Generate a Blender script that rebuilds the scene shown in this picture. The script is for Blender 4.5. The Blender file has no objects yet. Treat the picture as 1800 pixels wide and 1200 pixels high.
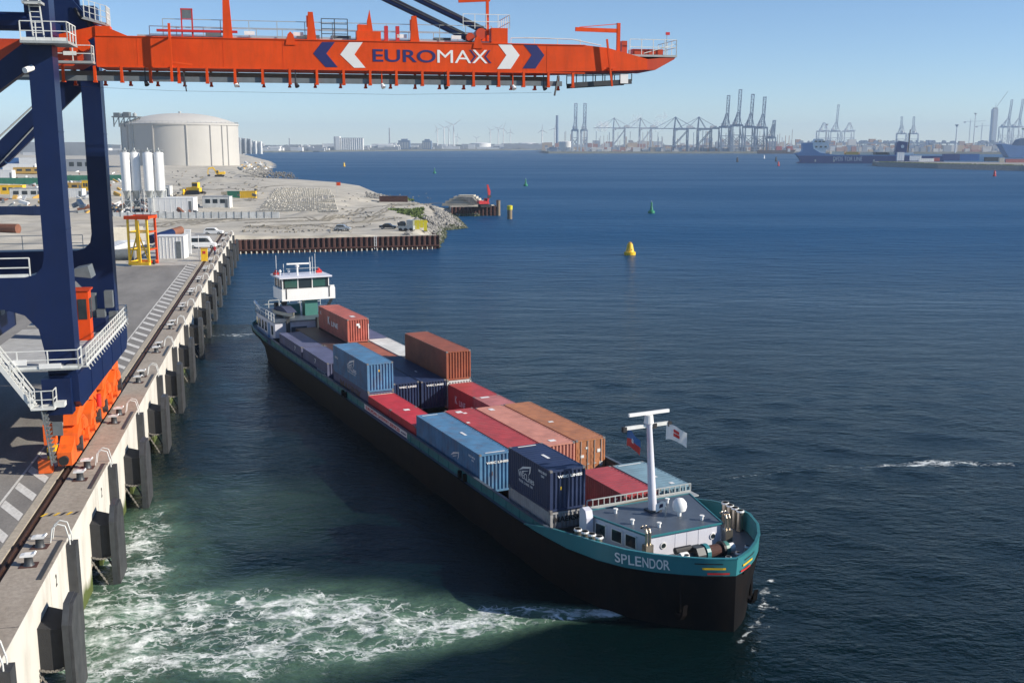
import bpy, math, random
import numpy as np
from mathutils import Matrix, Vector
random.seed(7)
R = math.radians
SC = bpy.context.scene
COL = SC.collection

# ------------------------------------------------------------------ camera, sky, sun, exposure
CAMZ = 25.8                      # metres above the water
FPX, PITCH = 1867.0, 0.184       # focal length in photo pixels (1800 wide), downward pitch
cam_data = bpy.data.cameras.new('camera')
cam = bpy.data.objects.new('camera', cam_data)
COL.objects.link(cam)
cam.location = (0, 0, CAMZ)
cam.rotation_euler = (math.pi / 2 - PITCH, 0, 0)
cam_data.sensor_width = 36
cam_data.lens = 36 * FPX / 1800
cam_data.clip_start = 0.5
cam_data.clip_end = 30000
SC.camera = cam

SUN_DIR = Vector((0.985, -0.175, 0)).normalized()     # horizontal direction TO the sun
SUN_EL = R(27)
world = bpy.data.worlds.new('World')
SC.world = world
world.use_nodes = True
wn = world.node_tree.nodes
wl = world.node_tree.links
wn.clear()
w_out = wn.new('ShaderNodeOutputWorld')
w_bg = wn.new('ShaderNodeBackground')
w_sky = wn.new('ShaderNodeTexSky')
w_sky.sky_type = 'NISHITA'
w_sky.sun_disc = False
w_sky.sun_elevation = SUN_EL
w_sky.sun_rotation = math.atan2(SUN_DIR.x, SUN_DIR.y)
w_sky.altitude = 0
w_sky.air_density = 0.75
w_sky.dust_density = 0.0
w_sky.ozone_density = 4.6
w_bg.inputs['Strength'].default_value = 0.102
wl.new(w_sky.outputs[0], w_bg.inputs[0])
wl.new(w_bg.outputs[0], w_out.inputs[0])
sun_data = bpy.data.lights.new('sun', 'SUN')
sun_data.energy = 5.0
sun_data.angle = R(0.53)
sun_data.color = (1.0, 0.915, 0.79)
sun = bpy.data.objects.new('sun', sun_data)
COL.objects.link(sun)
sd = Vector((SUN_DIR.x * math.cos(SUN_EL), SUN_DIR.y * math.cos(SUN_EL), math.sin(SUN_EL)))
sun.rotation_euler = sd.to_track_quat('Z', 'Y').to_euler()
sun.location = sd * 200
SC.view_settings.view_transform = 'Standard'
SC.view_settings.look = 'None'
SC.view_settings.gamma = 1
SC.view_settings.exposure = 0.45
SC.view_settings.use_curve_mapping = False
SC.cycles.max_bounces = 6
SC.cycles.volume_bounces = 0
SC.cycles.transparent_max_bounces = 48
SC.cycles.volume_step_rate = 4

# ------------------------------------------------------------------ frames of reference
QA = math.atan2(0.2134, 1)                 # the quay: x = seaward, y = along the quay away from us
QO = Vector((-12.13, 0, 0))
SA = math.atan2(-math.sin(2.025), -math.cos(2.025))   # the barge: x = bow, y = port
SO = Vector((2.329, 72.896, 0))
ZQ = 5.3                                   # quay deck above the water
def rotz(v, a):
    c, s = math.cos(a), math.sin(a)
    return Vector((v[0] * c - v[1] * s, v[0] * s + v[1] * c, v[2]))
def Q(t, s, z=0): return QO + rotz((t, s, z), QA)
def S(x, y, z=0): return SO + rotz((x, y, z), SA)
_c, _s = math.cos(PITCH), math.sin(PITCH)
def pixray(px, py):
    x = (px - 900) / FPX; y = (600 - py) / FPX
    return Vector((x, _c + y * _s, -_s + y * _c))
def G(px, py, z=0.0):
    """survey: ground point of height z sighted at a photo position"""
    d = pixray(px, py); k = (z - CAMZ) / d.z
    return Vector((d.x * k, d.y * k, z))
def D(px, py, Y):
    """survey: point sighted at a photo position, Y metres ahead"""
    d = pixray(px, py); k = Y / d.y
    return Vector((d.x * k, Y, CAMZ + d.z * k))
def QP(px, py, s):
    """survey in the quay frame on the plane y = s -> (t, z)"""
    o = rotz(Vector((0, 0, CAMZ)) - QO, -QA); d = rotz(pixray(px, py), -QA)
    k = (s - o.y) / d.y
    return (o.x + k * d.x, o.z + k * d.z)

# ------------------------------------------------------------------ materials
MATS = {}
def pm(name, col, rough=.55, metal=0., var=.12, sc=.6, grime=0., gcol=(.07, .055, .045), gsc=(1.2, 1.2, .18),
       bump=0., bsc=18., spec=.5, rnd=.06, alpha=None, trans=0.):
    m = bpy.data.materials.new(name)
    m.use_nodes = True
    nt = m.node_tree; N = nt.nodes; L = nt.links
    b = N['Principled BSDF']
    b.inputs['Roughness'].default_value = rough
    b.inputs['Metallic'].default_value = metal
    b.inputs['Specular IOR Level'].default_value = spec
    if trans: b.inputs['Transmission Weight'].default_value = trans
    tc = N.new('ShaderNodeTexCoord')
    n1 = N.new('ShaderNodeTexNoise'); n1.inputs['Scale'].default_value = sc; n1.inputs['Detail'].default_value = 7
    n1.inputs['Roughness'].default_value = .62
    L.new(tc.outputs['Object'], n1.inputs['Vector'])
    mr = N.new('ShaderNodeMapRange'); mr.inputs[1].default_value = .3; mr.inputs[2].default_value = .7
    mr.inputs[3].default_value = 1 - var; mr.inputs[4].default_value = 1 + var
    L.new(n1.outputs['Fac'], mr.inputs[0])
    oi = N.new('ShaderNodeObjectInfo')
    mo = N.new('ShaderNodeMapRange'); mo.inputs[3].default_value = 1 - rnd; mo.inputs[4].default_value = 1 + rnd
    L.new(oi.outputs['Random'], mo.inputs[0])
    mu = N.new('ShaderNodeMath'); mu.operation = 'MULTIPLY'
    L.new(mr.outputs[0], mu.inputs[0]); L.new(mo.outputs[0], mu.inputs[1])
    vm = N.new('ShaderNodeVectorMath'); vm.operation = 'SCALE'
    vm.inputs[0].default_value = col[:3]
    L.new(mu.outputs[0], vm.inputs['Scale'])
    out = vm.outputs[0]
    if grime:
        mp = N.new('ShaderNodeMapping'); mp.inputs['Scale'].default_value = gsc
        L.new(tc.outputs['Object'], mp.inputs[0])
        n2 = N.new('ShaderNodeTexNoise'); n2.inputs['Scale'].default_value = 1.6; n2.inputs['Detail'].default_value = 9
        n2.inputs['Roughness'].default_value = .7
        L.new(mp.outputs[0], n2.inputs['Vector'])
        g = N.new('ShaderNodeMapRange'); g.inputs[1].default_value = .48; g.inputs[2].default_value = .78
        g.inputs[4].default_value = grime
        L.new(n2.outputs['Fac'], g.inputs[0])
        mx = N.new('ShaderNodeMix'); mx.data_type = 'RGBA'
        L.new(g.outputs[0], mx.inputs['Factor']); L.new(out, mx.inputs[6]); mx.inputs[7].default_value = (*gcol, 1)
        out = mx.outputs[2]
    L.new(out, b.inputs['Base Color'])
    if bump:
        n3 = N.new('ShaderNodeTexNoise'); n3.inputs['Scale'].default_value = bsc; n3.inputs['Detail'].default_value = 5
        L.new(tc.outputs['Object'], n3.inputs['Vector'])
        bp = N.new('ShaderNodeBump'); bp.inputs['Strength'].default_value = bump; bp.inputs['Distance'].default_value = .05
        L.new(n3.outputs['Fac'], bp.inputs['Height']); L.new(bp.outputs[0], b.inputs['Normal'])
    MATS[name] = m
    return m
pm('orange', (.70, .068, .006), .5, var=.14, sc=.5, grime=.45, gcol=(.26, .04, .01), spec=.25)
pm('orange_dark', (.50, .05, .01), .45, var=.15, sc=.8, grime=.3)
pm('orange_bogie', (.80, .13, .015), .45, var=.14, sc=1.2, grime=.45, gcol=(.12, .04, .02))
pm('navy', (.0065, .017, .068), .38, var=.12, sc=.3, grime=.25, gcol=(.02, .02, .035), spec=.25)
pm('navy_print', (.018, .022, .12), .45, var=.05)
pm('white_print', (.78, .78, .76), .5, var=.05)
pm('galv', (.42, .44, .43), .5, metal=.25, var=.12, sc=2., grime=.2)
pm('white_rail', (.68, .69, .66), .5, var=.1, sc=2., grime=.15)
pm('deck_grey', (.40, .41, .41), .75, var=.12, sc=1.5, grime=.3)
pm('steel_dark', (.06, .065, .07), .5, metal=.3, var=.2, sc=2.)
pm('steel_grey', (.16, .18, .19), .5, metal=.2, var=.15, sc=2., grime=.2)
pm('black', (.018, .018, .02), .6, var=.2, sc=2.)
pm('glass', (.02, .03, .035), .08, var=.05, spec=.8)
pm('glass_green', (.03, .09, .075), .08, var=.1, spec=.8)
pm('red', (.55, .03, .03), .45, var=.1, grime=.15)
pm('yellow', (.85, .52, .02), .45, var=.08, grime=.2, gcol=(.2, .1, .03))
pm('yellow_lime', (.62, .55, .025), .5, var=.08)
pm('white', (.80, .80, .78), .45, var=.05, grime=.12, gcol=(.3, .24, .18))
pm('cream', (.62, .58, .48), .6, var=.08, grime=.2)
pm('rubber', (.02, .02, .021), .75, var=.25, sc=2., bump=.3)
pm('fender_face', (.04, .042, .046), .65, var=.35, sc=1.4, grime=.5, gcol=(.09, .085, .075), bump=.3)
pm('chain', (.25, .23, .20), .6, metal=.5, var=.25, sc=6.)
pm('timber', (.22, .17, .11), .8, var=.25, sc=2.)
pm('rust', (.072, .029, .023), .85, var=.3, sc=1.5, grime=.5, gcol=(.05, .025, .02), bump=.4)
pm('rail_steel', (.07, .035, .025), .6, metal=.3, var=.3, sc=3.)
pm('tank_concrete', (.46, .445, .41), .85, var=.05, sc=.05, grime=.25, gcol=(.38, .36, .32), gsc=(.25, .25, .02), bump=.1, bsc=2.)
pm('tank_roof', (.52, .50, .46), .8, var=.04, sc=.08, grime=.15, gcol=(.45, .43, .4))
pm('rock', (.24, .23, .21), .9, var=.45, sc=.8, bump=.5, bsc=6.)
pm('rock_wet', (.05, .06, .025), .6, var=.5, sc=1., bump=.5, bsc=6.)
pm('sand', (.46, .427, .358), .95, var=.26, sc=.09, grime=.85, gcol=(.27, .245, .20), gsc=(.05, .35, .3), bump=.5, bsc=1.5)
pm('block_grey', (.40, .385, .345), .9, var=.2, sc=.3, grime=.4, gcol=(.25, .24, .21))
pm('sand_dark', (.25, .225, .175), .95, var=.3, sc=.5)
pm('gravel', (.42, .40, .36), .95, var=.3, sc=.6, bump=.6, bsc=3.)
pm('grass', (.09, .13, .03), .9, var=.35, sc=.5, bump=.5, bsc=3.)
pm('teal', (.025, .16, .17), .4, var=.14, sc=.7, grime=.4, gcol=(.02, .06, .06))
pm('teal_bright', (.035, .195, .22), .35, var=.10, sc=.6, grime=.2, gcol=(.03, .10, .10))
pm('hull_black', (.005, .0045, .005), .6, var=.4, sc=.5, grime=.5, gcol=(.026, .015, .010), gsc=(.6, .6, .25), spec=.12)
pm('ship_deck', (.075, .095, .125), .42, var=.15, sc=.6, grime=.3, gcol=(.05, .05, .055))
pm('hold', (.045, .04, .04), .8, var=.3, sc=.8, grime=.5, gcol=(.08, .04, .025))
pm('green_wh', (.06, .20, .17), .4, var=.1)
pm('stain_steel', (.45, .40, .33), .3, metal=.9, var=.1)
pm('lilac_white', (.62, .63, .70), .45, var=.06, grime=.2, gcol=(.25, .2, .17))
pm('tan', (.55, .33, .06), .6, var=.1, grime=.2)
pm('c_green', (.035, .20, .12), .5, var=.12, grime=.3)
pm('c_blue', (.03, .14, .38), .5, var=.12, grime=.3)
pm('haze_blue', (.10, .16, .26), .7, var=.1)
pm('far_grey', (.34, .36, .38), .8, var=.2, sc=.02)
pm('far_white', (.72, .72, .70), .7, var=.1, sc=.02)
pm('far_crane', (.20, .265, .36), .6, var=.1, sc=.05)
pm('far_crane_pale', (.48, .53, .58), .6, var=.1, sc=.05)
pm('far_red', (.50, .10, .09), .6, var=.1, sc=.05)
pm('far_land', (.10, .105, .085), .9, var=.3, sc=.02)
pm('roro_blue', (.025, .055, .20), .45, var=.08, sc=.05)
pm('roro_pale', (.12, .26, .48), .5, var=.06, sc=.05)
pm('buoy_green', (.01, .20, .10), .5, var=.15)
pm('car_silver', (.40, .44, .48), .25, metal=.6, var=.03)
pm('car_dark', (.03, .035, .045), .2, metal=.4, var=.03)
pm('skin', (.45, .28, .2), .6, var=.05)
pm('cloth_blue', (.04, .05, .1), .8, var=.1)
pm('fill_brown', (.20, .08, .045), .8, var=.2)

# ------------------------------------------------------------------ mesh builder
class MB:
    def __init__(s): s.v = []; s.f = []
    def add(s, vs, fs):
        o = len(s.v); s.v += [tuple(v) for v in vs]; s.f += [tuple(i + o for i in f) for f in fs]; return s
    def box(s, x0, x1, y0, y1, z0, z1):
        return s.add([(x0, y0, z0), (x1, y0, z0), (x1, y1, z0), (x0, y1, z0), (x0, y0, z1), (x1, y0, z1), (x1, y1, z1), (x0, y1, z1)],
                     [(0, 3, 2, 1), (4, 5, 6, 7), (0, 1, 5, 4), (1, 2, 6, 5), (2, 3, 7, 6), (3, 0, 4, 7)])
    def bar(s, p, q, w, h=None, up=(0, 0, 1)):
        h = h or w; p = Vector(p); q = Vector(q); d = (q - p).normalized(); u = Vector(up)
        if abs(d.dot(u)) > .98: u = Vector((0, 1, 0))
        r = d.cross(u).normalized() * (w / 2); u = r.cross(d).normalized() * (h / 2)
        vs = [p - r - u, p + r - u, p + r + u, p - r + u, q - r - u, q + r - u, q + r + u, q - r + u]
        return s.add(vs, [(0, 1, 2, 3), (7, 6, 5, 4), (0, 4, 5, 1), (1, 5, 6, 2), (2, 6, 7, 3), (3, 7, 4, 0)])
    def cyl(s, p, q, r0, r1=None, n=12):
        r1 = r0 if r1 is None else r1; p = Vector(p); q = Vector(q); d = (q - p).normalized()
        a = Vector((1, 0, 0)) if abs(d.x) < .9 else Vector((0, 1, 0))
        u = d.cross(a).normalized(); w = d.cross(u)
        vs = []
        for c, r in ((p, r0), (q, r1)):
            for i in range(n):
                t = 2 * math.pi * i / n; vs.append(c + (u * math.cos(t) + w * math.sin(t)) * r)
        fs = [(i, (i + 1) % n, n + (i + 1) % n, n + i) for i in range(n)]
        fs += [tuple(range(n - 1, -1, -1)), tuple(range(n, 2 * n))]
        return s.add(vs, fs)
    def tube(s, pts, r, n=6):
        for a, b in zip(pts[:-1], pts[1:]): s.cyl(a, b, r, n=n)
        return s
    def prism(s, poly, ax, a0, a1):
        """2-D polygon extruded along axis ax (0,1,2); polygon coordinates are the two other axes in order"""
        n = len(poly)
        def P(u, v, w):
            return (w, u, v) if ax == 0 else (u, w, v) if ax == 1 else (u, v, w)
        vs = [P(u, v, a0) for u, v in poly] + [P(u, v, a1) for u, v in poly]
        fs = [tuple(range(n)), tuple(range(2 * n - 1, n - 1, -1))] + [(i, n + i, n + (i + 1) % n, (i + 1) % n) for i in range(n)]
        return s.add(vs, fs)
    def lathe(s, prof, n=16, c=(0, 0, 0)):
        vs = [(c[0] + r * math.cos(2 * math.pi * i / n), c[1] + r * math.sin(2 * math.pi * i / n), c[2] + z) for r, z in prof for i in range(n)]
        fs = []
        for k in range(len(prof) - 1):
            for i in range(n):
                fs.append((k * n + i, k * n + (i + 1) % n, (k + 1) * n + (i + 1) % n, (k + 1) * n + i))
        fs += [tuple(range(n - 1, -1, -1)), tuple(range((len(prof) - 1) * n, len(prof) * n))]
        return s.add(vs, fs)
    def railing(s, pts, h=1.1, post=.05, n_mid=1, step=1.5, rail=.05):
        for a, b in zip(pts[:-1], pts[1:]):
            a = Vector(a); b = Vector(b); L = (b - a).length; k = max(1, round(L / step))
            for i in range(k + 1):
                p = a + (b - a) * i / k; s.bar(p, p + Vector((0, 0, h)), post)
            for j in range(n_mid + 1):
                z = Vector((0, 0, h * (j + 1) / (n_mid + 1))); s.bar(a + z, b + z, rail)
        return s
    def mesh(s, name, mat, smooth=False):
        m = bpy.data.meshes.new(name); m.from_pydata(s.v, [], s.f)
        import bmesh
        bm = bmesh.new(); bm.from_mesh(m); bmesh.ops.recalc_face_normals(bm, faces=bm.faces); bm.to_mesh(m); bm.free()
        mats = mat if isinstance(mat, (list, tuple)) else [mat]
        for k in mats: m.materials.append(MATS[k])
        if smooth:
            m.polygons.foreach_set('use_smooth', [True] * len(m.polygons))
            try: m.set_sharp_from_angle(angle=R(38))
            except Exception: pass
        m.update(); return m
    def build(s, name, mat, parent=None, smooth=False, **kw):
        return link(name, s.mesh(name, mat, smooth), parent, **kw)
OFF = {}
def link(name, mesh, parent=None, label=None, cat=None, group=None, kind=None, loc=None, rz=None):
    o = bpy.data.objects.new(name, mesh); COL.objects.link(o)
    if parent is not None:
        o.parent = parent
        if parent.name in OFF: o.location = OFF[parent.name]
    if loc is not None: o.location = loc
    if rz is not None: o.rotation_euler = (0, 0, rz)
    return tag(o, label, cat, group, kind)
def tag(o, label=None, cat=None, group=None, kind=None):
    for k, v in (('label', label), ('category', cat), ('group', group), ('kind', kind)):
        if v: o[k] = v
    return o
def thing(name, label, cat, loc=(0, 0, 0), rz=0., group=None, off=None):
    o = bpy.data.objects.new(name, None); COL.objects.link(o)
    o.empty_display_size = .5
    o.location = loc; o.rotation_euler = (0, 0, rz)
    if off is not None: OFF[o.name] = (-off[0], -off[1], -off[2])
    return tag(o, label, cat, group)
def copy_tree(o, parent=None):
    c = o.copy(); COL.objects.link(c); c.parent = parent
    for ch in [x for x in KIDS.get(o.name, o.children)]: copy_tree(ch, c)
    return c
KIDS = {}
def text_mesh(txt, w, h, mat, bold=.0, depth=.012, shear=0.):
    cu = bpy.data.curves.new('lettering', 'FONT'); cu.body = txt; cu.size = 1; cu.offset = bold; cu.extrude = .01
    cu.shear = shear
    ob = bpy.data.objects.new('lettering', cu); COL.objects.link(ob)
    dg = bpy.context.evaluated_depsgraph_get(); dg.update()
    m = bpy.data.meshes.new_from_object(ob.evaluated_get(dg))
    bpy.data.objects.remove(ob); bpy.data.curves.remove(cu)
    co = np.empty(len(m.vertices) * 3); m.vertices.foreach_get('co', co); co = co.reshape(-1, 3)
    lo = co.min(0); hi = co.max(0)
    co = (co - (lo + hi) / 2) * np.array([w / (hi[0] - lo[0]), h / (hi[1] - lo[1]), depth / max(1e-6, hi[2] - lo[2])])
    m.vertices.foreach_set('co', co.ravel()); m.polygons.foreach_set('use_smooth', [False] * len(m.polygons)); m.materials.clear(); m.materials.append(MATS[mat]); m.update()
    return m
def place(name, mesh, parent, c, xd, yd, **kw):
    o = link(name, mesh, parent, **kw)
    xd = Vector(xd).normalized(); yd = Vector(yd).normalized(); zd = xd.cross(yd)
    c = Vector(c)
    if parent is not None and parent.name in OFF: c = c + Vector(OFF[parent.name])
    M = Matrix((xd, yd, zd)).transposed().to_4x4(); M.translation = c
    o.matrix_local = M
    return o
ORD = ['first', 'second', 'third', 'fourth', 'fifth', 'sixth', 'seventh', 'eighth', 'ninth', 'tenth', 'eleventh', 'twelfth',
       'thirteenth', 'fourteenth', 'fifteenth', 'sixteenth', 'seventeenth', 'eighteenth', 'nineteenth', 'twentieth']
# ------------------------------------------------------------------ water
def seg_dist(X, Y, pts):
    """distance to a polyline divided by its local half width"""
    best = np.full(X.shape, 1e9)
    for (a, wa), (b, wb) in zip(pts[:-1], pts[1:]):
        ax, ay = a[0], a[1]; dx, dy = b[0] - ax, b[1] - ay; L2 = dx * dx + dy * dy
        t = np.clip(((X - ax) * dx + (Y - ay) * dy) / L2, 0, 1)
        d = np.hypot(X - ax - t * dx, Y - ay - t * dy) / (wa + (wb - wa) * t)
        best = np.minimum(best, d)
    return best
def grade(lo, hi, step, far_lo, far_hi, g=1.22):
    a = list(np.arange(lo, hi + .01, step)); d = step; x = hi; up = []
    while x < far_hi: d *= g; x += d; up.append(min(x, far_hi))
    d = step; x = lo; dn = []
    while x > far_lo: d *= g; x -= d; dn.append(max(x, far_lo))
    return np.array(dn[::-1] + a + up)
def grid_mesh(name, xs, ys, Z, mat):
    nx, ny = len(xs), len(ys)
    X, Y = np.meshgrid(xs, ys)
    co = np.stack([X, Y, Z], -1).reshape(-1, 3)
    i = np.arange(nx * ny).reshape(ny, nx)
    q = np.stack([i[:-1, :-1], i[:-1, 1:], i[1:, 1:], i[1:, :-1]], -1).reshape(-1, 4)
    m = bpy.data.meshes.new(name); m.from_pydata(co.tolist(), [], q.tolist())
    m.polygons.foreach_set('use_smooth', [True] * len(m.polygons))
    m.materials.append(mat); m.update(); return m
def water_material(churned):
    m = bpy.data.materials.new('water_churned' if churned else 'water'); m.use_nodes = True
    nt = m.node_tree; N = nt.nodes; L = nt.links; b = N['Principled BSDF']
    def noise(vec, sc, det=4, ro=.55, dist=0.):
        n = N.new('ShaderNodeTexNoise'); n.inputs['Scale'].default_value = sc; n.inputs['Detail'].default_value = det
        n.inputs['Roughness'].default_value = ro; n.inputs['Distortion'].default_value = dist
        L.new(vec, n.inputs['Vector']); return n
    def mapping(vec, sc, rot=0.):
        n = N.new('ShaderNodeMapping'); n.inputs['Scale'].default_value = sc; n.inputs['Rotation'].default_value = (0, 0, rot)
        L.new(vec, n.inputs['Vector']); return n.outputs[0]
    def math_(op, a, c=None, d=None, clamp=False):
        n = N.new('ShaderNodeMath'); n.operation = op; n.use_clamp = clamp
        for i, v in enumerate((a, c, d)):
            if v is None: continue
            if isinstance(v, (int, float)): n.inputs[i].default_value = v
            else: L.new(v, n.inputs[i])
        return n.outputs[0]
    def rng(v, a, c, d=0., e=1.):
        n = N.new('ShaderNodeMapRange'); n.interpolation_type = 'SMOOTHSTEP'
        for i, k in enumerate((a, c, d, e)):
            if isinstance(k, (int, float)): n.inputs[i + 1].default_value = k
            else: L.new(k, n.inputs[i + 1])
        L.new(v, n.inputs[0]); return n.outputs[0]
    tc = N.new('ShaderNodeTexCoord').outputs['Object']
    af = N.new('ShaderNodeAttribute'); af.attribute_name = 'foam'; foam = af.outputs['Fac']
    ag = N.new('ShaderNodeAttribute'); ag.attribute_name = 'silt'; silt = ag.outputs['Fac']
    # wave relief, metres
    v1 = mapping(tc, (.55, 1.0, 1.), R(14)); v2 = mapping(tc, (.7, 1.1, 1.), R(-22))
    h = math_('MULTIPLY', noise(v1, .2, 3).outputs[0], .09)
    h = math_('MULTIPLY_ADD', noise(v2, .85, 5, .62).outputs[0], .30, h)
    h = math_('MULTIPLY_ADD', noise(v1, 2.4, 3, .65).outputs[0], .15, h)
    # calmer and rougher patches of wind on the open water
    patch = rng(noise(mapping(tc, (.25, 1., 1.), R(5)), .012, 4).outputs[0], .35, .65, .75, 1.12)
    h = math_('MULTIPLY', h, patch)
    sy = N.new('ShaderNodeSeparateXYZ'); L.new(tc, sy.inputs[0]); yy = sy.outputs[1]
    if not churned:                                                   # longer bumps grow farther out, replacing ripple texture lost to bump filtering
        h = math_('MULTIPLY_ADD', math_('MULTIPLY', noise(mapping(tc, (.45, 1., 1.), R(9)), .13, 4, .6).outputs[0], rng(yy, 60., 260., .12, 1.5)), 1., h)
        h = math_('MULTIPLY_ADD', math_('MULTIPLY', noise(mapping(tc, (.35, 1., 1.), R(12)), .33, 4, .6).outputs[0], rng(yy, 50., 200., .05, 1.1)), 1., h)
        h = math_('MULTIPLY_ADD', math_('MULTIPLY', noise(mapping(tc, (.4, 1., 1.), R(4)), .05, 4, .6).outputs[0], rng(yy, 260., 900., .0, 1.0)), 1., h)
    b.inputs['IOR'].default_value = 1.333; b.inputs['Specular Tint'].default_value = (.5, .8, 1., 1); b.inputs['Specular IOR Level'].default_value = .22
    bp = N.new('ShaderNodeBump'); L.new(h, bp.inputs['Height'])
    bp.inputs['Strength'].default_value = .8; bp.inputs['Distance'].default_value = 1.
    L.new(bp.outputs[0], b.inputs['Normal'])
    if not churned:
        mc = N.new('ShaderNodeMix'); mc.data_type = 'RGBA'; L.new(rng(yy, 70., 330.), mc.inputs['Factor'])      # sky reflection painted in: base colour turns bluer farther out
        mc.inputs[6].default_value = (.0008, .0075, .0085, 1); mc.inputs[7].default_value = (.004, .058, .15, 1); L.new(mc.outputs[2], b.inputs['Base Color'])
        L.new(math_('MULTIPLY', rng(yy, 60., 320., .12, .42), rng(patch, .55, 1.15, .8, 1.08)), b.inputs['Roughness'])   # roughness grows farther out, standing in for far ripples that bump filtering flattens
        return m
    # foam lace
    wv = noise(tc, .35, 4, .6); wsc = N.new('ShaderNodeVectorMath'); wsc.operation = 'SCALE'; wsc.inputs['Scale'].default_value = 4.2
    L.new(wv.outputs['Color'], wsc.inputs[0])
    ad = N.new('ShaderNodeVectorMath'); ad.operation = 'ADD'; L.new(tc, ad.inputs[0]); L.new(wsc.outputs[0], ad.inputs[1])
    def lace(scale, sx, ang):
        vo = N.new('ShaderNodeTexVoronoi'); vo.feature = 'DISTANCE_TO_EDGE'; vo.inputs['Scale'].default_value = scale
        L.new(mapping(ad.outputs[0], (sx, 1., 1.), ang), vo.inputs['Vector']); return vo.outputs['Distance']
    n_a = noise(mapping(tc, (.6, 1., 1.), R(-12)), .55, 6, .65).outputs[0]
    n_b = noise(tc, 2.6, 5, .7).outputs[0]
    n_c = noise(mapping(tc, (.6, 1., 1.), R(-8)), .16, 4, .6).outputs[0]
    foam = rng(math_('ADD', foam, math_('MULTIPLY', math_('SUBTRACT', n_c, .5), 1.5)), .36, 1.12)
    silt = math_('MULTIPLY', silt, rng(n_c, .25, .6, .55, 1.))
    lv = math_('MULTIPLY', foam, rng(n_a, .30, .66))                  # where foam gathers
    w1 = math_('MULTIPLY_ADD', lv, .20, .004); w2 = math_('MULTIPLY_ADD', lv, .26, .002)
    l1 = math_('SUBTRACT', 1., rng(lace(.42, .55, R(-12)), 0., w1))
    l2 = math_('SUBTRACT', 1., rng(lace(1.15, .6, R(8)), 0., w2))
    ragged = rng(noise(mapping(tc, (.6, 1., 1.), R(-14)), 1.1, 6, .68).outputs[0], .36, .60)
    def ridge(sc, sx, ang, lo):
        n = noise(mapping(ad.outputs[0], (sx, 1., 1.), ang), sc, 7, .6, .8).outputs[0]
        r = math_('SUBTRACT', 1., math_('MULTIPLY', math_('ABSOLUTE', math_('SUBTRACT', n, .5)), 10.))
        return rng(r, math_('SUBTRACT', lo, math_('MULTIPLY', lv, .50)), 1.)
    lines = math_('MAXIMUM', math_('MAXIMUM', ridge(.22, .5, R(-10), .93), l1), math_('MULTIPLY', l2, .55))
    lines = math_('MULTIPLY', math_('MULTIPLY', lines, rng(foam, .03, .45)), math_('MULTIPLY_ADD', ragged, .9, .10))
    dense = math_('MULTIPLY', rng(math_('ADD', math_('MULTIPLY', ragged, .45), math_('MULTIPLY_ADD', n_b, .3, math_('MULTIPLY', lv, .6))), .92, 1.26), rng(foam, .2, .7))
    fm = math_('MAXIMUM', lines, dense, clamp=True)
    # colour of the water body: deep, greener and milky where it is churned
    def mixc(f, a, c):
        n = N.new('ShaderNodeMix'); n.data_type = 'RGBA'; L.new(f, n.inputs['Factor'])
        for i, k in ((6, a), (7, c)):
            if isinstance(k, tuple): n.inputs[i].default_value = (*k, 1)
            else: L.new(k, n.inputs[i])
        return n.outputs[2]
    deep = (.0008, .0075, .0085)
    sl = math_('MULTIPLY', silt, rng(n_a, .22, .75, .35, 1.))
    body = mixc(sl, deep, (.135, .245, .165))
    L.new(mixc(fm, body, (.80, .84, .82)), b.inputs['Base Color'])
    L.new(math_('MULTIPLY_ADD', fm, .6, .09), b.inputs['Roughness'])
    return m
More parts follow.
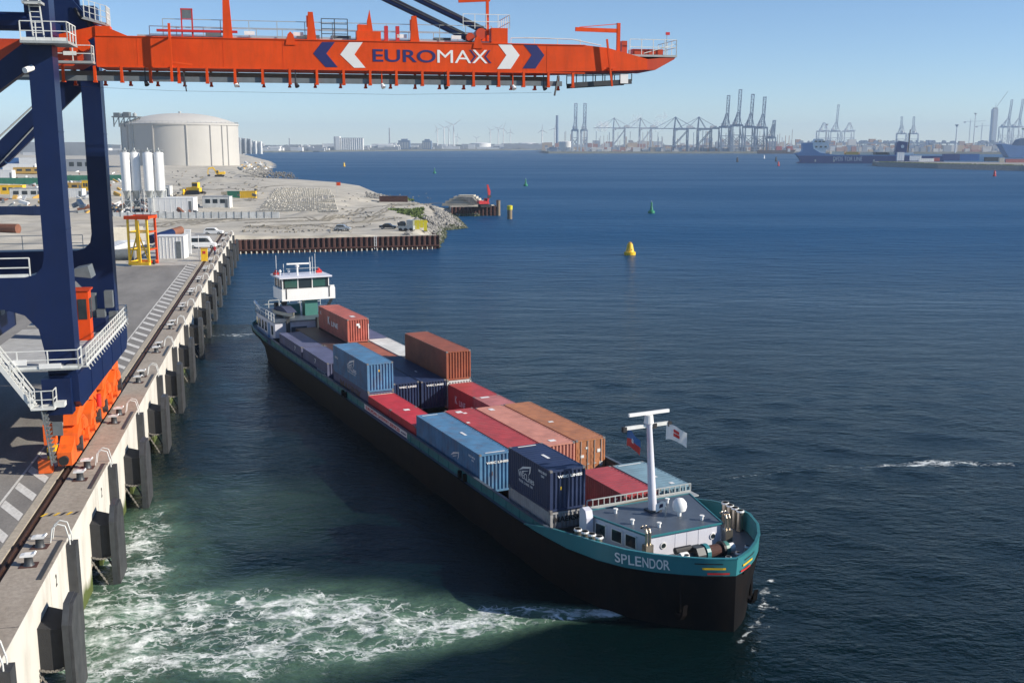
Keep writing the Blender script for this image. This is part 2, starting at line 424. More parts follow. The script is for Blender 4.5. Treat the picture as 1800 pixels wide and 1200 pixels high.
def make_water():
    xs = grade(-34, 40, .5, -6500, 6500); ys = grade(38, 110, .5, -40, 9500)
    X, Y = np.meshgrid(xs, ys)
    rs = np.random.RandomState(3)
    Z = np.zeros_like(X)
    near = np.clip(1.3 - np.hypot(X - 2, Y - 75) / 110, 0, 1)
    for k in range(26):
        wlen = rs.uniform(2.2, 9.); ang = rs.normal(1.35, .55); ph = rs.uniform(0, 6.3)
        Z += near * .002 * wlen ** .9 * np.sin((X * math.cos(ang) + Y * math.sin(ang)) * 2 * math.pi / wlen + ph)
    jet = [(G(1075, 1076), .5), (G(960, 1080), 1.0), (G(800, 1092), 2.3), (G(600, 1098), 4.0), (G(400, 1110), 5.2), (G(220, 1125), 6.0), (G(60, 1150), 6.5)]
    up = [(G(180, 1090), 5.0), (G(215, 1010), 4.2), (G(255, 940), 3.0), (G(275, 895), 1.6)]
    st1 = [(G(255, 868), .5), (G(340, 858), .7), (G(430, 862), .4)]
    dj = seg_dist(X, Y, jet); du = seg_dist(X, Y, up); ds = seg_dist(X, Y, st1)
    f = np.clip(1.55 - dj, 0, 1); f = np.maximum(f, np.clip(1.4 - du, 0, 1) * .8); f = np.maximum(f, np.clip(1.2 - ds, 0, 1) * .4)
    silt = np.clip(1.75 - dj, 0, 1) ** 1.1; silt = np.maximum(silt, np.clip(1.7 - du, 0, 1) * .75)
    silt = np.maximum(silt, .22 * np.clip(1.6 - seg_dist(X, Y, [(G(300, 880), 5), (G(420, 900), 6)]), 0, 1))
    # thin crests: bow wave, stern wash, a passing wake
    for pts in ([(G(1300, 1130), .25), (G(1342, 1075), .3), (G(1352, 1020), .15)], [(G(1320, 1150), .2), (G(1362, 1085), .25), (G(1372, 1040), .12)],
                [(G(1330, 1105), .2), (G(1340, 1040), .2)],
                [(G(1548, 819), .5), (G(1640, 812), 1.0), (G(1790, 817), .7)], [(G(1380, 826), .3), (G(1500, 822), .5), (G(1600, 816), .4)],
                [(G(438, 588), 1.5), (G(400, 584), 3.), (G(372, 590), 2.)], [(G(1270, 842), .25), (G(1400, 827), .3)]):
        f = np.maximum(f, np.clip(1.5 - seg_dist(X, Y, pts), 0, 1) * (.56 if pts[0][0].x > 15 and pts[0][0].x < 30 else .72))
    Z += near * f * .10 * np.sin(X * 1.3 + np.sin(Y * 1.1) * 2) * np.sin(Y * 1.7 + np.sin(X * .8) * 2)
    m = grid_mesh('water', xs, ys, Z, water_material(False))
    m.materials.append(water_material(True))
    wet = (f > .004) | (silt > .004)
    wet = wet[:-1, :-1] | wet[1:, :-1] | wet[:-1, 1:] | wet[1:, 1:]
    m.polygons.foreach_set('material_index', wet.ravel().astype(np.int32))
    for nm, arr in (('foam', f), ('silt', silt)):
        a = m.attributes.new(nm, 'FLOAT', 'POINT'); a.data.foreach_set('value', arr.astype(np.float32).ravel())
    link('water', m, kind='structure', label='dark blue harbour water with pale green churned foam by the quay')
make_water()

# ------------------------------------------------------------------ quay (built in the quay frame, x seaward, y along)
FS0, FSP = 46.6, 13.93                                   # fenders along the quay
def quay_mats():
    def surf(name, c1, c2, sc, det_sc, joint=None, gap=(.02, .02, .02)):
        m = bpy.data.materials.new(name); m.use_nodes = True; N = m.node_tree.nodes; L = m.node_tree.links; b = N['Principled BSDF']
        tc = N.new('ShaderNodeTexCoord').outputs['Object']
        n1 = N.new('ShaderNodeTexNoise'); n1.inputs['Scale'].default_value = sc; n1.inputs['Detail'].default_value = 8; n1.inputs['Roughness'].default_value = .65
        mp = N.new('ShaderNodeMapping'); mp.inputs['Scale'].default_value = (1.6, .5, 1); L.new(tc, mp.inputs[0]); L.new(mp.outputs[0], n1.inputs[0])
        n2 = N.new('ShaderNodeTexNoise'); n2.inputs['Scale'].default_value = det_sc; n2.inputs['Detail'].default_value = 6; L.new(tc, n2.inputs[0])
        mx = N.new('ShaderNodeMix'); mx.data_type = 'RGBA'; mx.inputs[6].default_value = (*c1, 1); mx.inputs[7].default_value = (*c2, 1)
        r = N.new('ShaderNodeMapRange'); r.inputs[1].default_value = .32; r.inputs[2].default_value = .68; L.new(n1.outputs[0], r.inputs[0]); L.new(r.outputs[0], mx.inputs[0])
        sp = N.new('ShaderNodeMapRange'); sp.inputs[1].default_value = .3; sp.inputs[2].default_value = .7; sp.inputs[3].default_value = .82; sp.inputs[4].default_value = 1.15
        L.new(n2.outputs[0], sp.inputs[0])
        v = N.new('ShaderNodeVectorMath'); v.operation = 'SCALE'; L.new(mx.outputs[2], v.inputs[0]); L.new(sp.outputs[0], v.inputs['Scale'])
        L.new(v.outputs[0], b.inputs['Base Color']); b.inputs['Roughness'].default_value = .9
        bp = N.new('ShaderNodeBump'); bp.inputs['Strength'].default_value = .35; bp.inputs['Distance'].default_value = .03; L.new(n2.outputs[0], bp.inputs['Height']); L.new(bp.outputs[0], b.inputs['Normal'])
        MATS[name] = m
    surf('asphalt', (.165, .155, .143), (.265, .25, .228), .18, 7.)
    surf('concrete', (.29, .245, .195), (.40, .35, .29), .25, 5.)
    surf('concrete_rail', (.36, .31, .24), (.44, .39, .31), .4, 5.)
    surf('paint_white', (.70, .69, .65), (.52, .50, .46), .8, 6.)
    # white washed fascia, green with weed towards the water
    m = bpy.data.materials.new('fascia'); m.use_nodes = True; N = m.node_tree.nodes; L = m.node_tree.links; b = N['Principled BSDF']
    tc = N.new('ShaderNodeTexCoord').outputs['Object']
    sx = N.new('ShaderNodeSeparateXYZ'); L.new(tc, sx.inputs[0])
    mp = N.new('ShaderNodeMapping'); mp.inputs['Scale'].default_value = (1, .7, .3); L.new(tc, mp.inputs[0])
    n1 = N.new('ShaderNodeTexNoise'); n1.inputs['Scale'].default_value = 1.1; n1.inputs['Detail'].default_value = 8; L.new(mp.outputs[0], n1.inputs[0])
    mx = N.new('ShaderNodeMix'); mx.data_type = 'RGBA'; mx.inputs[6].default_value = (.60, .575, .515, 1); mx.inputs[7].default_value = (.42, .39, .335, 1)
    r = N.new('ShaderNodeMapRange'); r.inputs[1].default_value = .45; r.inputs[2].default_value = .8; L.new(n1.outputs[0], r.inputs[0]); L.new(r.outputs[0], mx.inputs[0])
    ad = N.new('ShaderNodeMath'); ad.operation = 'MULTIPLY_ADD'; L.new(n1.outputs[0], ad.inputs[0]); ad.inputs[1].default_value = -1.4; L.new(sx.outputs[2], ad.inputs[2])
    r2 = N.new('ShaderNodeMapRange'); r2.inputs[1].default_value = .55; r2.inputs[2].default_value = -.1; L.new(ad.outputs[0], r2.inputs[0])
    m2 = N.new('ShaderNodeMix'); m2.data_type = 'RGBA'; L.new(r2.outputs[0], m2.inputs[0]); L.new(mx.outputs[2], m2.inputs[6]); m2.inputs[7].default_value = (.075, .10, .02, 1)
    L.new(m2.outputs[2], b.inputs['Base Color']); b.inputs['Roughness'].default_value = .85
    MATS['fascia'] = m
quay_mats()
QKW = dict(loc=tuple(QO), rz=QA)
S_END = 258.
MB().box(-300, -3.08, -30, 187, -3, ZQ).build('quay_pavement', 'asphalt', kind='structure', **QKW)
MB().box(-3.07, -2.62, -30, S_END, -3, ZQ + .004).build('rail_bedding', 'concrete_rail', kind='structure', **QKW)
MB().box(-2.02, -.02, -30, S_END, 1.2, ZQ + .004).build('quay_apron', 'concrete', kind='structure', **QKW)
MB().box(-14, -3.08, 187, S_END, -3, ZQ - .01).build('quay_extension_ground', 'gravel', kind='structure', **QKW)
rt = thing('crane_rail', 'rusty crane rail in its slot along the quay edge', 'rail', Q(-2.32, 0, ZQ), QA, off=(-2.32, 0, ZQ))
MB().box(-2.62, -2.02, -30, S_END, ZQ - .5, ZQ - .12).build('slot_floor', 'rail_steel', rt)
MB().box(-2.40, -2.24, -30, S_END, ZQ - .12, ZQ - .10).box(-2.345, -2.295, -30, S_END, ZQ - .1, ZQ + .0).box(-2.365, -2.275, -30, S_END, ZQ, ZQ + .05).build('rail_head', 'rail_steel', rt)
# hatched safety strip
sm = thing('safety_strip_marking', 'white ladder-like hatched strip painted beside the crane rail', 'road marking', Q(-4, 60, ZQ), QA, off=(-4, 60, ZQ))
MB().box(-4.95, -4.80, 20, 187, ZQ + .002, ZQ + .006).build('edge_line', 'paint_white', sm)
me = MB().add([(-4.74, 1.0, .006), (-4.74, 2.15, .006), (-3.16, -.6, .006), (-3.16, -1.75, .006)], [(0, 3, 2, 1)]).mesh('stripe', 'paint_white')
for k in range(49):
    o = link('stripe', me, sm); o.location = (4, 18 + k * 3.42 - 60 + 4, .002)
# quay wall
qw = thing('quay_wall', 'white washed concrete quay wall with weed at the waterline', 'quay wall', Q(0, 60, 0), QA, off=(0, 60, 0))
MB().box(-2.4, -1.7, -30, S_END, -3, 1.3).build('back_wall', 'hold', qw)
full = MB().box(-1.2, 0, 0, FSP - 3.64, -2.5, ZQ + .002).mesh('concrete_panel', 'fascia')
over = MB().box(-1.2, -.01, 0, 3.6, 1.45, ZQ + .001).mesh('concrete_panel', 'fascia')
for i in range(-5, 16):
    s0 = FS0 + FSP * i
    o = link('concrete_panel', over, qw); o.location = (0, s0 - .25 - 60, 0)
    if s0 + FSP < S_END + 8: o = link('concrete_panel', full, qw); o.location = (0, s0 + 3.37 - 60, 0)
    if s0 + 8 < S_END:
        MB().box(-.36, -.17, s0 + 2.4, s0 + 7.6, ZQ + .003, ZQ + .05).build('edge_guard', 'steel_dark', qw)
for s0, c in ((FS0 + 4.6, '2'), (FS0 + FSP + 4.6, '2')):
    place('lettering', text_mesh(c, .32, .62, 'black'), qw, (.012, s0, 4.35), (0, 1, 0), (0, 0, 1))
for k in range(34):
    o = MB().box(-2.0, -.03, k * 7.3, k * 7.3 + .035, ZQ + .005, ZQ + .008).build('apron_joint', 'steel_dark', qw)
# yellow black edge warning patch near the crane
yb = thing('warning_marking', 'worn yellow and black striped marking on the quay edge', 'road marking', Q(-1.2, 58.6, ZQ), QA)
for k in range(6):
    MB().add([(-.95 + k * .33, -.25, .008), (-.78 + k * .33, -.25, .008), (-.58 + k * .33, .25, .008), (-.75 + k * .33, .25, .008)], [(0, 1, 2, 3)]).build('stripe', 'black' if k % 2 else 'yellow', yb)

# ------------------------------------------------------------------ land
LAND = [(-66.3, 253.5, 9), (-18.4, 266.6, .8), (-20, 300, .5), (-22, 322, .5), (-15.6, 331, .5), (-19.4, 363, .5), (-22.6, 387.3, 9), (-5.2, 389.8, 9),
        (-5.2, 401, 9), (-24, 403, .35), (-30, 437, .2), (-50, 472, .12), (-65, 567, .08), (-89, 670, .08), (-118, 742, .06), (-155, 800, .06), (-180, 802, .3),
        (-190, 835, .3), (-292, 1325, .3), (-343, 1530, .3), (-720, 2850, .3), (-3000, 2850, 9), (-3000, 60, 9), (-57, 120, 9), (-57, 190, 9), (-71, 252, 9)]
def inside(X, Y, P):
    r = np.zeros(X.shape, bool); n = len(P)
    for i in range(n):
        x1, y1 = P[i][:2]; x2, y2 = P[(i + 1) % n][:2]
        c = ((y1 > Y) != (y2 > Y)) & (X < (x2 - x1) * (Y - y1) / (y2 - y1 + 1e-12) + x1); r ^= c
    return r
def vnoise(X, Y, sc, seed):
    rs = np.random.RandomState(seed); T = rs.rand(64, 64)
    u = X / sc; v = Y / sc; i = np.floor(u).astype(int); j = np.floor(v).astype(int); a = u - i; c = v - j
    a = a * a * (3 - 2 * a); c = c * c * (3 - 2 * c)
    g = lambda p, q: T[p % 64, q % 64]
    return (g(i, j) * (1 - a) + g(i + 1, j) * a) * (1 - c) + (g(i, j + 1) * (1 - a) + g(i + 1, j + 1) * a) * c - .5
def base_h(X, Y):
    return 3.3 + 1.4 * np.clip((-X - 55) / 60, 0, 1) + 0 * Y
MOUNDS = [(*G(598, 350, 4)[:2], 10, 22, 2.6), (*G(625, 340, 4)[:2], 14, 22, 2.0), (*G(650, 345, 4)[:2], 8, 16, 1.2), (*G(575, 378, 4)[:2], 4, 5, 1.2), (*G(540, 379, 4)[:2], 3, 4, 1.3),
          (*G(400, 345, 4)[:2], 12, 14, 1.6), (*G(600, 326, 4)[:2], 30, 30, 1.5), (*G(440, 300, 4)[:2], 60, 70, 6), (*G(300, 300, 4)[:2], 60, 40, 2.5), (*G(130, 358, 5)[:2], 14, 10, 2.2)]
rs_ = np.random.RandomState(11)
for k in range(9):                                       # row of tipped heaps
    c = G(362 + k * 12.5, 321, 4); MOUNDS.append((c.x, c.y, 4.2, 5.5, rs_.uniform(2.2, 3.6)))
for k in range(26):
    c = G(rs_.uniform(300, 640), rs_.uniform(322, 400), 4); MOUNDS.append((c.x, c.y, rs_.uniform(2, 6), rs_.uniform(2, 6), rs_.uniform(.2, .7)))
def land_h(X, Y):
    z = base_h(X, Y) + vnoise(X, Y, 14, 1) * .9 + vnoise(X, Y, 5.5, 2) * .6 + vnoise(X, Y, 60, 5) * 1.0
    for mx, my, a, c, h in MOUNDS: z = z + h * np.exp(-((X - mx) / a) ** 2 - ((Y - my) / c) ** 2)
    return z
GRID = {}
def make_land():
    xs = np.concatenate([np.arange(-1700, -240, 22.), np.arange(-240, -.01, 2.2), [0.]])
    ys = np.concatenate([np.arange(60, 170, 10.), np.arange(170, 480, 2.2), np.arange(480, 720, 3.), np.arange(720, 900, 6.), np.arange(900, 2900, 45.)])
    X, Y = np.meshgrid(xs, ys)
    Z = ground_h(X, Y); GRID.update(x=xs, y=ys, z=Z)
    link('sandy_ground', grid_mesh('sandy_ground', xs, ys, Z, MATS['sand']), kind='structure')
def ground_h(X, Y):
    z = land_h(X, Y)
    n = len(LAND); low = np.full(X.shape, 1e9)
    for i in range(n):
        x1, y1, k = LAND[i]; x2, y2, _ = LAND[(i + 1) % n]; dx, dy = x2 - x1, y2 - y1
        t = np.clip(((X - x1) * dx + (Y - y1) * dy) / (dx * dx + dy * dy), 0, 1)
        low = np.minimum(low, np.hypot(X - x1 - t * dx, Y - y1 - t * dy) * k)
    z = np.where(inside(X, Y, LAND), np.minimum(z, low - .5), -3.)
    # keep the soil below the paved quay
    tq = (X + 12.13) * math.cos(QA) + Y * math.sin(QA); sq = -(X + 12.13) * math.sin(QA) + Y * math.cos(QA)
    z = np.where(((sq < 188) | ((tq > -15) & (sq < 256))) & (z > 1), np.minimum(z, 4.6), z)
    return z
make_land()
def gz(x, y):
    xs, ys, Z = GRID['x'], GRID['y'], GRID['z']
    i = min(max(int(np.searchsorted(xs, x)) - 1, 0), len(xs) - 2); j = min(max(int(np.searchsorted(ys, y)) - 1, 0), len(ys) - 2)
    u = min(max((x - xs[i]) / (xs[i + 1] - xs[i]), 0), 1); v = min(max((y - ys[j]) / (ys[j + 1] - ys[j]), 0), 1)
    return max(.3, float((Z[j, i] * (1 - u) + Z[j, i + 1] * u) * (1 - v) + (Z[j + 1, i] * (1 - u) + Z[j + 1, i + 1] * u) * v))

# far shores
def shore(name, pts, depth, z, mat):
    mb = MB(); n = len(pts)
    vs = [(p[0], p[1], -1) for p in pts] + [(p[0], p[1] + 14, z) for p in pts] + [(p[0] * 1.02, p[1] + depth, z) for p in pts]
    fs = [(i, i + 1, n + i + 1, n + i) for i in range(n - 1)] + [(n + i, n + i + 1, 2 * n + i + 1, 2 * n + i) for i in range(n - 1)]
    mb.add(vs, fs).build(name, mat, kind='structure')
shore('far_shore', [(-1600, 2900), (-900, 3100), (-713, 3219), (-390, 3700), (0, 4100), (114, 4345), (700, 4700), (3600, 4700)], 2500, 4, 'far_land')
shore('terminal_quay', [(88, 2860), (96, 2830), (400, 2830), (760, 2830), (1000, 2700), (1900, 2500)], 900, 5, 'far_land')
# ------------------------------------------------------------------ quay crane (quay frame: x seaward, y along the quay)
def make_crane():
    C = thing('quay_crane', 'tall blue and orange quay crane with its long orange boom reaching over the water', 'crane', Q(-2.3, 77.4, ZQ), QA, off=(-2.3, 77.4, ZQ))
    # portal frames: seaside leg, landside leg and cross girder in one plate outline
    prof = [(-1.5, 9.2), (-1.5, 36), (-2.9, 36), (-2.9, 18.9), (-3.05, 18.2), (-3.5, 17.75), (-4.1, 17.6), (-20, 17.6), (-20, 36), (-21.6, 36), (-21.6, 9.2), (-20, 9.2), (-20, 15.6),
            (-5.4, 15.6), (-4.3, 15.2), (-3.55, 14.3), (-3.25, 12.5), (-3.1, 9.2)]
    for a, b in ((68.2, 69.9), (85.5, 87.1)):
        leg = MB().prism(prof, 1, a, b).build('portal_frame', 'navy', C)
        for z in (12.4, 20.5, 26.5): MB().box(-1.497, -1.46, a + .05, b - .05, z, z + .05).build('weld_band', 'navy', leg)
    MB().bar((-9.2, 86.3, 24.9), (-2.9, 86.3, 30.9), .55, 1.5).bar((-20.3, 86.3, 18), (-9.2, 86.3, 24.9), .55, 1.5).build('brace', 'navy', C)
    MB().tube([(-9.3, 85.9, 26.1), (-3.4, 85.9, 31.4)], .07).tube([(-9.3, 85.9, 24.2), (-6.2, 85.9, 27.4)], .05).build('brace_pipe', 'galv', C)
    MB().bar((-20.3, 69, 18), (-2.6, 69, 31.4), .8, 1.3).build('brace', 'navy', C)
    MB().cyl((-9, 68.4, 33.0), (-2.6, 68.4, 33.0), .55).build('top_tie', 'navy', C)
    lw = MB(); lw.cyl((-3.0, 67.6, 30.1), (-2.7, 68.2, 30.3), .18).build('flood_lamp', 'white', C)
    # sill beams and trolleys on the rails
    for t0, t1 in ((-3.0, -1.3), (-21.8, -19.8)):
        sb = MB().prism([(67.5, 11.4), (89.3, 11.4), (89.3, 9.9), (88.4, 9.2), (68.3, 9.2), (67.5, 9.7)], 0, t0, t1).build('sill_beam', 'navy', C)
        if t0 > -5:
            for s_ in (72, 76.5, 81, 85.5): MB().box(t1, t1 + .03, s_, s_ + .06, 9.25, 11.35).build('weld_band', 'navy', sb)
    def bogie_group(tc, s0, s1, full):
        mid = (s0 + s1) / 2; w = .42
        eq = MB().prism([(s0 + .9, 7.75), (s0 + 1.7, 7.75), (mid - .9, 8.3), (mid + .9, 8.3), (s1 - 1.7, 7.75), (s1 - .9, 7.75), (s1 - 1.1, 8.35), (mid + .95, 9.25), (mid - .95, 9.25), (s0 + 1.1, 8.35)], 1 if False else 0, tc - w, tc + w).build('main_equaliser', 'orange_bogie', C)
        if full: MB().cyl((tc - w - .12, mid, 8.75), (tc + w + .12, mid, 8.75), .28, n=14).build('pivot_pin', 'steel_grey', eq)
        q = (s1 - s0) / 4
        for k in range(2):
            c0 = s0 + (2 * k + 1) * q
            e2 = MB().prism([(c0 - q + .35, 6.55), (c0 - q + 1.15, 6.55), (c0 - .5, 7.05), (c0 + .5, 7.05), (c0 + q - 1.15, 6.55), (c0 + q - .35, 6.55), (c0 + q - .6, 7.3), (c0 + .55, 8.0), (c0 - .55, 8.0), (c0 - q + .6, 7.3)], 0, tc - w - .07, tc + w + .07).build('equaliser', 'orange_bogie', C)
            MB().cyl((tc - .62, c0, 7.55), (tc + .62, c0, 7.55), .2, n=12).box(tc + .5, tc + .58, c0 - .35, c0 + .35, 7.2, 7.9).build('pivot_plate', 'orange_bogie', e2)
            for j in range(2):
                b0 = c0 + (j - .5) * q
                bg = MB().prism([(b0 - 1.12, 5.75), (b0 - .9, 5.6), (b0 + .9, 5.6), (b0 + 1.12, 5.75), (b0 + 1.12, 6.25), (b0 + .45, 6.85), (b0 - .45, 6.85), (b0 - 1.12, 6.25)], 0, tc - .38, tc + .38).build('bogie', 'orange_bogie', C)
                if full:
                    MB().box(tc + .38, tc + .62, b0 - .28, b0 + .28, 6.0, 6.9).cyl((tc + .38, b0 - .62, 6.35), (tc + .75, b0 - .62, 6.35), .19, n=10).build('drive_motor', 'orange_bogie' if (k + j) % 2 else 'steel_dark', bg)
                for sg in (-.58, .58):
                    wh = MB().cyl((tc - .16, b0 + sg, 5.73), (tc + .16, b0 + sg, 5.73), .38, n=16).build('wheel', 'rail_steel', bg)
    for tc, full in ((-2.32, True), (-20.8, False)):
        bogie_group(tc, 68.2, 78.0, full); bogie_group(tc, 78.6, 88.4, full)
    bf = MB().prism([(66.7, 5.75), (68.2, 5.6), (68.2, 7.3), (67.6, 6.9), (66.7, 6.6)], 0, -2.75, -1.9).build('end_carriage', 'orange_bogie', C)
    MB().cyl((-2.32, 66.35, 6.15), (-2.32, 66.8, 6.15), .3, .26, n=12).build('buffer', 'rubber', bf)
    MB().box(-3.35, -2.85, 66.8, 67.7, 6.2, 6.9).build('warning_box', 'yellow', C)
    for k in (0, 1): MB().cyl((-3.25 + k * .3, 66.78, 6.55), (-3.25 + k * .3, 66.74, 6.55), .13, n=12).build('warning_lamp', 'black', C)
    MB().box(-3.6, -2.9, 67.3, 68.0, 7.0, 8.3).build('cable_reel_frame', 'orange_bogie', C); MB().box(-3.9, -3.1, 66.6, 67.2, 5.35, 6.2).build('cable_guide', 'orange_bogie', C)
    MB().box(-3.0, -2.4, 67.2, 67.28, 7.6, 8.5).build('panel_plate', 'steel_grey', C)
    MB().cyl((-1.55, 75.6, 7.4), (-1.55, 75.6, 8.3), .16, n=10).build('fire_extinguisher', 'red', C)
    MB().box(-3.4, -1.7, 67.0, 68.1, 9.0, 11.3).build('junction_housing', 'navy', C)
    # platform between the legs with rails
    dk = MB().box(-8.5, -1.15, 69.9, 85.5, 11.42, 11.52).build('walkway_deck', 'deck_grey', C); MB().box(-8.5, -1.15, 87.1, 89.3, 11.42, 11.52).build('walkway_deck', 'deck_grey', C)
    for s_ in range(71, 86, 2): MB().box(-3.2, -1.3, s_, s_ + .04, 11.523, 11.535).build('deck_joint', 'steel_dark', dk)
    MB().railing([(-1.2, 70.1, 11.52), (-1.2, 89.2, 11.52), (-3.0, 89.2, 11.52)], 1.15, .07, 2, 1.0, .06).box(-1.22, -1.16, 70, 89.2, 11.4, 11.62).build('sill_railing', 'white_rail', C)
    st = MB()
    for k in range(19): st.bar((-1.2, 70.3 + k, 11.55), (-1.02, 70.3 + k, 11.2), .05)
    st.build('railing_bracket', 'white_rail', C)
    MB().box(-8.2, -1.05, 66.8, 68.1, 11.9, 12.02).build('end_platform', 'galv', C)
    MB().railing([(-8.2, 66.85, 12.0), (-1.1, 66.85, 12.0), (-1.1, 68.0, 12.0)], 1.15, .07, 1, 1.6, .06).box(-8.2, -1.1, 66.82, 66.87, 12.02, 12.17).build('end_railing', 'white_rail', C)
    for t0, t1, z0, z1 in ((-4.9, -4.1, 12.3, 12.65), (-3.4, -2.1, 12.03, 12.35)): MB().box(t0, t1, 66.76, 66.81, z0, z1).build('sign_plate', 'white', C)
    MB().railing([(-19, 68.3, 17.6), (-3.8, 68.3, 17.6)], 1.2, .07, 1, 2.2, .07).box(-19, -3.9, 68.25, 68.32, 17.55, 17.8).build('girder_railing', 'white_rail', C)
    MB().railing([(-19, 85.6, 17.6), (-3.6, 85.6, 17.6)], 1.2, .05, 1, 2.2, .05).build('girder_railing', 'galv', C)
    MB().box(-6.4, -5.6, 68.15, 68.24, 17.95, 18.45).build('sign_plate', 'white', C)
    cb = MB().box(-3.35, -2.45, 79.5, 80.7, 11.53, 15.2).build('access_cabin', 'orange', C)
    MB().box(-3.2, -2.6, 79.47, 79.5, 13.1, 14.6).build('window', 'glass', cb); MB().box(-2.45, -2.42, 79.7, 80.5, 13.1, 14.6).build('window', 'glass', cb)
    MB().box(-3.5, -2.3, 79.4, 80.8, 15.2, 15.32).build('roof', 'orange_dark', cb)
    MB().prism([(-3.9, 16.2), (-2.3, 16.0), (-2.5, 16.9), (-3.5, 16.7)], 1, 80.5, 82.5).build('cable_chute', 'steel_grey', C)
    for t0, s0, z0, z1 in ((-2.6, 83.4, 11.53, 13.2), (-2.0, 83.6, 13.3, 14.6), (-1.9, 84.6, 11.53, 12.8), (-3.3, 83.9, 11.53, 14.4)): MB().box(t0, t0 + .6, s0, s0 + .7, z0, z1).build('electrical_cabinet', 'steel_grey', C)
    MB().box(-3.3, -1.9, 83.0, 85.2, 11.53, 12.6).build('transformer_box', 'navy', C)
    # landside machinery under the portal
    MB().box(-16, -9.5, 74, 88, 11.53, 13.0).build('machinery_bed', 'navy', C)
    for k in range(6): MB().box(-11.5, -9.4, 74.5 + k * 2.2, 75.7 + k * 2.2, 13.0, 13.9).build('machinery_unit', ('steel_grey', 'navy')[k % 2], C)
    MB().box(-18, -11.9, 88, 97, 13.6, 14.2).build('landside_deck', 'deck_grey', C)
    # stairs down to the quay
    s0 = MB()
    for sy in (66.1, 66.7):
        s0.bar((-7.2, sy, 12.0 + 1.9 * 1.15 + .9), (-3.8, sy, 9.75), .08, .28)
        for h in (.55, 1.05): s0.bar((-7.2, sy, 15.1 + h), (-3.8, sy, 9.75 + h), .06)
        for k in range(7): p = Vector((-7.2 + k * .57, sy, 15.1 - k * .89)); s0.bar(p, p + Vector((0, 0, 1.05)), .05)
    for k in range(20): s0.box(-7.1 + k * .17, -6.9 + k * .17, 66.1, 66.7, 14.95 - k * .267, 15.0 - k * .267)
    s0.build('stair', 'white_rail', C)
    MB().box(-3.9, -2.5, 65.9, 67.0, 9.6, 9.72).railing([(-3.9, 65.95, 9.7), (-2.55, 65.95, 9.7), (-2.55, 66.9, 9.7)], 1.1, .06, 1, .7, .05).box(-2.6, -2.0, 66.3, 67.0, 9.65, 9.95).build('stair_landing', 'white_rail', C)
    s1 = MB()
    for sy in (66.05, 66.65): s1.bar((-3.3, sy, 9.7), (-2.95, sy, 6.0), .06, .2)
    for k in range(13): s1.box(-3.35 + k * .027, -3.05 + k * .027, 66.05, 66.65, 9.4 - k * .27, 9.44 - k * .27)
    s1.railing([(-3.15, 66.05, 7.9), (-2.95, 66.05, 7.9)], 1.2, .04).build('lower_stair', 'steel_grey', C)
    # ---- boom
    sA, sB = 75.0, 79.6
    bm = MB().prism([(-.05, 30.9), (-.05, 32.87), (33.9, 32.87), (35.6, 32.72), (38.7, 31.97), (38.7, 31.2), (37.5, 31.12), (33.0, 31.0), (30, 30.9)], 1, sA, sB).build('boom', 'orange', C)
    MB().prism([(38.7, 31.2), (38.7, 31.97), (41.0, 32.2), (40.9, 32.0), (39.4, 31.2)], 1, sA + .25, sB - .25).build('boom_tip', 'orange_dark', bm)
    MB().prism([(0, 32.87), (0, 33.5), (.95, 33.5), (.95, 33.35), (2.1, 32.872)], 1, sA + .01, sA + .9).prism([(0, 32.87), (0, 33.5), (.95, 33.5), (.95, 33.35), (2.1, 32.872)], 1, sB - .9, sB - .01).build('hinge_block', 'orange', bm)
    j = MB()
    for t in (2.6, 4.75, 8.2, 12.2, 16.8, 31.0): j.box(t, t + .03, sA - .012, sA, 30.95, 32.85)
    j.box(0, 33.9, sA - .03, sA + .01, 30.84, 30.92).box(0, 33.9, sA - .05, sA + .02, 32.84, 32.90).build('plate_joint', 'orange', bm)
    MB().prism([(-25, 31.0), (-25, 32.6), (-2.4, 32.6), (-1.4, 32.95), (-.9, 32.4), (-.9, 31.3), (-1.6, 30.9)], 1, sA + .3, sB - .3).build('main_girder', 'orange_dark', C)
    hg = MB().prism([(-2.4, 32.3), (-2.4, 32.9), (.0, 33.5), (.0, 32.9), (-.5, 32.6)], 1, sA + .1, sA + .6).build('hinge_arm', 'orange', C)
    MB().cyl((-.8, sA - .1, 32.25), (-.8, sA + .6, 32.25), .42, n=16).cyl((-1.4, sA - .1, 32.0), (-1.4, sA + .4, 32.0), .28, n=12).build('hinge_pin', 'orange', hg)
    # trolley rails hung under the boom
    for sr, zr in ((75.25, 29.95), (79.2, 30.5)): MB().box(-22, 32.2, sr - .12, sr + .12, zr, zr + .34).build('trolley_rail', 'steel_grey', C)
    for sr in (75.05, 79.35):
        for k in range(20): 
            t = -2.2 + k * 1.852 if k > 1 else -2.2 + k * 2.0
            MB().bar((t, sr, 29.9), (t, sr, 30.92), .17, .2).box(t - .12, t + .12, sr - .1, sr + .3, 29.84, 29.95).build('rail_hanger', 'orange', C)
    for k, t in enumerate((3.0, 8.9, 13.0, 19.0, 23.5, 28.5, 30.8)):
        L_ = MB().bar((t, 75.15, 30.85), (t, 75.15, 29.95), .07).build('lamp_bracket', 'orange' if k % 2 else 'steel_dark', C)
        MB().cyl((t, 75.15, 29.95), (t + .1, 75.0, 29.7), .1, .17, n=10).build('flood_lamp', 'white' if k % 2 else 'steel_dark', L_)
    MB().bar((5.5, 75.1, 30.6), (5.65, 75.0, 29.3), .08).build('limit_arm', 'steel_dark', C); MB().bar((31.9, 75.1, 30.7), (31.6, 75.0, 29.25), .1).build('limit_arm', 'steel_dark', C)
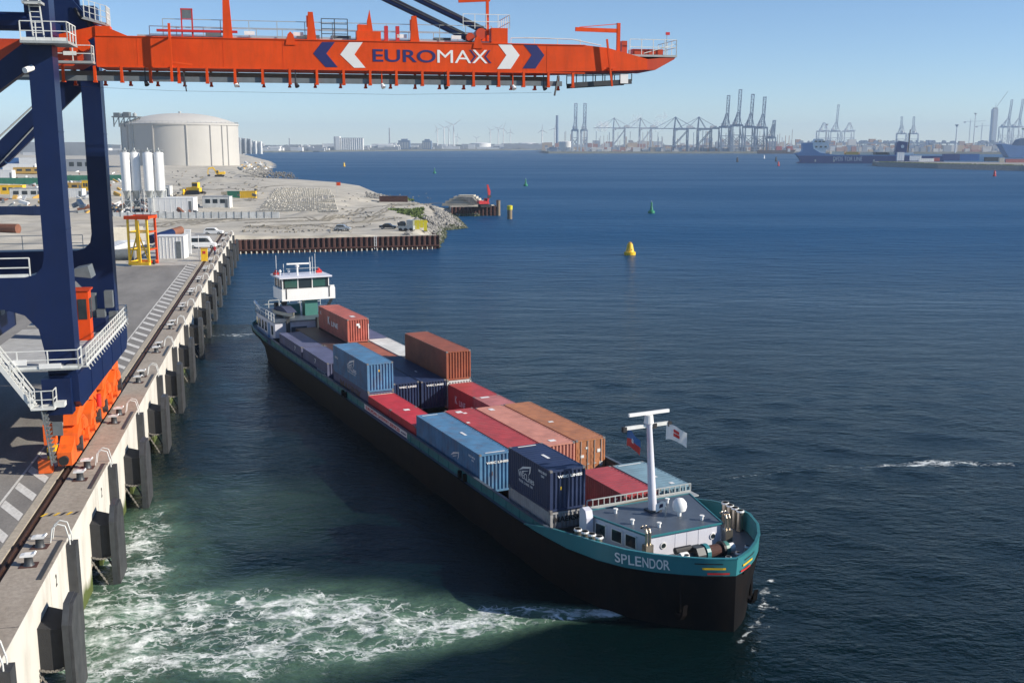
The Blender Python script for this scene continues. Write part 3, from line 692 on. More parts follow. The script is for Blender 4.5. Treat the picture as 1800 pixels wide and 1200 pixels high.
    MB().tube([(-2, 75.5, 29.6), (5, 75.5, 29.35), (20, 75.5, 29.25), (31.5, 75.5, 29.5)], .008, 4).build('hoist_wire', 'steel_dark', C)
    MB().bar((4.8, 74.35, 29.9), (4.8, 74.35, 33.7), .16).bar((4.8, 74.35, 31.2), (6.2, 74.5, 31.05), .1).bar((4.8, 74.35, 30.95), (4.8, 75, 30.95), .1).bar((4.8, 74.35, 32.9), (4.8, 75, 32.9), .1).build('cable_post', 'orange', C)
    # walkway and rails on the boom
    MB().box(2.6, 27, sA + .5, sA + 1.5, 32.88, 33.05).build('boom_walkway', 'galv', C)
    MB().railing([(4.3, sA + .45, 33.0), (27, sA + .45, 33.0)], 1.1, .05, 1, 1.9, .045).railing([(3, sB - .3, 32.9), (27, sB - .3, 32.9)], 1.1, .05, 1, 1.9, .045).build('boom_railing', 'galv', C)
    MB().tube([(28.4, sA + .3, 33.3), (30, sA + .3, 33.35), (33, sA + .3, 33.3), (35.2, sA + .3, 32.9)], .035).railing([(28.4, sA + .3, 32.8), (33.6, sA + .3, 32.8)], .5, .04, 0, 1.6, .02).build('handrail', 'white_rail', C)
    MB().box(3.9, 9.2, sA + .15, sA + .5, 33.25, 33.4).build('cable_tray', 'red', C)
    for t in (10, 13.3, 20.5, 24.4): MB().box(t - .35, t + .35, sA + .3, sA + .42, 33.15, 33.4).build('lamp_box', 'white', C)
    for t0, L_ in ((7, 1.0), (13.2, 1.6), (15.6, 1.4), (23, 1.2)): MB().box(t0, t0 + L_, sA + 1.6, sA + 2.5, 32.9, 33.35).build('winch_box', 'steel_grey', C)
    MB().railing([(14.9, sA + .4, 33.0), (16.7, sA + .4, 33.0)], 1.35, .06, 3, .9, .05).build('gate_frame', 'steel_dark', C)
    def fin(t, top, w0=.55, w1=.32):
        f = MB().prism([(t - w0 / 2, 32.88), (t - w1 / 2, top), (t + w1 / 2 + .02, top), (t + w0 / 2 + .1, 32.88)], 1, sA + .1, sA + .5).build('boom_post', 'orange', C)
        MB().box(t - w1 / 2 - .12, t - w1 / 2 + .02, sA + .12, sA + .4, top - 1.0, top - .25).build('bracket', 'orange_dark', f)
    fin(8.5, 36.6); fin(14.15, 34.75); fin(21.35, 34.65)
    fr = MB(); 
    for t in (5.55, 6.25): fr.bar((t, sA + .3, 32.9), (t, sA + .3, 34.75), .09)
    fr.bar((5.5, sA + .3, 34.75), (6.3, sA + .3, 34.75), .09).bar((5.5, sA + .3, 34.1), (6.3, sA + .3, 34.1), .07).build('sign_frame', 'red', C)
    MB().box(5.6, 6.2, sA + .25, sA + .32, 34.15, 34.7).build('sign_plate', 'steel_grey', C)
    MB().box(17.3, 19.0, sA + .1, sA + 1.2, 32.89, 33.55).box(17.4, 18.1, sA + .2, sA + 1.1, 33.55, 34.0).prism([(18.1, 33.5), (18.05, 34.2), (18.25, 35.0), (18.45, 33.6)], 1, sA + .2, sA + .5).build('rope_saddle', 'orange', C)
    for t in (12.75, 25.9): MB().prism([(t - .35, 32.5), (t - .2, 33.2), (t, 33.4), (t + .2, 33.2), (t + .35, 32.5)], 1, sA - .06, sA + .15).build('lifting_lug', 'orange', C)
    for t in (19.4, 20.2): MB().box(t - .13, t + .13, sA + .3, sA + .6, 32.9, 33.95).build('red_post', 'red', C)
    [MB().box(26.9, 28.1, y_, y_ + .88, 32.88, 33.95).build('stay_bracket', 'orange', C) for y_ in (sA + .02, sB - .9)]
    MB().cyl((26.2, sA + .2, 33.55), (26.2, sA + 1.2, 33.55), .4, n=14).cyl((25.4, sA + .2, 33.3), (25.4, sA + .8, 33.3), .3, n=14).build('rope_sheave', 'orange_dark', C)
    dv = MB().bar((26.7, sA + .5, 33.5), (26.7, sA + .5, 36.1), .2).bar((26.9, sA + .5, 35.95), (24.6, sA + .5, 35.8), .18, .24).build('davit', 'orange', C)
    dv2 = MB().bar((36.6, sA + .6, 32.5), (36.6, sA + .6, 34.55), .24).bar((36.7, sA + .6, 34.0), (33.3, sA + .6, 34.05), .2, .28).bar((36.6, sA + .6, 34.5), (33.6, sA + .6, 34.2), .05).build('davit', 'orange', C)
    MB().railing([(24.9, sA + .3, 33.9), (28.3, sA + .3, 33.9), (28.3, sB - .6, 33.9)], 1.0, .045, 1, .8, .04).build('stay_railing', 'white_rail', C)
    # fore stays rising to the apex
    apex = Vector((-2.5, 0, 43.5))
    for sy, t0, z0 in ((sA + .6, 25.6, 33.1), (sB - .6, 27.6, 33.9)):
        p = Vector((t0, sy, z0)); a = p + Vector((-28, 0, 12.3))
        MB().bar(p, a, .3, .4).build('fore_stay', 'navy', C)
        MB().tube([p + Vector((-.4, .4, .5)), a + Vector((-.4, .4, .8))], .06).tube([p + Vector((0, -.3, .15)), a + Vector((0, -.3, -.2))], .05).build('stay_wire', 'steel_dark', C)
    MB().prism([(-3.0, 33), (-3.2, 44), (-2.2, 44), (-1.4, 35.2), (-.05, 33.55), (-.15, 33.2), (-1.8, 33.0), (-2.2, 33.6)], 1, sA + .9, sA + 1.3).prism([(-3.0, 33), (-3.2, 44), (-2.2, 44), (-1.4, 35.2), (-.05, 33.55), (-.15, 33.2), (-1.8, 33.0), (-2.2, 33.6)], 1, sB - 1.3, sB - .9).build('pylon_plate', 'navy', C)
    MB().box(-2.9, -2.3, 69.9, 85.5, 32.7, 33.6).build('top_beam', 'navy', C)
    MB().tube([(-1.3, sA + .8, 34.7), (-1.0, sA + .8, 34.1), (-.5, sA + .8, 33.9), (-.45, sA + .8, 33.4)], .1).build('cable_loop', 'black', C)
    # platforms round the leg head and the hinge
    up = MB().box(-3.0, -.3, 66.9, 68.15, 31.65, 31.8).box(-1.4, -.3, 68.15, 69.8, 31.65, 31.8).build('head_platform', 'galv', C)
    MB().railing([(-2.95, 66.95, 31.8), (-.35, 66.95, 31.8), (-.35, 69.7, 31.8)], 1.1, .06, 1, .8, .05).box(-2.95, -.35, 66.93, 66.97, 31.8, 31.98).build('platform_railing', 'white_rail', up)
    ld = MB()
    for t in (-2.35, -1.75): ld.bar((t, 67.6, 31.8), (t - .35, 67.6, 37), .07)
    for k in range(17): ld.bar((-2.35 - k * .021, 67.6, 32 + k * .3), (-1.75 - k * .021, 67.6, 32 + k * .3), .04)
    for z in (33.9, 34.6, 35.4): ld.tube([(-2.6, 67.6, z), (-2.6, 67.0, z), (-1.9, 67.0, z), (-1.9, 67.6, z)], .025)
    ld.build('ladder', 'white_rail', C)
    MB().box(-2.75, -1.7, 67.0, 68.1, 33.9, 34.05).railing([(-2.75, 67.0, 34.05), (-1.7, 67.0, 34.05)], 1, .06).build('ladder_rest', 'galv', C)
    mp = MB().box(-2.5, -.1, 73.9, 74.9, 31.0, 31.15).build('hinge_platform', 'galv', C)
    MB().railing([(-2.5, 73.95, 31.1), (-.15, 73.95, 31.1), (-.15, 74.8, 31.1)], 1.05, .06, 1, 1.2, .05).box(-1.9, -1.1, 73.9, 73.94, 31.5, 31.75).build('platform_railing', 'white_rail', mp)
    tp = MB().prism([(-.9, 34.0), (-.7, 34.15), (.7, 33.75), (.6, 33.6)], 1, sA + .5, sA + 2.2).build('pylon_platform', 'galv', C)
    MB().railing([(-.7, sA + .5, 34.1), (.7, sA + .5, 33.7), (.7, sA + 2.1, 33.7)], 1.15, .05, 2, .4, .04).build('platform_railing', 'white_rail', tp)
    tc = MB().box(37.4, 41.1, sA + .2, sB - .2, 32.15, 32.3).build('tip_platform', 'galv', C)
    MB().railing([(37.4, sA + .25, 32.3), (41.05, sA + .25, 32.3), (41.05, sB - .3, 32.3)], 1.1, .05, 1, .95, .045).bar((38.5, sA + .3, 32.4), (41, sA + .3, 33.1), .05).build('platform_railing', 'white_rail', tc)
    MB().box(37.8, 40.2, sA + .8, sA + 1.8, 32.31, 32.75).box(36.9, 37.3, sA + .6, sA + 1.4, 32.1, 33.3).build('tip_winch', 'orange_dark', C)
    MB().bar((40.2, sA + .3, 32.3), (40.3, sA + .3, 33.9), .04).build('anemometer_mast', 'galv', C)
    MB().box(40.2, 40.5, sA + .25, sA + .35, 33.75, 33.95).build('wind_vane', 'red', C)
    cg = MB()
    for sy in (sA + .3, sA + 2.2):
        cg.bar((33.1, sy, 30.05), (37.6, sy, 30.35), .1, .35); cg.bar((33.1, sy, 30.8), (37.6, sy, 30.95), .06)
        for k in range(7): cg.bar((33.1 + k * .75, sy, 30.1 + k * .05), (33.1 + k * .75, sy, 30.9), .06)
    cg.build('service_cage', 'steel_dark', C)
    MB().box(36.7, 37.3, sA + .2, sA + .5, 30.2, 30.9).build('cage_plate', 'white', C)
    MB().bar((35.9, 74.7, 29.95), (35.45, 74.7, 33.3), .13).bar((35.2, 74.7, 31.25), (36.2, 74.9, 31.3), .06).bar((35.6, 74.7, 31.2), (35.6, 75.05, 31.2), .08).build('cable_post', 'orange', C)
    # lettering and arrow marks on the near face of the boom
    def sgn(name, pts, mat):
        P = [QP(x, y, sA) for x, y in pts]
        MB().prism(P, 1, sA - .016, sA - .003).build(name, mat, C)
    k4 = lambda P, x0: [(x0 + x / 4, y / 4) for x, y in P]
    sgn('arrow_mark', k4([(465, 297), (555, 297), (495, 378), (575, 474), (490, 474), (402, 378)], 450), 'navy_print')
    sgn('arrow_mark', k4([(655, 299), (750, 299), (692, 385), (770, 478), (690, 478), (592, 385)], 450), 'white_print')
    sgn('arrow_mark', k4([(103, 314), (195, 314), (253, 390), (190, 486), (95, 486), (160, 390)], 850), 'white_print')
    sgn('arrow_mark', k4([(280, 314), (370, 314), (428, 390), (365, 483), (275, 483), (338, 388)], 850), 'navy_print')
    def word(txt, x0, x1, y0, y1, mat, bold):
        a = QP(x0, y0, sA); b = QP(x1, y1, sA)
        place('lettering', text_mesh(txt, b[0] - a[0], a[1] - b[1], mat, bold), C, ((a[0] + b[0]) / 2, sA - .014, (a[1] + b[1]) / 2), (1, 0, 0), (0, 0, 1))
    word('EURO', 655, 766, 86.5, 110.5, 'navy_print', .012)
    word('MA', 768.5, 828, 88, 111.5, 'white_print', .0)
    word('X', 830, 857, 88, 111.8, 'white_print', .0)
    sgn('lettering_accent', k4([(1500, 352), (1512, 352), (1548, 400), (1512, 445), (1498, 445), (1534, 400)], 450), 'navy_print')
    sgn('lettering_accent', k4([(1634, 356), (1648, 356), (1618, 400), (1656, 446), (1640, 446), (1605, 400)], 450), 'navy_print')
make_crane()
# ------------------------------------------------------------------ quay furniture
def ordw(k): return ORD[k]
def make_bollards():
    plate = MB().box(-.42, .42, -.36, .36, .004, .03).mesh('base_plate', 'rust')
    post = MB().lathe([(.27, .03), (.22, .12), (.20, .42), (.24, .50)], 14).mesh('post', 'steel_dark', True)
    head = MB().prism([(-.36, .50), (-.36, .58), (-.15, .62), (.14, .61), (.32, .68), (.37, .62), (.25, .50)], 1, -.21, .21).mesh('head', 'white')
    for i in range(-1, 15):
        for j in (0, 1):
            s = FS0 + FSP * i + 4.4 + 2.5 * j
            w = ('nearer', 'farther')[j]
            b = thing('bollard', f'white capped mooring bollard, {w} one of the {ordw(i + 1)} pair from the picture bottom', 'bollard', Q(-1.15, s, ZQ + .004), QA + random.uniform(-.06, .06), 'bollards along the quay edge')
            for n, m in (('base_plate', plate), ('post', post), ('head', head)): link(n, m, b)
make_bollards()
def chain_mb(p, q, sag, n):
    mb = MB(); p = Vector(p); q = Vector(q); pts = []
    for k in range(n + 1):
        t = k / n; v = p.lerp(q, t); v.z -= sag * 4 * t * (1 - t); pts.append(v)
    for k in range(n):
        a, b = pts[k], pts[k + 1]; mb.bar(a - (b - a) * .15, b + (b - a) * .15, .05 if k % 2 else .12, .12 if k % 2 else .05)
    return mb
def make_fenders():
    w = 2.7
    panel = MB().prism([(0, -2), (w, -2), (w, 3.9), (w - .7, 4.75), (.7, 4.75), (0, 3.95)], 0, 1.08, 1.36).mesh('steel_panel', 'steel_dark')
    pads = []
    face = MB().prism([(0.03, -2), (w - .03, -2), (w - .03, 3.85), (w - .73, 4.7), (.73, 4.7), (.03, 3.9)], 0, 1.36, 1.52).mesh('facing_pad', 'fender_face')
    rub = MB().add([(-.02, .1, 1.5), (-.02, w - .1, 1.5), (-.02, w - .1, 3.85), (-.02, .1, 3.85), (1.08, .35, 1.75), (1.08, w - .35, 1.75), (1.08, w - .35, 3.6), (1.08, .35, 3.6)], [(0, 1, 2, 3), (4, 5, 6, 7), (0, 1, 5, 4), (1, 2, 6, 5), (2, 3, 7, 6), (3, 0, 4, 7)]).mesh('rubber_block', 'rubber')
    c1 = chain_mb((.0, -.1, 1.9), (1.1, .25, 1.75), .14, 12).mesh('chain', 'chain')
    c2 = chain_mb((.0, -.15, 1.7), (1.12, .3, -.6), .02, 18).mesh('chain', 'chain')
    c3 = chain_mb((.0, w + .1, 1.7), (1.12, w - .3, -.6), .02, 18).mesh('chain', 'chain')
    pile = MB().cyl((-.9, w / 2, -2.5), (-.9, w / 2, 1.45), .45, n=14).mesh('support_pile', 'rock_wet')
    sl = MB().box(0, .48, -.42, .42, -2, 5.12).mesh('wall_strip', 'fender_face')
    hoop = MB().tube([(-.75, -.3, ZQ), (-.62, -.3, ZQ + .75), (-.35, -.3, ZQ + .98), (.02, -.3, ZQ + .86), (.2, -.3, ZQ + .1), (.22, -.3, ZQ - 1.2)], .036).mesh('handrail_hoop', 'white_rail', True)
    for i in range(-2, 16):
        s = FS0 + FSP * i
        if s + 4 < S_END:
            f = thing('fender', f'dark chained fender panel on the quay wall, {ordw(i + 2)} from the picture bottom', 'fender', Q(0, s, 0), QA, 'fenders along the quay wall')
            for n, m in (('steel_panel', panel), ('rubber_block', rub), ('chain', c1), ('chain', c2), ('chain', c3), ('support_pile', pile)): o = link(n, m, f)
            link('facing_pad', face, f)
        if s + 8 < S_END:
            g = thing('ladder_guard', f'black wall strip with white ladder hoops, {ordw(i + 2)} from the picture bottom', 'ladder guard', Q(0, s + 7.75, 0), QA, 'ladder guards on the quay wall')
            link('wall_strip', sl, g)
            for y in (0, .6): o = link('handrail_hoop', hoop, g); o.location = (0, y, 0)
make_fenders()
# ------------------------------------------------------------------ the container barge (x bow, y port, z up)
def ip(tab):
    xs = [a for a, _ in tab]; ys = [b for _, b in tab]
    return lambda x: float(np.interp(x, xs, ys))
b_top = ip([(-72.8, 3.2), (-72.3, 4.4), (-71, 5.1), (-68, 5.6), (-62, 5.75), (10, 5.75), (13.6, 5.7), (16.3, 5.25), (18, 4.5), (19.4, 3.45), (20.4, 2.4), (21.1, 1.5), (21.6, .62), (21.85, .0)])
b_wl = ip([(-72.8, .4), (-69, 2.2), (-66, 4.0), (-62, 5.3), (-57, 5.75), (10, 5.72), (13.6, 5.45), (16.3, 4.75), (18, 3.85), (19.4, 2.85), (20.4, 1.9), (21.1, 1.1), (21.6, .4), (21.85, .0)])
z_k = ip([(-72.8, 1.5), (-71, .9), (-68, .1), (-65, -.8), (-60, -2), (30, -2)])
z_g = ip([(-72.8, 2.9), (-66, 2.6), (-60, 2.43), (6, 2.43), (10, 2.55), (16, 2.97), (21.9, 3.22)])
z_b = ip([(8.3, 2.52), (10.5, 3.05), (12.8, 3.6), (16, 4.0), (21.9, 4.15)])
def make_barge():
    B = thing('container_barge', 'long black and teal container barge with white wheelhouse at its stern', 'ship', S(0, 0, 0), SA)
    xs = [-72.8, -72.3, -71, -69.5, -68, -66, -64, -62, -60, -57, -45, -30, -15, 0, 6, 8.3, 10, 12, 13.6, 15, 16.3, 17.2, 18, 18.8, 19.4, 20, 20.4, 20.8, 21.1, 21.4, 21.6, 21.75, 21.85]
    def sect(x):
        zk, zg, bt, bw = z_k(x), z_g(x), b_top(x), b_wl(x)
        mid = bw + (bt - bw) * .45
        lo = max(zk + .05, 0.) if zk > 0 else 0.
        return [(bw * .75, zk), (bw * .97, zk * .5 + lo * .5), (bw, lo), (mid, lo + (zg - lo) * .5), (bt, zg - .25), (bt, zg)]
    mb = MB(); n = 6
    for x in xs:
        for y, z in sect(x): mb.v.append((x, -y, z))
        for y, z in sect(x): mb.v.append((x, y, z))
    for i in range(len(xs) - 1):
        a = i * 12; b = a + 12
        for k in range(n - 1):
            mb.f.append((a + k, a + k + 1, b + k + 1, b + k)); mb.f.append((a + 6 + k, b + 6 + k, b + 7 + k, a + 7 + k))
        mb.f.append((a, b, b + 6, a + 6))
    mb.f.append(tuple(range(6)) + tuple(range(11, 5, -1)))
    mb.build('hull', 'hull_black', B, True)
    # rubbing strake at the gunwale
    for sg in (-1, 1):
        gw = MB(); px = [x for x in xs if -72.3 <= x <= 21.6]
        for a, b in zip(px[:-1], px[1:]): gw.bar((a, sg * (b_top(a) + .02), z_g(a) - .04), (b, sg * (b_top(b) + .02), z_g(b) - .04), .12, .12)
        gw.build('rubbing_strake', 'hull_black', B)
    # side decks, bow deck, stern deck
    def deck(x0, x1, off, name, mat, inner=None):
        px = sorted(set([x0, x1] + [x for x in xs if x0 < x < x1])); m = MB()
        if inner is None:
            for x in px: m.v += [(x, -max(.02, b_top(x) - .05), z_g(x) + off), (x, max(.02, b_top(x) - .05), z_g(x) + off)]
            for i in range(len(px) - 1): m.f.append((2 * i, 2 * i + 2, 2 * i + 3, 2 * i + 1))
        else:
            for sg in (-1, 1):
                o = len(m.v)
                for x in px: m.v += [(x, sg * (b_top(x) - .02), z_g(x) + off), (x, sg * inner, z_g(x) + off)]
                for i in range(len(px) - 1): m.f.append((o + 2 * i, o + 2 * i + 2, o + 2 * i + 3, o + 2 * i + 1))
        m.build(name, mat, B)
    deck(11.0, 21.7, -.08, 'bow_deck', 'ship_deck'); deck(-72.6, -59.8, -.04, 'stern_deck', 'ship_deck'); deck(-59.8, 11.0, -.02, 'side_deck', 'ship_deck', 5.3)
    # hold
    MB().box(-59.8, 11.0, -5.36, 5.36, -1.5, -1.34).build('hold_floor', 'hold', B)
    for x in (-59.8, 10.9): MB().box(x, x + .1, -5.36, 5.36, -1.4, 3.0).build('bulkhead', 'hold', B)
    for sg in (-1, 1): MB().box(-59.8, 11.0, sg * 5.26 - .04, sg * 5.26 + .04, -1.4, 2.95).build('hold_side', 'hold', B)
    pan = MB().box(0, 1.86, -.05, .05, 0, .60).box(1.86, 1.94, -.08, .08, 0, .6).mesh('coaming_panel', 'teal')
    for sg in (-1, 1):
        for k in range(36):
            o = link('coaming_panel', pan, B); o.location = (-59.2 + k * 1.945, sg * 5.40, 2.42)
        MB().box(-59.8, 10.9, sg * 5.38 - .11, sg * 5.38 + .11, 3.02, 3.08).build('coaming_rail', 'ship_deck', B)
    # banner on the coaming
    bn = MB().box(-24.1, -13.3, -5.492, -5.47, 2.40, 3.02).build('banner', 'white_print', B)
    MB().box(-24.1, -13.3, -5.497, -5.492, 2.40, 2.56).build('banner_stripe', 'navy_print', bn)
    place('lettering', text_mesh('EUROPEAN GATEWAY SERVICES', 8.7, .30, 'red', .02), bn, (-19.3, -5.5, 2.79), (1, 0, 0), (0, 0, 1))
    place('lettering', text_mesh('FOR EUROPEAN', 1.1, .12, 'navy_print', .01), bn, (-14.1, -5.5, 2.76), (1, 0, 0), (0, 0, 1))
    # bulwark round the bow
    bx = [x for x in xs if x >= 8.3]
    for nm, sg in (('bulwark', -1), ('bulwark', 1)):
        m = MB()
        for x in bx:
            bt = b_top(x); zg, zb = z_g(x), z_b(x); fl = .06 * min(1, (zb - zg)) * min(1, bt)
            yo = bt + fl; yi = max(.0, bt - .10); xi = x - (.14 if x > 20 else 0)
            m.v += [(x, sg * (bt + .005 * min(1, bt)), zg), (x + (.06 if x > 20.5 else 0), sg * yo, zb), (xi, sg * max(0, yo - .12), zb + .03), (xi, sg * yi, zg - .05)]
        for i in range(len(bx) - 1):
            for k in range(3): a = 4 * i + k; m.f.append((a, a + 4, a + 5, a + 1))
        m.build(nm, 'teal_bright', B, True)
        cp = MB()
        for a, b in zip(bx[:-1], bx[1:]): cp.bar((a, sg * b_top(a), z_b(a) + .05), (b, sg * b_top(b), z_b(b) + .05), .16, .07)
        cp.build('bulwark_rail', 'teal_bright' if sg < 0 else 'teal', B)
        def stripe(x0, x1, f0, f1, mat):
            m2 = MB(); N_ = 10
            for i in range(N_ + 1):
                x = x0 + (x1 - x0) * i / N_; y = sg * (b_top(x) + .045 + .03); zg, zb = z_g(x), z_b(x)
                e = .05
                m2.v += [(x + e, y + sg * e * .4, zg + (zb - zg) * f0), (x + e, y + sg * (e * .4 + .01), zg + (zb - zg) * f1)]
            for i in range(N_): m2.f.append((2 * i, 2 * i + 2, 2 * i + 3, 2 * i + 1))
            m2.build('bow_stripe', mat, B)
        stripe(20.8, 21.6, .72, .79, 'black'); stripe(21.05, 21.66, .42, .54, 'yellow'); stripe(21.2, 21.74, .12, .24, 'red')
        for k, ch in enumerate('SPLENDOR'):
            if sg > 0: break
            x = (17.6, 18.0, 18.33, 18.65, 18.98, 19.3, 19.58, 19.85)[k]; dx = .05
            p = Vector((x, sg * (b_top(x) + .085), z_g(x) + (z_b(x) - z_g(x)) * .52)); q = Vector((x + dx, sg * (b_top(x + dx) + .085), p.z + .004))
            place('lettering', text_mesh(ch, .34, .56, 'white_print', .01), B, p, q - p, (0, -.06, 1))
    for sg in (-1, 1):                                   # stern bulwark
        m = MB(); px = [x for x in xs if x <= -60]
        for x in px: m.v += [(x, sg * b_top(x), z_g(x)), (x, sg * (b_top(x) + .02), z_g(x) + .42), (x, sg * (b_top(x) - .08), z_g(x) + .42), (x, sg * (b_top(x) - .08), z_g(x))]
        for i in range(len(px) - 1):
            for k in range(3): a = 4 * i + k; m.f.append((a, a + 4, a + 5, a + 1))
        m.build('stern_bulwark', 'teal', B)
    MB().box(-72.85, -72.7, -3.2, 3.2, 2.6, 3.3).build('stern_bulwark', 'teal', B)
    # anchors
    for sg in (-1, 1):
        x = 20.2; y = sg * (b_top(x) * .86 + .12); an = MB()
        an.bar((x, y, 2.3), (x + .05, y, 1.0), .14).prism([(x - .5, 1.55), (x - .2, .85), (x + .2, .85), (x + .5, 1.55), (x + .42, .9), (x + .2, .6), (x - .2, .6), (x - .42, .9)], 1, y - .14, y + .14)
        an.build('anchor', 'hull_black', B)
    # ---- bow deckhouse
    P = [(12.3, -3.75), (17.2, -2.45), (17.2, 2.45), (12.3, 3.75)]
    dh = MB().prism(P, 2, 2.6, 4.18).build('deckhouse', 'lilac_white', B)
    MB().prism([(12.15, -3.85), (17.32, -2.5), (17.32, 2.5), (12.15, 3.85)], 2, 4.18, 4.27).build('deckhouse_roof', 'ship_deck', dh)
    ed = MB(); cs = [(12.15, -3.85), (17.32, -2.5), (17.32, 2.5), (12.15, 3.85)]
    for a, b in zip(cs, cs[1:] + cs[:1]): ed.bar((*a, 4.26), (*b, 4.26), .07, .1)
    ed.build('roof_edge', 'teal_bright', dh)
    d = Vector((4.9, 1.3, 0)).normalized()
    for u in (1.3, 2.6, 3.7):
        c = Vector((12.3, -3.75, 3.55)) + d * u + Vector((.26, -1, 0)).normalized() * .015
        place('window', MB().box(-.38, .38, -.34, .34, -.02, .02).mesh('window', 'glass'), dh, c, d, (0, 0, 1))
        place('window_frame', MB().box(-.45, .45, .34, .40, -.02, .03).box(-.45, .45, -.40, -.34, -.02, .03).box(-.45, -.38, -.4, .4, -.02, .03).box(.38, .45, -.4, .4, -.02, .03).mesh('window_frame', 'white'), dh, c, d, (0, 0, 1))
    for y in (-1.5, 1.9):
        f = MB().cyl((17.2, y, 3.55), (17.25, y, 3.55), .2, n=14).build('porthole', 'white', dh); MB().cyl((17.24, y, 3.55), (17.27, y, 3.55), .14, n=14).build('porthole_glass', 'glass', f)
    for y in (-.7, .1, .9): MB().box(17.2, 17.215, y, y + .02, 2.9, 4.1).build('panel_seam', 'lilac_white', dh)
    MB().prism([(12.3, 2.6), (12.3, 4.6), (12.6, 4.75), (13.0, 4.65), (13.15, 4.2), (13.15, 2.6)], 1, -4.15, -3.7).build('companionway', 'lilac_white', B)
    for y in (-2.7, 2.75):                                # exhaust trunks in front of the house
        e = MB().box(17.25, 17.65, y - .25, y + .25, 2.8, 3.9).build('vent_trunk', 'stain_steel', B)
        for o in (-.1, .12): MB().tube([(17.45, y + o, 3.9), (17.45, y + o, 4.55), (17.35, y + o, 4.75), (17.1, y + o, 4.82), (16.9, y + o, 4.7)], .075, 10).build('vent_pipe', 'stain_steel', e, True)
    # mast with radar
    ms = MB().cyl((13.75, .05, 4.25), (13.15, .05, 9.55), .27, .16, n=14).build('mast', 'lilac_white', B, True)
    MB().box(13.4, 14.15, -.35, .45, 4.27, 4.36).build('mast_foot', 'steel_dark', ms)
    MB().bar((13.1, -1.6, 9.35), (13.1, 1.45, 9.35), .14, .2).build('yard', 'white_rail', ms)
    MB().cyl((13.1, .05, 9.5), (13.1, .05, 10.0), .3, .24, n=14).build('radar_housing', 'white', ms)
    MB().bar((13.1, -1.35, 10.12), (13.1, 1.45, 10.12), .16, .18).build('radar_scanner', 'white', ms)
    for y in (-1.65, .45, 1.5): MB().box(12.98, 13.22, y - .12, y + .12, 9.15, 9.45).build('navigation_light', 'black', ms)
    # satellite dome and roof fittings
    dm = MB().lathe([(.12, 4.27), (.12, 4.6), (.38, 4.62), (.44, 4.85), (.40, 5.1), (.24, 5.3), (.02, 5.36)], 18, (15.2, .95, 0)).build('satellite_dome', 'white', B, True)
    MB().cyl((14.95, .15, 4.27), (14.95, .15, 4.9), .05).build('pennant_staff', 'galv', B)
    for x, y in ((13.2, -2.2), (13.0, 1.6), (16.3, -1.2), (16.4, 1.7), (15.2, -2.3)): MB().cyl((x, y, 4.27), (x, y, 4.52), .09, n=10).cyl((x, y, 4.5), (x, y, 4.57), .14, n=10).build('roof_vent', 'white', B)
    rl = MB().box(11.05, 12.1, -2.9, 4.6, 3.98, 4.06); rl.build('catwalk', 'galv', B)
    lad = MB(); lad.bar((11.2, -3.0, 4.1), (11.2, 4.6, 4.1), .06); lad.bar((11.2, -3.0, 4.55), (11.2, 4.6, 4.55), .06)
    for k in range(20): lad.bar((11.2, -3.0 + k * .4, 4.1), (11.2, -3.0 + k * .4, 4.55), .05)
    lad.build('catwalk_ladder', 'galv', B)
    for y in (-2.8, 0, 3.0, 4.5): MB().bar((11.6, y, 2.5), (11.6, y, 4.0), .12).build('catwalk_post', 'steel_grey', B)
    MB().bar((12.0, -2.2, 4.13), (12.0, 1.2, 4.3), .25, .12).build('boat_hook_box', 'timber', B)
    # bitts, winch, bollards on the bow
    def bitt(x, y, z0, h=.75, r=.2):
        b = MB().cyl((x, y, z0), (x, y, z0 + h), r, n=14).build('bitt', 'stain_steel', B, True); MB().cyl((x, y, z0 + h - .1), (x, y, z0 + h), r * 1.22, r * 1.1, n=14).build('bitt_cap', 'white', b)
    for sg in (-1, 1):
        for k in range(4): x = 14.0 + k * .62; bitt(x, sg * (b_top(x) - .42), z_g(x) - .05, 1.3)
    for x, y in ((20.6, 1.1), (20.0, 2.2), (20.9, .2), (19.6, -1.6)): bitt(x, y, z_g(x) - .05, .8, .14)
    wz = 3.3
    wi = MB().cyl((18.6, -.9, wz), (18.6, 2.2, wz), .14, n=12).build('winch_shaft', 'steel_dark', B)
    for y0, y1, r, m in ((-1.35, -.85, .27, 'white'), (-.45, .15, .45, 'black'), (.2, .45, .52, 'teal_bright'), (.5, 1.35, .36, 'rust'), (1.4, 1.55, .48, 'black'), (1.6, 1.85, .42, 'green_wh'), (1.9, 2.3, .26, 'white')):
        MB().cyl((18.6, y0, wz), (18.6, y1, wz), r, n=16).build('winch_drum', m, wi)
    MB().prism([(18.0, 2.8), (19.1, 2.8), (19.1, 3.4), (18.85, 3.75), (18.3, 3.75), (18.0, 3.4)], 1, -.42, .1).build('winch_gearbox', 'steel_dark', wi)
    MB().cyl((18.35, -1.5, 3.62), (18.35, -.45, 3.62), .19, n=12).build('winch_motor', 'black', wi)
    for k in range(2):                                   # mooring bitts amidships
        x = -2.4 + k * .9; bb = MB().cyl((x, -5.56, 2.42), (x, -5.56, 2.95), .16, n=12).build('bitt', 'hull_black', B, True)
    for x in (-30.3,): 
        for k in range(2): MB().cyl((x + k * .8, -5.56, 2.42), (x + k * .8, -5.56, 2.95), .16, n=12).build('bitt', 'hull_black', B, True)
    # ---- stern accommodation
    ac = MB().prism([(-59.9, -4.75), (-69.5, -4.75), (-71.3, -4.1), (-71.3, 4.1), (-69.5, 4.75), (-59.9, 4.75)], 2, 2.5, 4.85).build('accommodation', 'lilac_white', B)
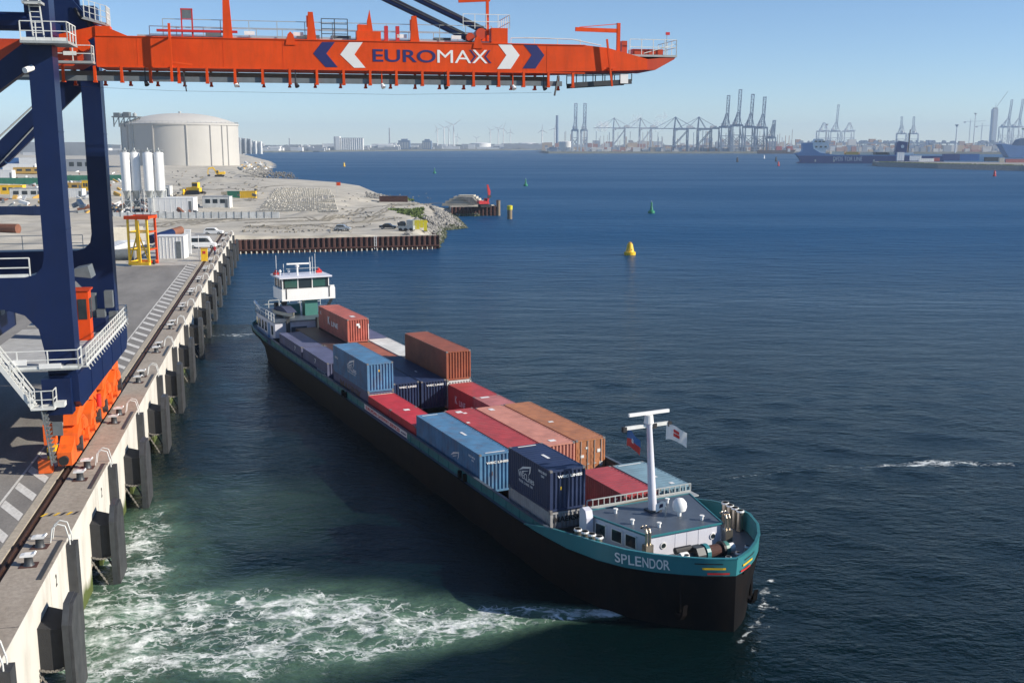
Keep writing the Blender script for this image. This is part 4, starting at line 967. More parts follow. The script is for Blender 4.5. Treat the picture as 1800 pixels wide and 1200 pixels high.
    MB().prism([(-59.7, -4.9), (-69.5, -4.9), (-71.5, -4.2), (-71.5, 4.2), (-69.5, 4.9), (-59.7, 4.9)], 2, 4.85, 4.93).build('boat_deck', 'ship_deck', ac)
    for k, x in enumerate((-61.3, -64.6, -66.2, -67.8, -69.1)):
        w = MB().prism([(x - .35, 3.2), (x + .35, 3.2), (x + .4, 3.3), (x + .4, 4.15), (x + .3, 4.3), (x - .3, 4.3), (x - .4, 4.15), (x - .4, 3.3)], 1, -4.79, -4.74).build('window', 'glass', ac)
        MB().box(x - .5, x + .5, -4.78, -4.745, 3.08, 3.18).build('window_sill', 'white', w)
    MB().box(-63.4, -62.5, -4.80, -4.74, 2.6, 4.4).build('door', 'roro_pale', ac)
    for y in (-3.2, .4): MB().box(-59.86, -59.6, y - .22, y + .22, 2.5, 5.2).build('stanchion', 'steel_dark', ac)
    MB().box(-59.88, -59.85, -2.8, -.9, 3.1, 4.2).build('front_shutter', 'ship_deck', ac)
    MB().box(-59.7, -59.2, 1.2, 3.5, 3.9, 4.25).build('life_raft_shelf', 'white', ac)
    sr = MB(); pts = [(-59.8, -4.85, 4.93), (-64, -4.85, 4.93), (-69.5, -4.85, 4.93), (-71.4, -4.1, 4.93), (-71.4, 4.1, 4.93)]
    sr.railing(pts, .95, .06, 1, 1.4, .06); sr.build('deck_railing', 'white_rail', B)
    MB().bar((-71.5, -4.5, 5.9), (-66.5, -4.9, 5.6), .22, .3).build('gangplank', 'white', B)
    MB().cyl((-72.2, -3.9, 3.0), (-72.2, -3.9, 4.6), .1).box(-72.5, -71.9, -4.2, -3.6, 4.3, 4.7).build('stern_light', 'white', B)
    # wheelhouse on its lifting column
    MB().box(-64.6, -63.2, -.15, 1.45, 4.9, 7.0).build('wheelhouse_column', 'green_wh', B)
    MB().box(-66.5, -65.0, -1.9, -.3, 4.93, 6.2).build('deck_locker', 'teal_bright', B)
    MB().bar((-64, 2.4, 5.0), (-63.6, 3.6, 7.1), .35).bar((-64, 1.2, 5.0), (-63.9, 2.4, 5.0), .3).build('lift_arm', 'steel_dark', B)
    x0, x1, y0, y1 = -67.0, -62.6, -3.1, 3.55
    wh = MB().box(x0, x1, y0, y1, 6.95, 8.35).build('wheelhouse', 'white', B)
    MB().box(x0 + .15, x1 - .55, y0 + .25, y1 - .6, 8.35, 9.62).build('window_band', 'glass', wh)
    for k, y in enumerate((-2.6, -.9, .9)):
        MB().box(x1 - .545, x1 - .50, y, y + 1.55, 8.5, 9.5).build('window', 'glass_green' if k != 1 else 'glass', wh)
    for y in (y0 + .25, -.97, .82, y1 - .66): MB().box(x1 - .56, x1 - .46, y - .05, y + .05, 8.35, 9.66).build('mullion', 'white', wh)
    for x in (x0 + .15, -65.4, -64.2, x1 - .56): MB().box(x - .05, x + .05, y0 + .18, y0 + .26, 8.35, 9.66).build('mullion', 'white', wh)
    rf = MB().box(x0 - .3, x1 - .1, y0 - .2, y1 - .3, 9.64, 9.82).build('wheelhouse_roof', 'lilac_white', wh)
    for y in (y0 + .55, y1 - .75): MB().box(x1 - .01, x1 + .05, y - .06, y + .06, 7.2, 8.6).build('wiper_post', 'steel_dark', wh)
    MB().box(x1 - .3, x1 - .1, 3.0, 3.5, 8.35, 8.6).build('search_light', 'white', wh)
    am = MB().cyl((-64.6, -.6, 9.82), (-64.6, -.6, 10.9), .12).build('radar_mast', 'white', rf)
    MB().lathe([(.05, 10.8), (.26, 10.85), (.26, 11.05), (.05, 11.1)], 12, (-64.6, -.6, 0)).build('radar_housing', 'white', am)
    MB().bar((-64.6, -1.9, 11.25), (-64.6, .9, 11.22), .16, .18).build('radar_scanner', 'white', am)
    MB().bar((-64.9, -1.9, 10.6), (-64.9, 2.2, 10.6), .06).build('aerial_yard', 'galv', am)
    for y, h in ((-3.0, 12.3), (-2.1, 11.2), (1.2, 11.9), (1.55, 12.0), (1.9, 12.3), (1.3, 11.3)): MB().cyl((-65.4, y, 9.82), (-65.4, y, h), .03, n=6).build('aerial', 'white', rf)
    for y in (-2.9, 2.5): MB().lathe([(.02, 10.0), (.22, 10.1), (.2, 10.3), (.02, 10.45)], 12, (-66.0, y, 0)).box(-66.25, -65.75, y - .35, y + .35, 9.83, 10.15).build('signal_light', 'red', rf)
    for y in (-2.6, -1.5): MB().lathe([(.16, 10.2), (.18, 10.4), (.02, 10.55)], 12, (-65.2, y, 0)).cyl((-65.2, y, 9.82), (-65.2, y, 10.25), .05).build('satellite_dome', 'white', rf)
    return B
BARGE = make_barge()
def make_barge_loose():
    # tender boat on the boat deck
    b = thing('tender_boat', 'small white tender with dark outboard and cover on the barge stern deck', 'boat', S(-63.3, -2.6, 4.93), SA + R(12))
    m = MB(); L_ = 4.4
    st = [(-2.2, .75, .1), (-1, .85, .02), (.4, .8, .02), (1.4, .55, .12), (2.1, .08, .35)]
    for x, w, k in st: m.v += [(x, -w, .75), (x, -w * .8, .3), (x, 0, k), (x, w * .8, .3), (x, w, .75)]
    for i in range(4):
        for k in range(4): a = 5 * i + k; m.f.append((a, a + 5, a + 6, a + 1))
    m.f.append((0, 1, 2, 3, 4)); m.build('boat_hull', 'cream', b, True)
    MB().prism([(-2, .74), (1.9, .74), (1.2, 1.05), (.2, 1.35), (-.8, 1.3), (-1.8, 1.0)], 1, -.62, .62).build('boat_cover', 'cloth_blue', b)
    MB().box(-2.7, -2.2, -.2, .2, .4, 1.5).build('outboard_motor', 'black', b); MB().lathe([(.3, 1.4), (.4, 1.7), (.32, 2.0), (.05, 2.1)], 12, (-.5, .1, 0)).build('bundle', 'black', b, True)
    for x in (-1.2, 1.0): MB().box(x - .1, x + .1, -.7, .7, 0, .25).build('cradle', 'steel_grey', b)
    # flags on the mast
    def flag(name, label, p, d, w, h, mats, kind):
        f = thing(name, label, 'flag', p, 0)
        d = Vector(d).normalized(); nx, nz = 12, 8
        perp = Vector((-d.y, d.x, 0)).normalized()
        def P(u, v): return d * (u * w) + perp * (.10 * math.sin(u * 7 + v * 2) * u) + Vector((0, 0, -v * h - .30 * w * u * u + .05 * math.sin(u * 5)))
        for nm, v0, v1, mt in mats:
            m = MB()
            for j in range(nz + 1):
                for i in range(nx + 1): m.v.append(tuple(P(i / nx, v0 + (v1 - v0) * j / nz)))
            for j in range(nz):
                for i in range(nx): a = j * (nx + 1) + i; m.f.append((a, a + 1, a + nx + 2, a + nx + 1))
            m.build(nm, mt, f, True)
        m = MB()
        off = Vector((.0, -.02, 0))
        for (u0, u1, v0, v1) in kind:
            for sd in (-1, 1): m.add([P(u0, v0) + off * sd, P(u1, v0) + off * sd, P(u1, v1) + off * sd, P(u0, v1) + off * sd], [(0, 1, 2, 3)])
        return f, m
    f, m = flag('flag', 'blue over red flag with small white emblem on the left of the mast yard', S(13.1, -1.45, 9.25), (.55, -.8, 0), 1.1, .95, [('upper_band', 0, .5, 'c_blue'), ('lower_band', .5, 1, 'red')], [(.42, .58, .38, .62)])
    m.build('emblem', 'white', f)
    f, m = flag('flag', 'white flag with dark red emblem flying right of the barge mast', S(13.1, 1.3, 9.25), (1, -.35, 0), 1.25, .9, [('cloth', 0, 1, 'white')], [(.36, .50, .25, .45), (.5, .64, .25, .45), (.36, .5, .5, .72), (.5, .66, .5, .72)])
    m.build('emblem', 'red', f)
    f, m = flag('pennant', 'small white pennant with dark emblem on a staff beside the satellite dome', S(14.95, .15, 5.15), (-.8, .5, 0), .6, .5, [('cloth', 0, 1, 'white')], [(.3, .7, .3, .7)])
    m.build('emblem', 'navy', f)
make_barge_loose()
# ------------------------------------------------------------------ containers on the barge
def cm(n, c, g=.6, gc=(.14, .07, .05)): pm(n, c, .5, var=.22, sc=.7, grime=g, gcol=gc, gsc=(.8, .8, .4), bump=.06, bsc=3., rnd=.03)
cm('ct_blue', (.085, .21, .36)); cm('ct_navy', (.018, .032, .085), .2, (.03, .03, .04)); cm('ct_red', (.42, .055, .055)); cm('ct_pink', (.56, .24, .175), .2, (.4, .2, .15)); cm('ct_orange', (.42, .17, .075), .55)
cm('ct_brown', (.29, .085, .042), .3); cm('ct_kred', (.44, .12, .085)); cm('ct_slate', (.105, .115, .20), .2, (.06, .06, .09)); cm('ct_white', (.66, .66, .63), .2, (.4, .37, .33)); cm('ct_terra', (.38, .12, .065))
cm('ct_ltblue', (.20, .32, .38), .5, (.14, .16, .17)); cm('ct_bowred', (.40, .065, .07), .5); cm('ct_brightred', (.50, .035, .045), .25); cm('ct_rose', (.48, .17, .16)); cm('ct_dark', (.07, .035, .03), .4); cm('ct_grey', (.33, .33, .33), .3)
cm('ct_frame', (.20, .19, .18), .5)
_cc = {}
def corr(L, n, depth, flat=.3):
    pts = []; p = L / n
    for k in range(n):
        x = k * p; pts += [(x, 0), (x + p * flat, 0), (x + p * .5, depth), (x + p * (.5 + flat), depth)]
    pts.append((L, 0)); return pts
def panel_x(L, z0, z1, y, sg, n, depth):
    m = MB(); P = corr(L, n, depth)
    for x, d in P: m.v += [(-L + x, y + sg * d, z0), (-L + x, y + sg * d, z1)]
    for i in range(len(P) - 1): m.f.append((2 * i, 2 * i + 2, 2 * i + 3, 2 * i + 1))
    return m
def panel_y(W, z0, z1, x, sg, n, depth, y0):
    m = MB(); P = corr(W, n, depth)
    for y, d in P: m.v += [(x + sg * d, y0 + y, z0), (x + sg * d, y0 + y, z1)]
    for i in range(len(P) - 1): m.f.append((2 * i, 2 * i + 2, 2 * i + 3, 2 * i + 1))
    return m
CW = 2.44
def container_parts(L, H, mat, door, frame):
    key = (L, H, mat, door, frame)
    if key in _cc: return _cc[key]
    r = []
    f = MB(); e = .07; c = .11
    for x0 in (-L, -c):
        for y0 in (0, CW - c): f.box(x0, x0 + c, y0, y0 + c, .15, H - .15)
    for y0 in (0, CW - e):
        f.box(-L + c, -c, y0, y0 + e, .02, .16); f.box(-L + c, -c, y0, y0 + e, H - .08, H - .015)
    for x0 in (-L, -e):
        f.box(x0, x0 + e, c, CW - c, .02, .16); f.box(x0, x0 + e, c, CW - c, H - .13, H - .015)
    r.append(('frame', f.mesh('frame', frame)))
    k = MB().box(-.18, 0.005, -.005, .16, -.0, .13).mesh('corner_casting', 'ct_frame')
    n = round(L / .29)
    r.append(('side_panel', panel_x(L - .1, .14, H - .07, .012, 1, n, .05).mesh('side_panel', mat)))
    r.append(('side_panel', panel_x(L - .1, .14, H - .07, CW - .012, -1, n, .05).mesh('side_panel', mat)))
    r.append(('end_panel', panel_y(CW - .16, .14, H - .12, -L + .02, 1, 8, .06, .08).mesh('end_panel', mat)))
    ro = MB(); P = corr(L - .16, round(L / .45), .02)
    for x, d in P: ro.v += [(-L + .08 + x, .06, H - .02 - d), (-L + .08 + x, CW - .06, H - .02 - d)]
    for i in range(len(P) - 1): ro.f.append((2 * i, 2 * i + 2, 2 * i + 3, 2 * i + 1))
    r.append(('roof_panel', ro.mesh('roof_panel', mat)))
    r.append(('floor', MB().box(-L + .1, -.1, .05, CW - .05, .05, .15).mesh('floor', 'ct_frame')))
    if not door:
        r.append(('end_panel', panel_y(CW - .16, .14, H - .12, -.015, -1, 8, .085, .08).mesh('end_panel', mat)))
    else:
        for y0 in (.09, CW / 2 + .01):
            w = CW / 2 - .1; d = MB().box(-.07, -.03, y0, y0 + w, .18, H - .14)
            for z in (.5, 1.0, 1.5, 2.0): d.box(-.032, -.012, y0 + .06, y0 + w - .06, z - .14, z + .16)
            r.append(('door', d.mesh('door', mat)))
            for u in (.28, .78):
                r.append(('lock_rod', MB().cyl((.012, y0 + w * u, .12), (.012, y0 + w * u, H - .1), .025, n=8).box(-.01, .03, y0 + w * u - .05, y0 + w * u + .14, .95, 1.02).mesh('lock_rod', 'galv')))
    r.append(('castings', k))
    _cc[key] = r
    return r
COLY = (-5.08, -2.55, .08, 2.68)
def container(label, xf, L, col, ztop, H, mat, door=False, frame=None, marks=()):
    t = thing('shipping_container', label, 'container', S(xf, COLY[col], ztop - H), SA, 'containers stowed on the barge')
    for nm, me in container_parts(L, H, mat, door, frame or mat):
        if nm == 'castings':
            for x in (-L + .18, 0):
                for y in (0, CW - .155):
                    for z in (0, H - .13): o = link('corner_casting', me, t); o.location = (x, y, z)
        else: link(nm, me, t)
    for mk in marks:
        kind = mk[0]
        if kind == 'roof':   # white roof plate: x, y, lx, ly
            MB().box(mk[1] - mk[3] / 2, mk[1] + mk[3] / 2, mk[2] - mk[4] / 2, mk[2] + mk[4] / 2, H - .018, H - .008).build('roof_marking', 'white_print', t)
        elif kind == 'side': # text, x centre, z centre, w, h, mat
            place('lettering', text_mesh(mk[1], mk[4], mk[5], mk[6], mk[7] if len(mk) > 7 else .01), t, (mk[2], -.006, mk[3]), (1, 0, 0), (0, 0, 1))
        elif kind == 'end':
            place('lettering', text_mesh(mk[1], mk[4], mk[5], mk[6], mk[7] if len(mk) > 7 else .01), t, (.012, mk[2], mk[3]), (0, 1, 0), (0, 0, 1))
        elif kind == 'wing': # line drawing of a wing
            x, z, s = mk[1:4]
            for P in ([(-.9, -.25), (-.3, .15), (.9, .45), (.75, .3), (-.2, .02)], [(.9, .45), (.8, .0), (.55, -.25), (.68, .02), (.72, .3)], [(-.5, -.2), (.2, .0), (.6, .12), (.3, -.02), (-.3, -.22)]):
                MB().prism([(x + a * s, z + b * s) for a, b in P], 1, -.014, -.004).build('wing_logo', 'white_print', t)
        elif kind == 'endplate':
            MB().box(.0, .014, mk[1] - mk[3] / 2, mk[1] + mk[3] / 2, mk[2] - mk[4] / 2, mk[2] + mk[4] / 2).build('plate', mk[5], t)
    return t
W_ = 'white_print'
wec = lambda x, s=1.0: [('wing', x, 1.75, .95 * s), ('side', 'WEC', x - .35 * s, 1.32, 1.15 * s, .42 * s, W_, .0), ('side', 'Lines', x + .75 * s, 1.28, 1.05 * s, .42 * s, W_, .0), ('side', 'T H E  L I N E  I N', x + .1, .88, 1.9 * s, .16, W_)]
strip = [('end', 'WEC LINES', 1.35, 2.18, 1.7, .17, W_, .04)]
# bow bay
container('navy container with wing logo on its shaded side, upper one nearest the bow', 10.35, 5.75, 0, 6.45, 2.62, 'ct_navy', marks=wec(-3.4) + strip + [('roof', -2.9, 1.2, .9, .2), ('roof', -5.5, 1.2, .12, 1.3), ('endplate', .75, 1.45, .08, .2, 'yellow'), ('side', 'WECU 201417', -1.0, 2.25, 1.1, .16, W_), ('side', '22G1', -1.0, 2.0, .4, .13, W_)])
container('pale grey container with dark door lettering under the navy one at the bow', 10.4, 5.8, 0, 3.82, 2.6, 'ct_grey', marks=[('end', 'MAERSK', 1.22, 2.12, 1.9, .36, 'black', .03)])
for k in range(4): pass
container('rusty dark red container with scratched roof just behind the catwalk', 10.5, 5.7, 2, 4.22, 2.59, 'ct_bowred', marks=[('side', 'K', -.9, 1.9, .5, .5, W_, .01)])
container('weathered light blue container at the port bow beside the mast', 10.5, 5.7, 3, 4.22, 2.59, 'ct_ltblue', marks=[('roof', -5.4, 1.2, .1, 1.8), ('roof', -2.4, 1.3, .3, .2), ('roof', -.8, 1.5, .3, .3)])
# long row ahead of amidships
container('long light blue container with wing logo along the barge side', 0, 12.19, 0, 4.68, 2.85, 'ct_blue', marks=[('wing', -4.4, 1.7, .9)] + strip + [('roof', -5.6, 1.2, .95, .2), ('roof', -.3, 1.3, .12, 1.5), ('roof', -11.8, 1.0, .12, 1.3), ('side', 'WECU 450116', -1.35, 2.35, 1.1, .15, W_), ('side', '45G1', -1.2, 2.12, .4, .12, W_), ('endplate', .95, 1.4, .07, .3, 'rust')])
container('long faded red container between the blue and the pink ones', -.3, 12.19, 1, 4.70, 2.88, 'ct_red', marks=[('roof', -11.3, .9, .55, .5), ('roof', -10.8, 1.2, .3, .3), ('roof', -8, .25, .3, .25)])
container('long salmon pink container beside the rusty orange one', -.1, 12.19, 2, 4.68, 2.85, 'ct_pink', marks=[('roof', -11.2, 1.0, .6, .4), ('roof', -1.0, 1.1, .45, .5)])
container('long rusty orange container with its doors facing the bow', -.2, 12.19, 3, 4.68, 2.85, 'ct_orange', door=True, marks=[('roof', -5.6, .9, .3, .4), ('endplate', .5, 1.6, .3, .2, 'white_print'), ('endplate', 1.9, 1.9, .25, .25, 'white_print'), ('endplate', .9, 2.2, .2, .15, 'white_print'), ('endplate', 2.1, .9, .25, .3, 'white_print')])
# open bay
container('bright red container at the starboard side just behind the long blue one', -12.4, 6.06, 0, 3.70, 2.6, 'ct_brightred', marks=[('roof', -5.5, 1.3, .5, .5)])
container('bright red container at the starboard side in front of the high light blue one', -18.5, 5.8, 0, 3.70, 2.6, 'ct_brightred')
container('faded rose red container at the port side behind the long pink and orange ones', -12.4, 6.06, 3, 3.95, 2.6, 'ct_rose', marks=[('roof', -5.7, .9, .4, .8)])
container('deep red container at the port side in front of the high brown one', -18.5, 5.8, 3, 3.95, 2.6, 'ct_red', marks=[('side', 'K', -3.9, 1.5, .5, .7, W_, .02), ('side', 'LINE', -2.5, 1.35, 1.4, .5, W_)])
# amidships
container('light blue container with wing logo standing high above the starboard side', -24.3, 10.5, 0, 6.55, 2.62, 'ct_blue', marks=wec(-4.8, 1.25) + [('side', 'WECU', -9.4, 1.5, 1.0, .2, W_), ('endplate', 1.1, 1.9, .1, .18, 'yellow')])
container('slate grey container with dark side lettering under the high light blue one', -24.2, 10.6, 0, 3.92, 2.6, 'ct_slate', frame='ct_slate', marks=[('side', 'MAERSK', -5.2, 1.85, 6.5, .8, 'ct_dark', .02), ('endplate', 1.22, 2.3, 2.2, .2, 'cream')])
container('navy container beside the high light blue one with white band on its end', -24.5, 12.19, 1, 4.45, 2.6, 'ct_navy', marks=strip)
container('navy container next to the brown one with white band on its end', -24.4, 12.19, 2, 4.4, 2.6, 'ct_navy', marks=strip + [('roof', -4.5, 1.2, .5, .12)])
container('high brown container on the port side amidships', -24.6, 11.0, 3, 6.93, 2.75, 'ct_brown')
container('white container under the high brown one', -24.5, 11.2, 3, 4.17, 2.6, 'ct_white')
# aft
container('slate container with white star lettering behind the high light blue one', -37.0, 9.2, 0, 4.25, 2.6, 'ct_slate', marks=[('side', 'MAERSK', -2.2, 1.3, 3.0, .32, W_, .01), ('endplate', 1.2, 2.2, .1, .1, 'white_print'), ('side', '7', -4.4, 2.0, .5, .5, W_)])
container('slate container nearest the white stern house on the starboard side', -46.9, 9.6, 0, 4.2, 2.6, 'ct_slate', frame='ct_slate', marks=[('side', '7', -2.6, 2.0, .5, .45, W_)])
container('dark brown low container beside the high red one at the stern', -46.8, 12.0, 1, 4.2, 2.6, 'ct_dark')
container('dull brown low container behind the high light blue one', -37.0, 9.4, 1, 4.2, 2.6, 'ct_dark')
container('terracotta low container in front of the high red one', -36.9, 9.4, 2, 4.25, 2.6, 'ct_terra')
container('dark low container under the high red one at the stern', -46.7, 11.6, 2, 4.25, 2.6, 'ct_dark')
container('white roofed low container between the brown and the red high ones', -36.9, 10.6, 3, 4.3, 2.6, 'ct_white')
container('slate blue low container at the port side beside the high red one', -47.8, 10.0, 3, 4.3, 2.6, 'ct_slate')
container('high red container with white lettering nearest the wheelhouse', -46.6, 11.4, 2, 6.86, 2.6, 'ct_kred', marks=[('side', 'K', -7.2, 1.45, .75, .9, W_, .02), ('side', 'LINE', -4.9, 1.25, 2.6, .55, W_), ('side', 'K', -10.4, 1.9, .35, .4, W_), ('roof', -2.0, 1.2, .9, .5), ('endplate', 1.2, 1.95, .35, .25, 'white_print'), ('endplate', 1.35, 1.7, .2, .25, 'white_print'), ('endplate', 2.39, 1.1, .05, 1.7, 'white_print')])
# ------------------------------------------------------------------ the works site on the spit
def gp(px, py, z=4.):
    p = G(px, py, z)
    for _ in range(3): p = G(px, py, gz(p.x, p.y))
    return p
def sheet_wall(name, label, A, Bp, n, ztop, waler=True):
    A = Vector((*A, 0)); Bp = Vector((*Bp, 0)); d = (Bp - A); L_ = d.length; ang = math.atan2(d.y, d.x); p = L_ / n
    t = thing(name, label, 'sheet piling', A, ang)
    me = MB().prism([(0, .0), (p * .32, 0), (p * .5, .42), (p * .85, .42), (p, .0), (p, -.03), (p * .86, .39), (p * .49, .39), (p * .31, -.03), (0, -.03)], 2, -2.5, ztop).mesh('sheet_pile', 'rust')
    for k in range(n): o = link('sheet_pile', me, t); o.location = (k * p, 0, 0)
    if waler: MB().box(0, L_, -.28, -.04, .75, 1.05).build('waler', 'rust', t)
    return t, L_
sp, spL = sheet_wall('sheet_pile_wall', 'long rusty brown sheet pile wall in front of the sandy spit', (-66.2, 252.2), (-18.2, 265.0), 38, 3.35)
ml = MB()
for x in (0, .5): ml.bar((x, -.12, .2), (x, -.12, 3.6), .1)
for k in range(9): ml.bar((0, -.12, .4 + k * .36), (.5, -.12, .4 + k * .36), .05)
o = ml.build('ladder', 'white', sp); o.location = (33.5, -.1, 0)
for k in range(40): 
    o = MB().cyl((k * 1.25 + .3, -.5, -1), (k * 1.25 + .3, -.5, .55), .16, n=8).build('fender_pile', 'cream', sp) if k < 39 else None
MB().box(0, spL, .46, 3.6, -2, 3.25).build('backfill', 'sand', sp)
MB().box(spL - .1, spL + .1, 0, 9, -2, 3.3).build('return_wall', 'rust', sp)
sq, sqL = sheet_wall('sheet_pile_jetty', 'short sheet pile jetty carrying the red excavator', (-22.0, 386.0), (-5.2, 388.2), 12, 3.3, False)
MB().box(0, sqL, .46, 12.5, -2, 3.3).build('jetty_fill', 'sand', sq)
MB().box(sqL - .2, sqL + .0, .3, 12.5, -2, 3.35).build('return_wall', 'rust', sq)
for k, (px, h) in enumerate(((868, 3.4), (876, 5.5))):
    p = G(px, 379, 0); t = thing('mooring_pile', ('dark mooring pile against the jetty head', 'taller pale mooring pile at the outer jetty corner')[k], 'mooring pile', (p.x, p.y - .4, 0)); MB().cyl((0, 0, -3), (0, 0, h), .75, n=14).build('pile', ('rust', 'timber')[k], t); MB().cyl((0, 0, h), (0, 0, h + .15), .8, n=14).build('cap', 'rust', t)
p = G(896, 385, 0); t = thing('dolphin_post', 'dark mooring post with bright yellow top standing alone in the water', 'mooring pile', p)
MB().cyl((0, 0, -3), (0, 0, 3.3), .85, n=16).build('post', 'timber', t, True); MB().lathe([(.95, 3.2), (.98, 4.6), (.6, 4.75)], 16).build('yellow_cap', 'yellow_lime', t, True)
# rubble banks
def rocks(name, label, path, width, zt, n, mats=('rock', 'rock_wet')):
    rs = random.Random(5); 
    for mi, mat in enumerate(mats):
        mb = MB()
        for k in range(n if mi == 0 else n // 2):
            u = rs.random() * (len(path) - 1); i = int(u); a = Vector(path[i]); b = Vector(path[i + 1]); c = a.lerp(b, u - i)
            nrm = Vector((b.y - a.y, -(b.x - a.x), 0)).normalized()
            v = rs.random() if mi == 0 else rs.uniform(.8, 1.08)
            z = zt * (1 - v) + .25; c = c + nrm * (v - 1) * width; r = rs.uniform(.45, .95)
            pts = [Vector((rs.uniform(.7, 1.2) * x, rs.uniform(.7, 1.2) * y, rs.uniform(.5, .9) * w)) * r for x, y, w in ((1, 0, 0), (0, 1, 0), (-1, 0, 0), (0, -1, 0), (.2, .2, 1), (-.2, .1, -1))]
            q = rs.random() * 6.28
            mb.add([rotz(pp, q) + Vector((c.x, c.y, z)) for pp in pts], [(0, 1, 4), (1, 2, 4), (2, 3, 4), (3, 0, 4), (1, 0, 5), (2, 1, 5), (3, 2, 5), (0, 3, 5)])
        mb.build(name, mat, kind='stuff', label=(label, label.replace('grey', 'weed covered'))[mi])
rocks('rubble_bank', 'grey rubble bank at the spit head', [(-19, 268, 0), (-19.5, 300, 0), (-21, 322, 0), (-14.6, 331, 0), (-18.4, 363, 0), (-21.6, 386, 0), (-12, 386.8, 0)], 8, 3.4, 1500)
rocks('dike_slope', 'grey stone slope of the dike by the big tank', [(-160, 802, 0), (-185, 805, 0), (-192, 835, 0), (-215, 960, 0), (-240, 1080, 0)], 16, 5, 900, ('rock',))
rocks('shore_stones', 'grey scattered stones along the sandy shore', [(-26, 412, 0), (-30, 437, 0), (-50, 472, 0), (-57, 520, 0)], 14, 2.6, 420, ('rock',))
def grass_patch(cx, cy, a, b, n):
    rs = random.Random(9); mb = MB()
    for k in range(n):
        r = math.sqrt(rs.random()); q = rs.random() * 6.28; x = cx + a * r * math.cos(q); y = cy + b * r * math.sin(q); z = gz(x, y) - .1; h = rs.uniform(.25, .9); w = rs.uniform(.3, .8); t = rs.random() * 3.1
        dx, dy = math.cos(t) * w, math.sin(t) * w
        mb.add([(x - dx, y - dy, z), (x + dx, y + dy, z), (x + rs.uniform(-.4, .4), y + rs.uniform(-.4, .4), z + h)], [(0, 1, 2)])
    return mb
mb = MB()
for px, py, a_, b_, n_ in ((697, 369, 2.5, 4, 260), (708, 370, 3.2, 6, 420), (718, 373, 3.4, 7, 480), (728, 376, 3.0, 8, 420), (738, 381, 2.2, 6, 220), (735, 370, 2.0, 5, 160), (700, 349, 5, 8, 240), (712, 352, 4, 8, 220), (690, 347, 3, 7, 120)):
    c = gp(px, py); m2 = grass_patch(c.x, c.y, a_, b_, n_); mb.add(m2.v, m2.f)
mb.build('grass', 'grass', kind='stuff', label='green grass on the bank of the spit')

# vehicles ---------------------------------------------------------------------------------
def car(label, loc, rz, mat, L_=4.2, W=1.75, H=1.5, kind='hatch', cat='car'):
    t = thing('van' if kind == 'van' else 'parked_car', label, cat, loc, rz)
    h = L_ / 2
    if kind == 'hatch': lo = [(-h, .3), (h, .3), (h, .62), (h - .15, .78), (h - 1.0, .92), (-h + .05, .95), (-h, .6)]; cab = [(h - 1.15, .9), (h - 1.75, H - .04), (h - 2.2, H), (-h + .45, H - .03), (-h + .1, .93)]
    elif kind == 'sedan': lo = [(-h, .32), (h, .32), (h, .62), (h - .2, .74), (h - 1.25, .88), (-h + .1, .9), (-h, .6)]; cab = [(h - 1.4, .87), (h - 2.05, H - .05), (h - 2.6, H), (-h + 1.4, H - .05), (-h + .7, .9)]
    else: lo = [(-h, .35), (h, .35), (h, .8), (h - .2, 1.0), (h - .7, 1.1), (-h, 1.1)]; cab = [(h - .75, 1.1), (h - 1.4, H - .1), (h - 1.8, H), (-h + .08, H), (-h, 1.1)]
    MB().prism(lo, 1, -W / 2, W / 2).build('body', mat, t); 
    cb = MB().prism(cab, 1, -W / 2 + .09, W / 2 - .09).build('cabin', mat, t)
    cx = sum(p[0] for p in cab) / len(cab); cz = (max(p[1] for p in cab) + .93) / 2
    for sg in (-1, 1):
        gl = [(cx + (x - cx) * .86, cz + (z - cz) * .68) for x, z in cab]
        MB().prism(gl, 1, sg * (W / 2 - .1), sg * (W / 2 - .075)).build('side_window', 'glass', cb)
        for x in (-h + .8, h - .85):
            w = MB().cyl((x, sg * (W / 2 - .2), .32), (x, sg * (W / 2 + .01), .32), .32, n=14).build('wheel', 'rubber', t); MB().cyl((x, sg * (W / 2), .32), (x, sg * (W / 2 + .02), .32), .19, n=10).build('rim', 'galv', w)
        MB().box(h - .12, h + .01, sg * W * .36 - .16, sg * W * .36 + .16, .6, .75).build('headlight', 'white', t)
    f0, f1 = cab[0], cab[1]
    MB().add([(f0[0] - .05, -W / 2 + .18, f0[1] + .05), (f0[0] - .05, W / 2 - .18, f0[1] + .05), (f1[0] + .02, W / 2 - .22, f1[1] - .06), (f1[0] + .02, -W / 2 + .22, f1[1] - .06)], [(0, 1, 2, 3)]).build('windscreen', 'glass', cb)
    return t
c = gp(603, 405); car('silver hatchback parked on the sand above the sheet pile wall', c, R(-6), 'car_silver', 4.1, 1.75, 1.55)
c = gp(683, 402); car('dark saloon car parked beside the yellow machinery on the sand', c, R(-8), 'car_dark', 4.7, 1.8, 1.45, 'sedan')
c = G(376, 412, ZQ); car('white car parked on the far end of the quay', c, R(2), 'white', 4.3, 1.75, 1.5, 'hatch')
c = G(357, 436, ZQ); car('white delivery van beside the white site cabin on the quay', c, R(8), 'white', 5.2, 1.95, 2.3, 'van', 'van')
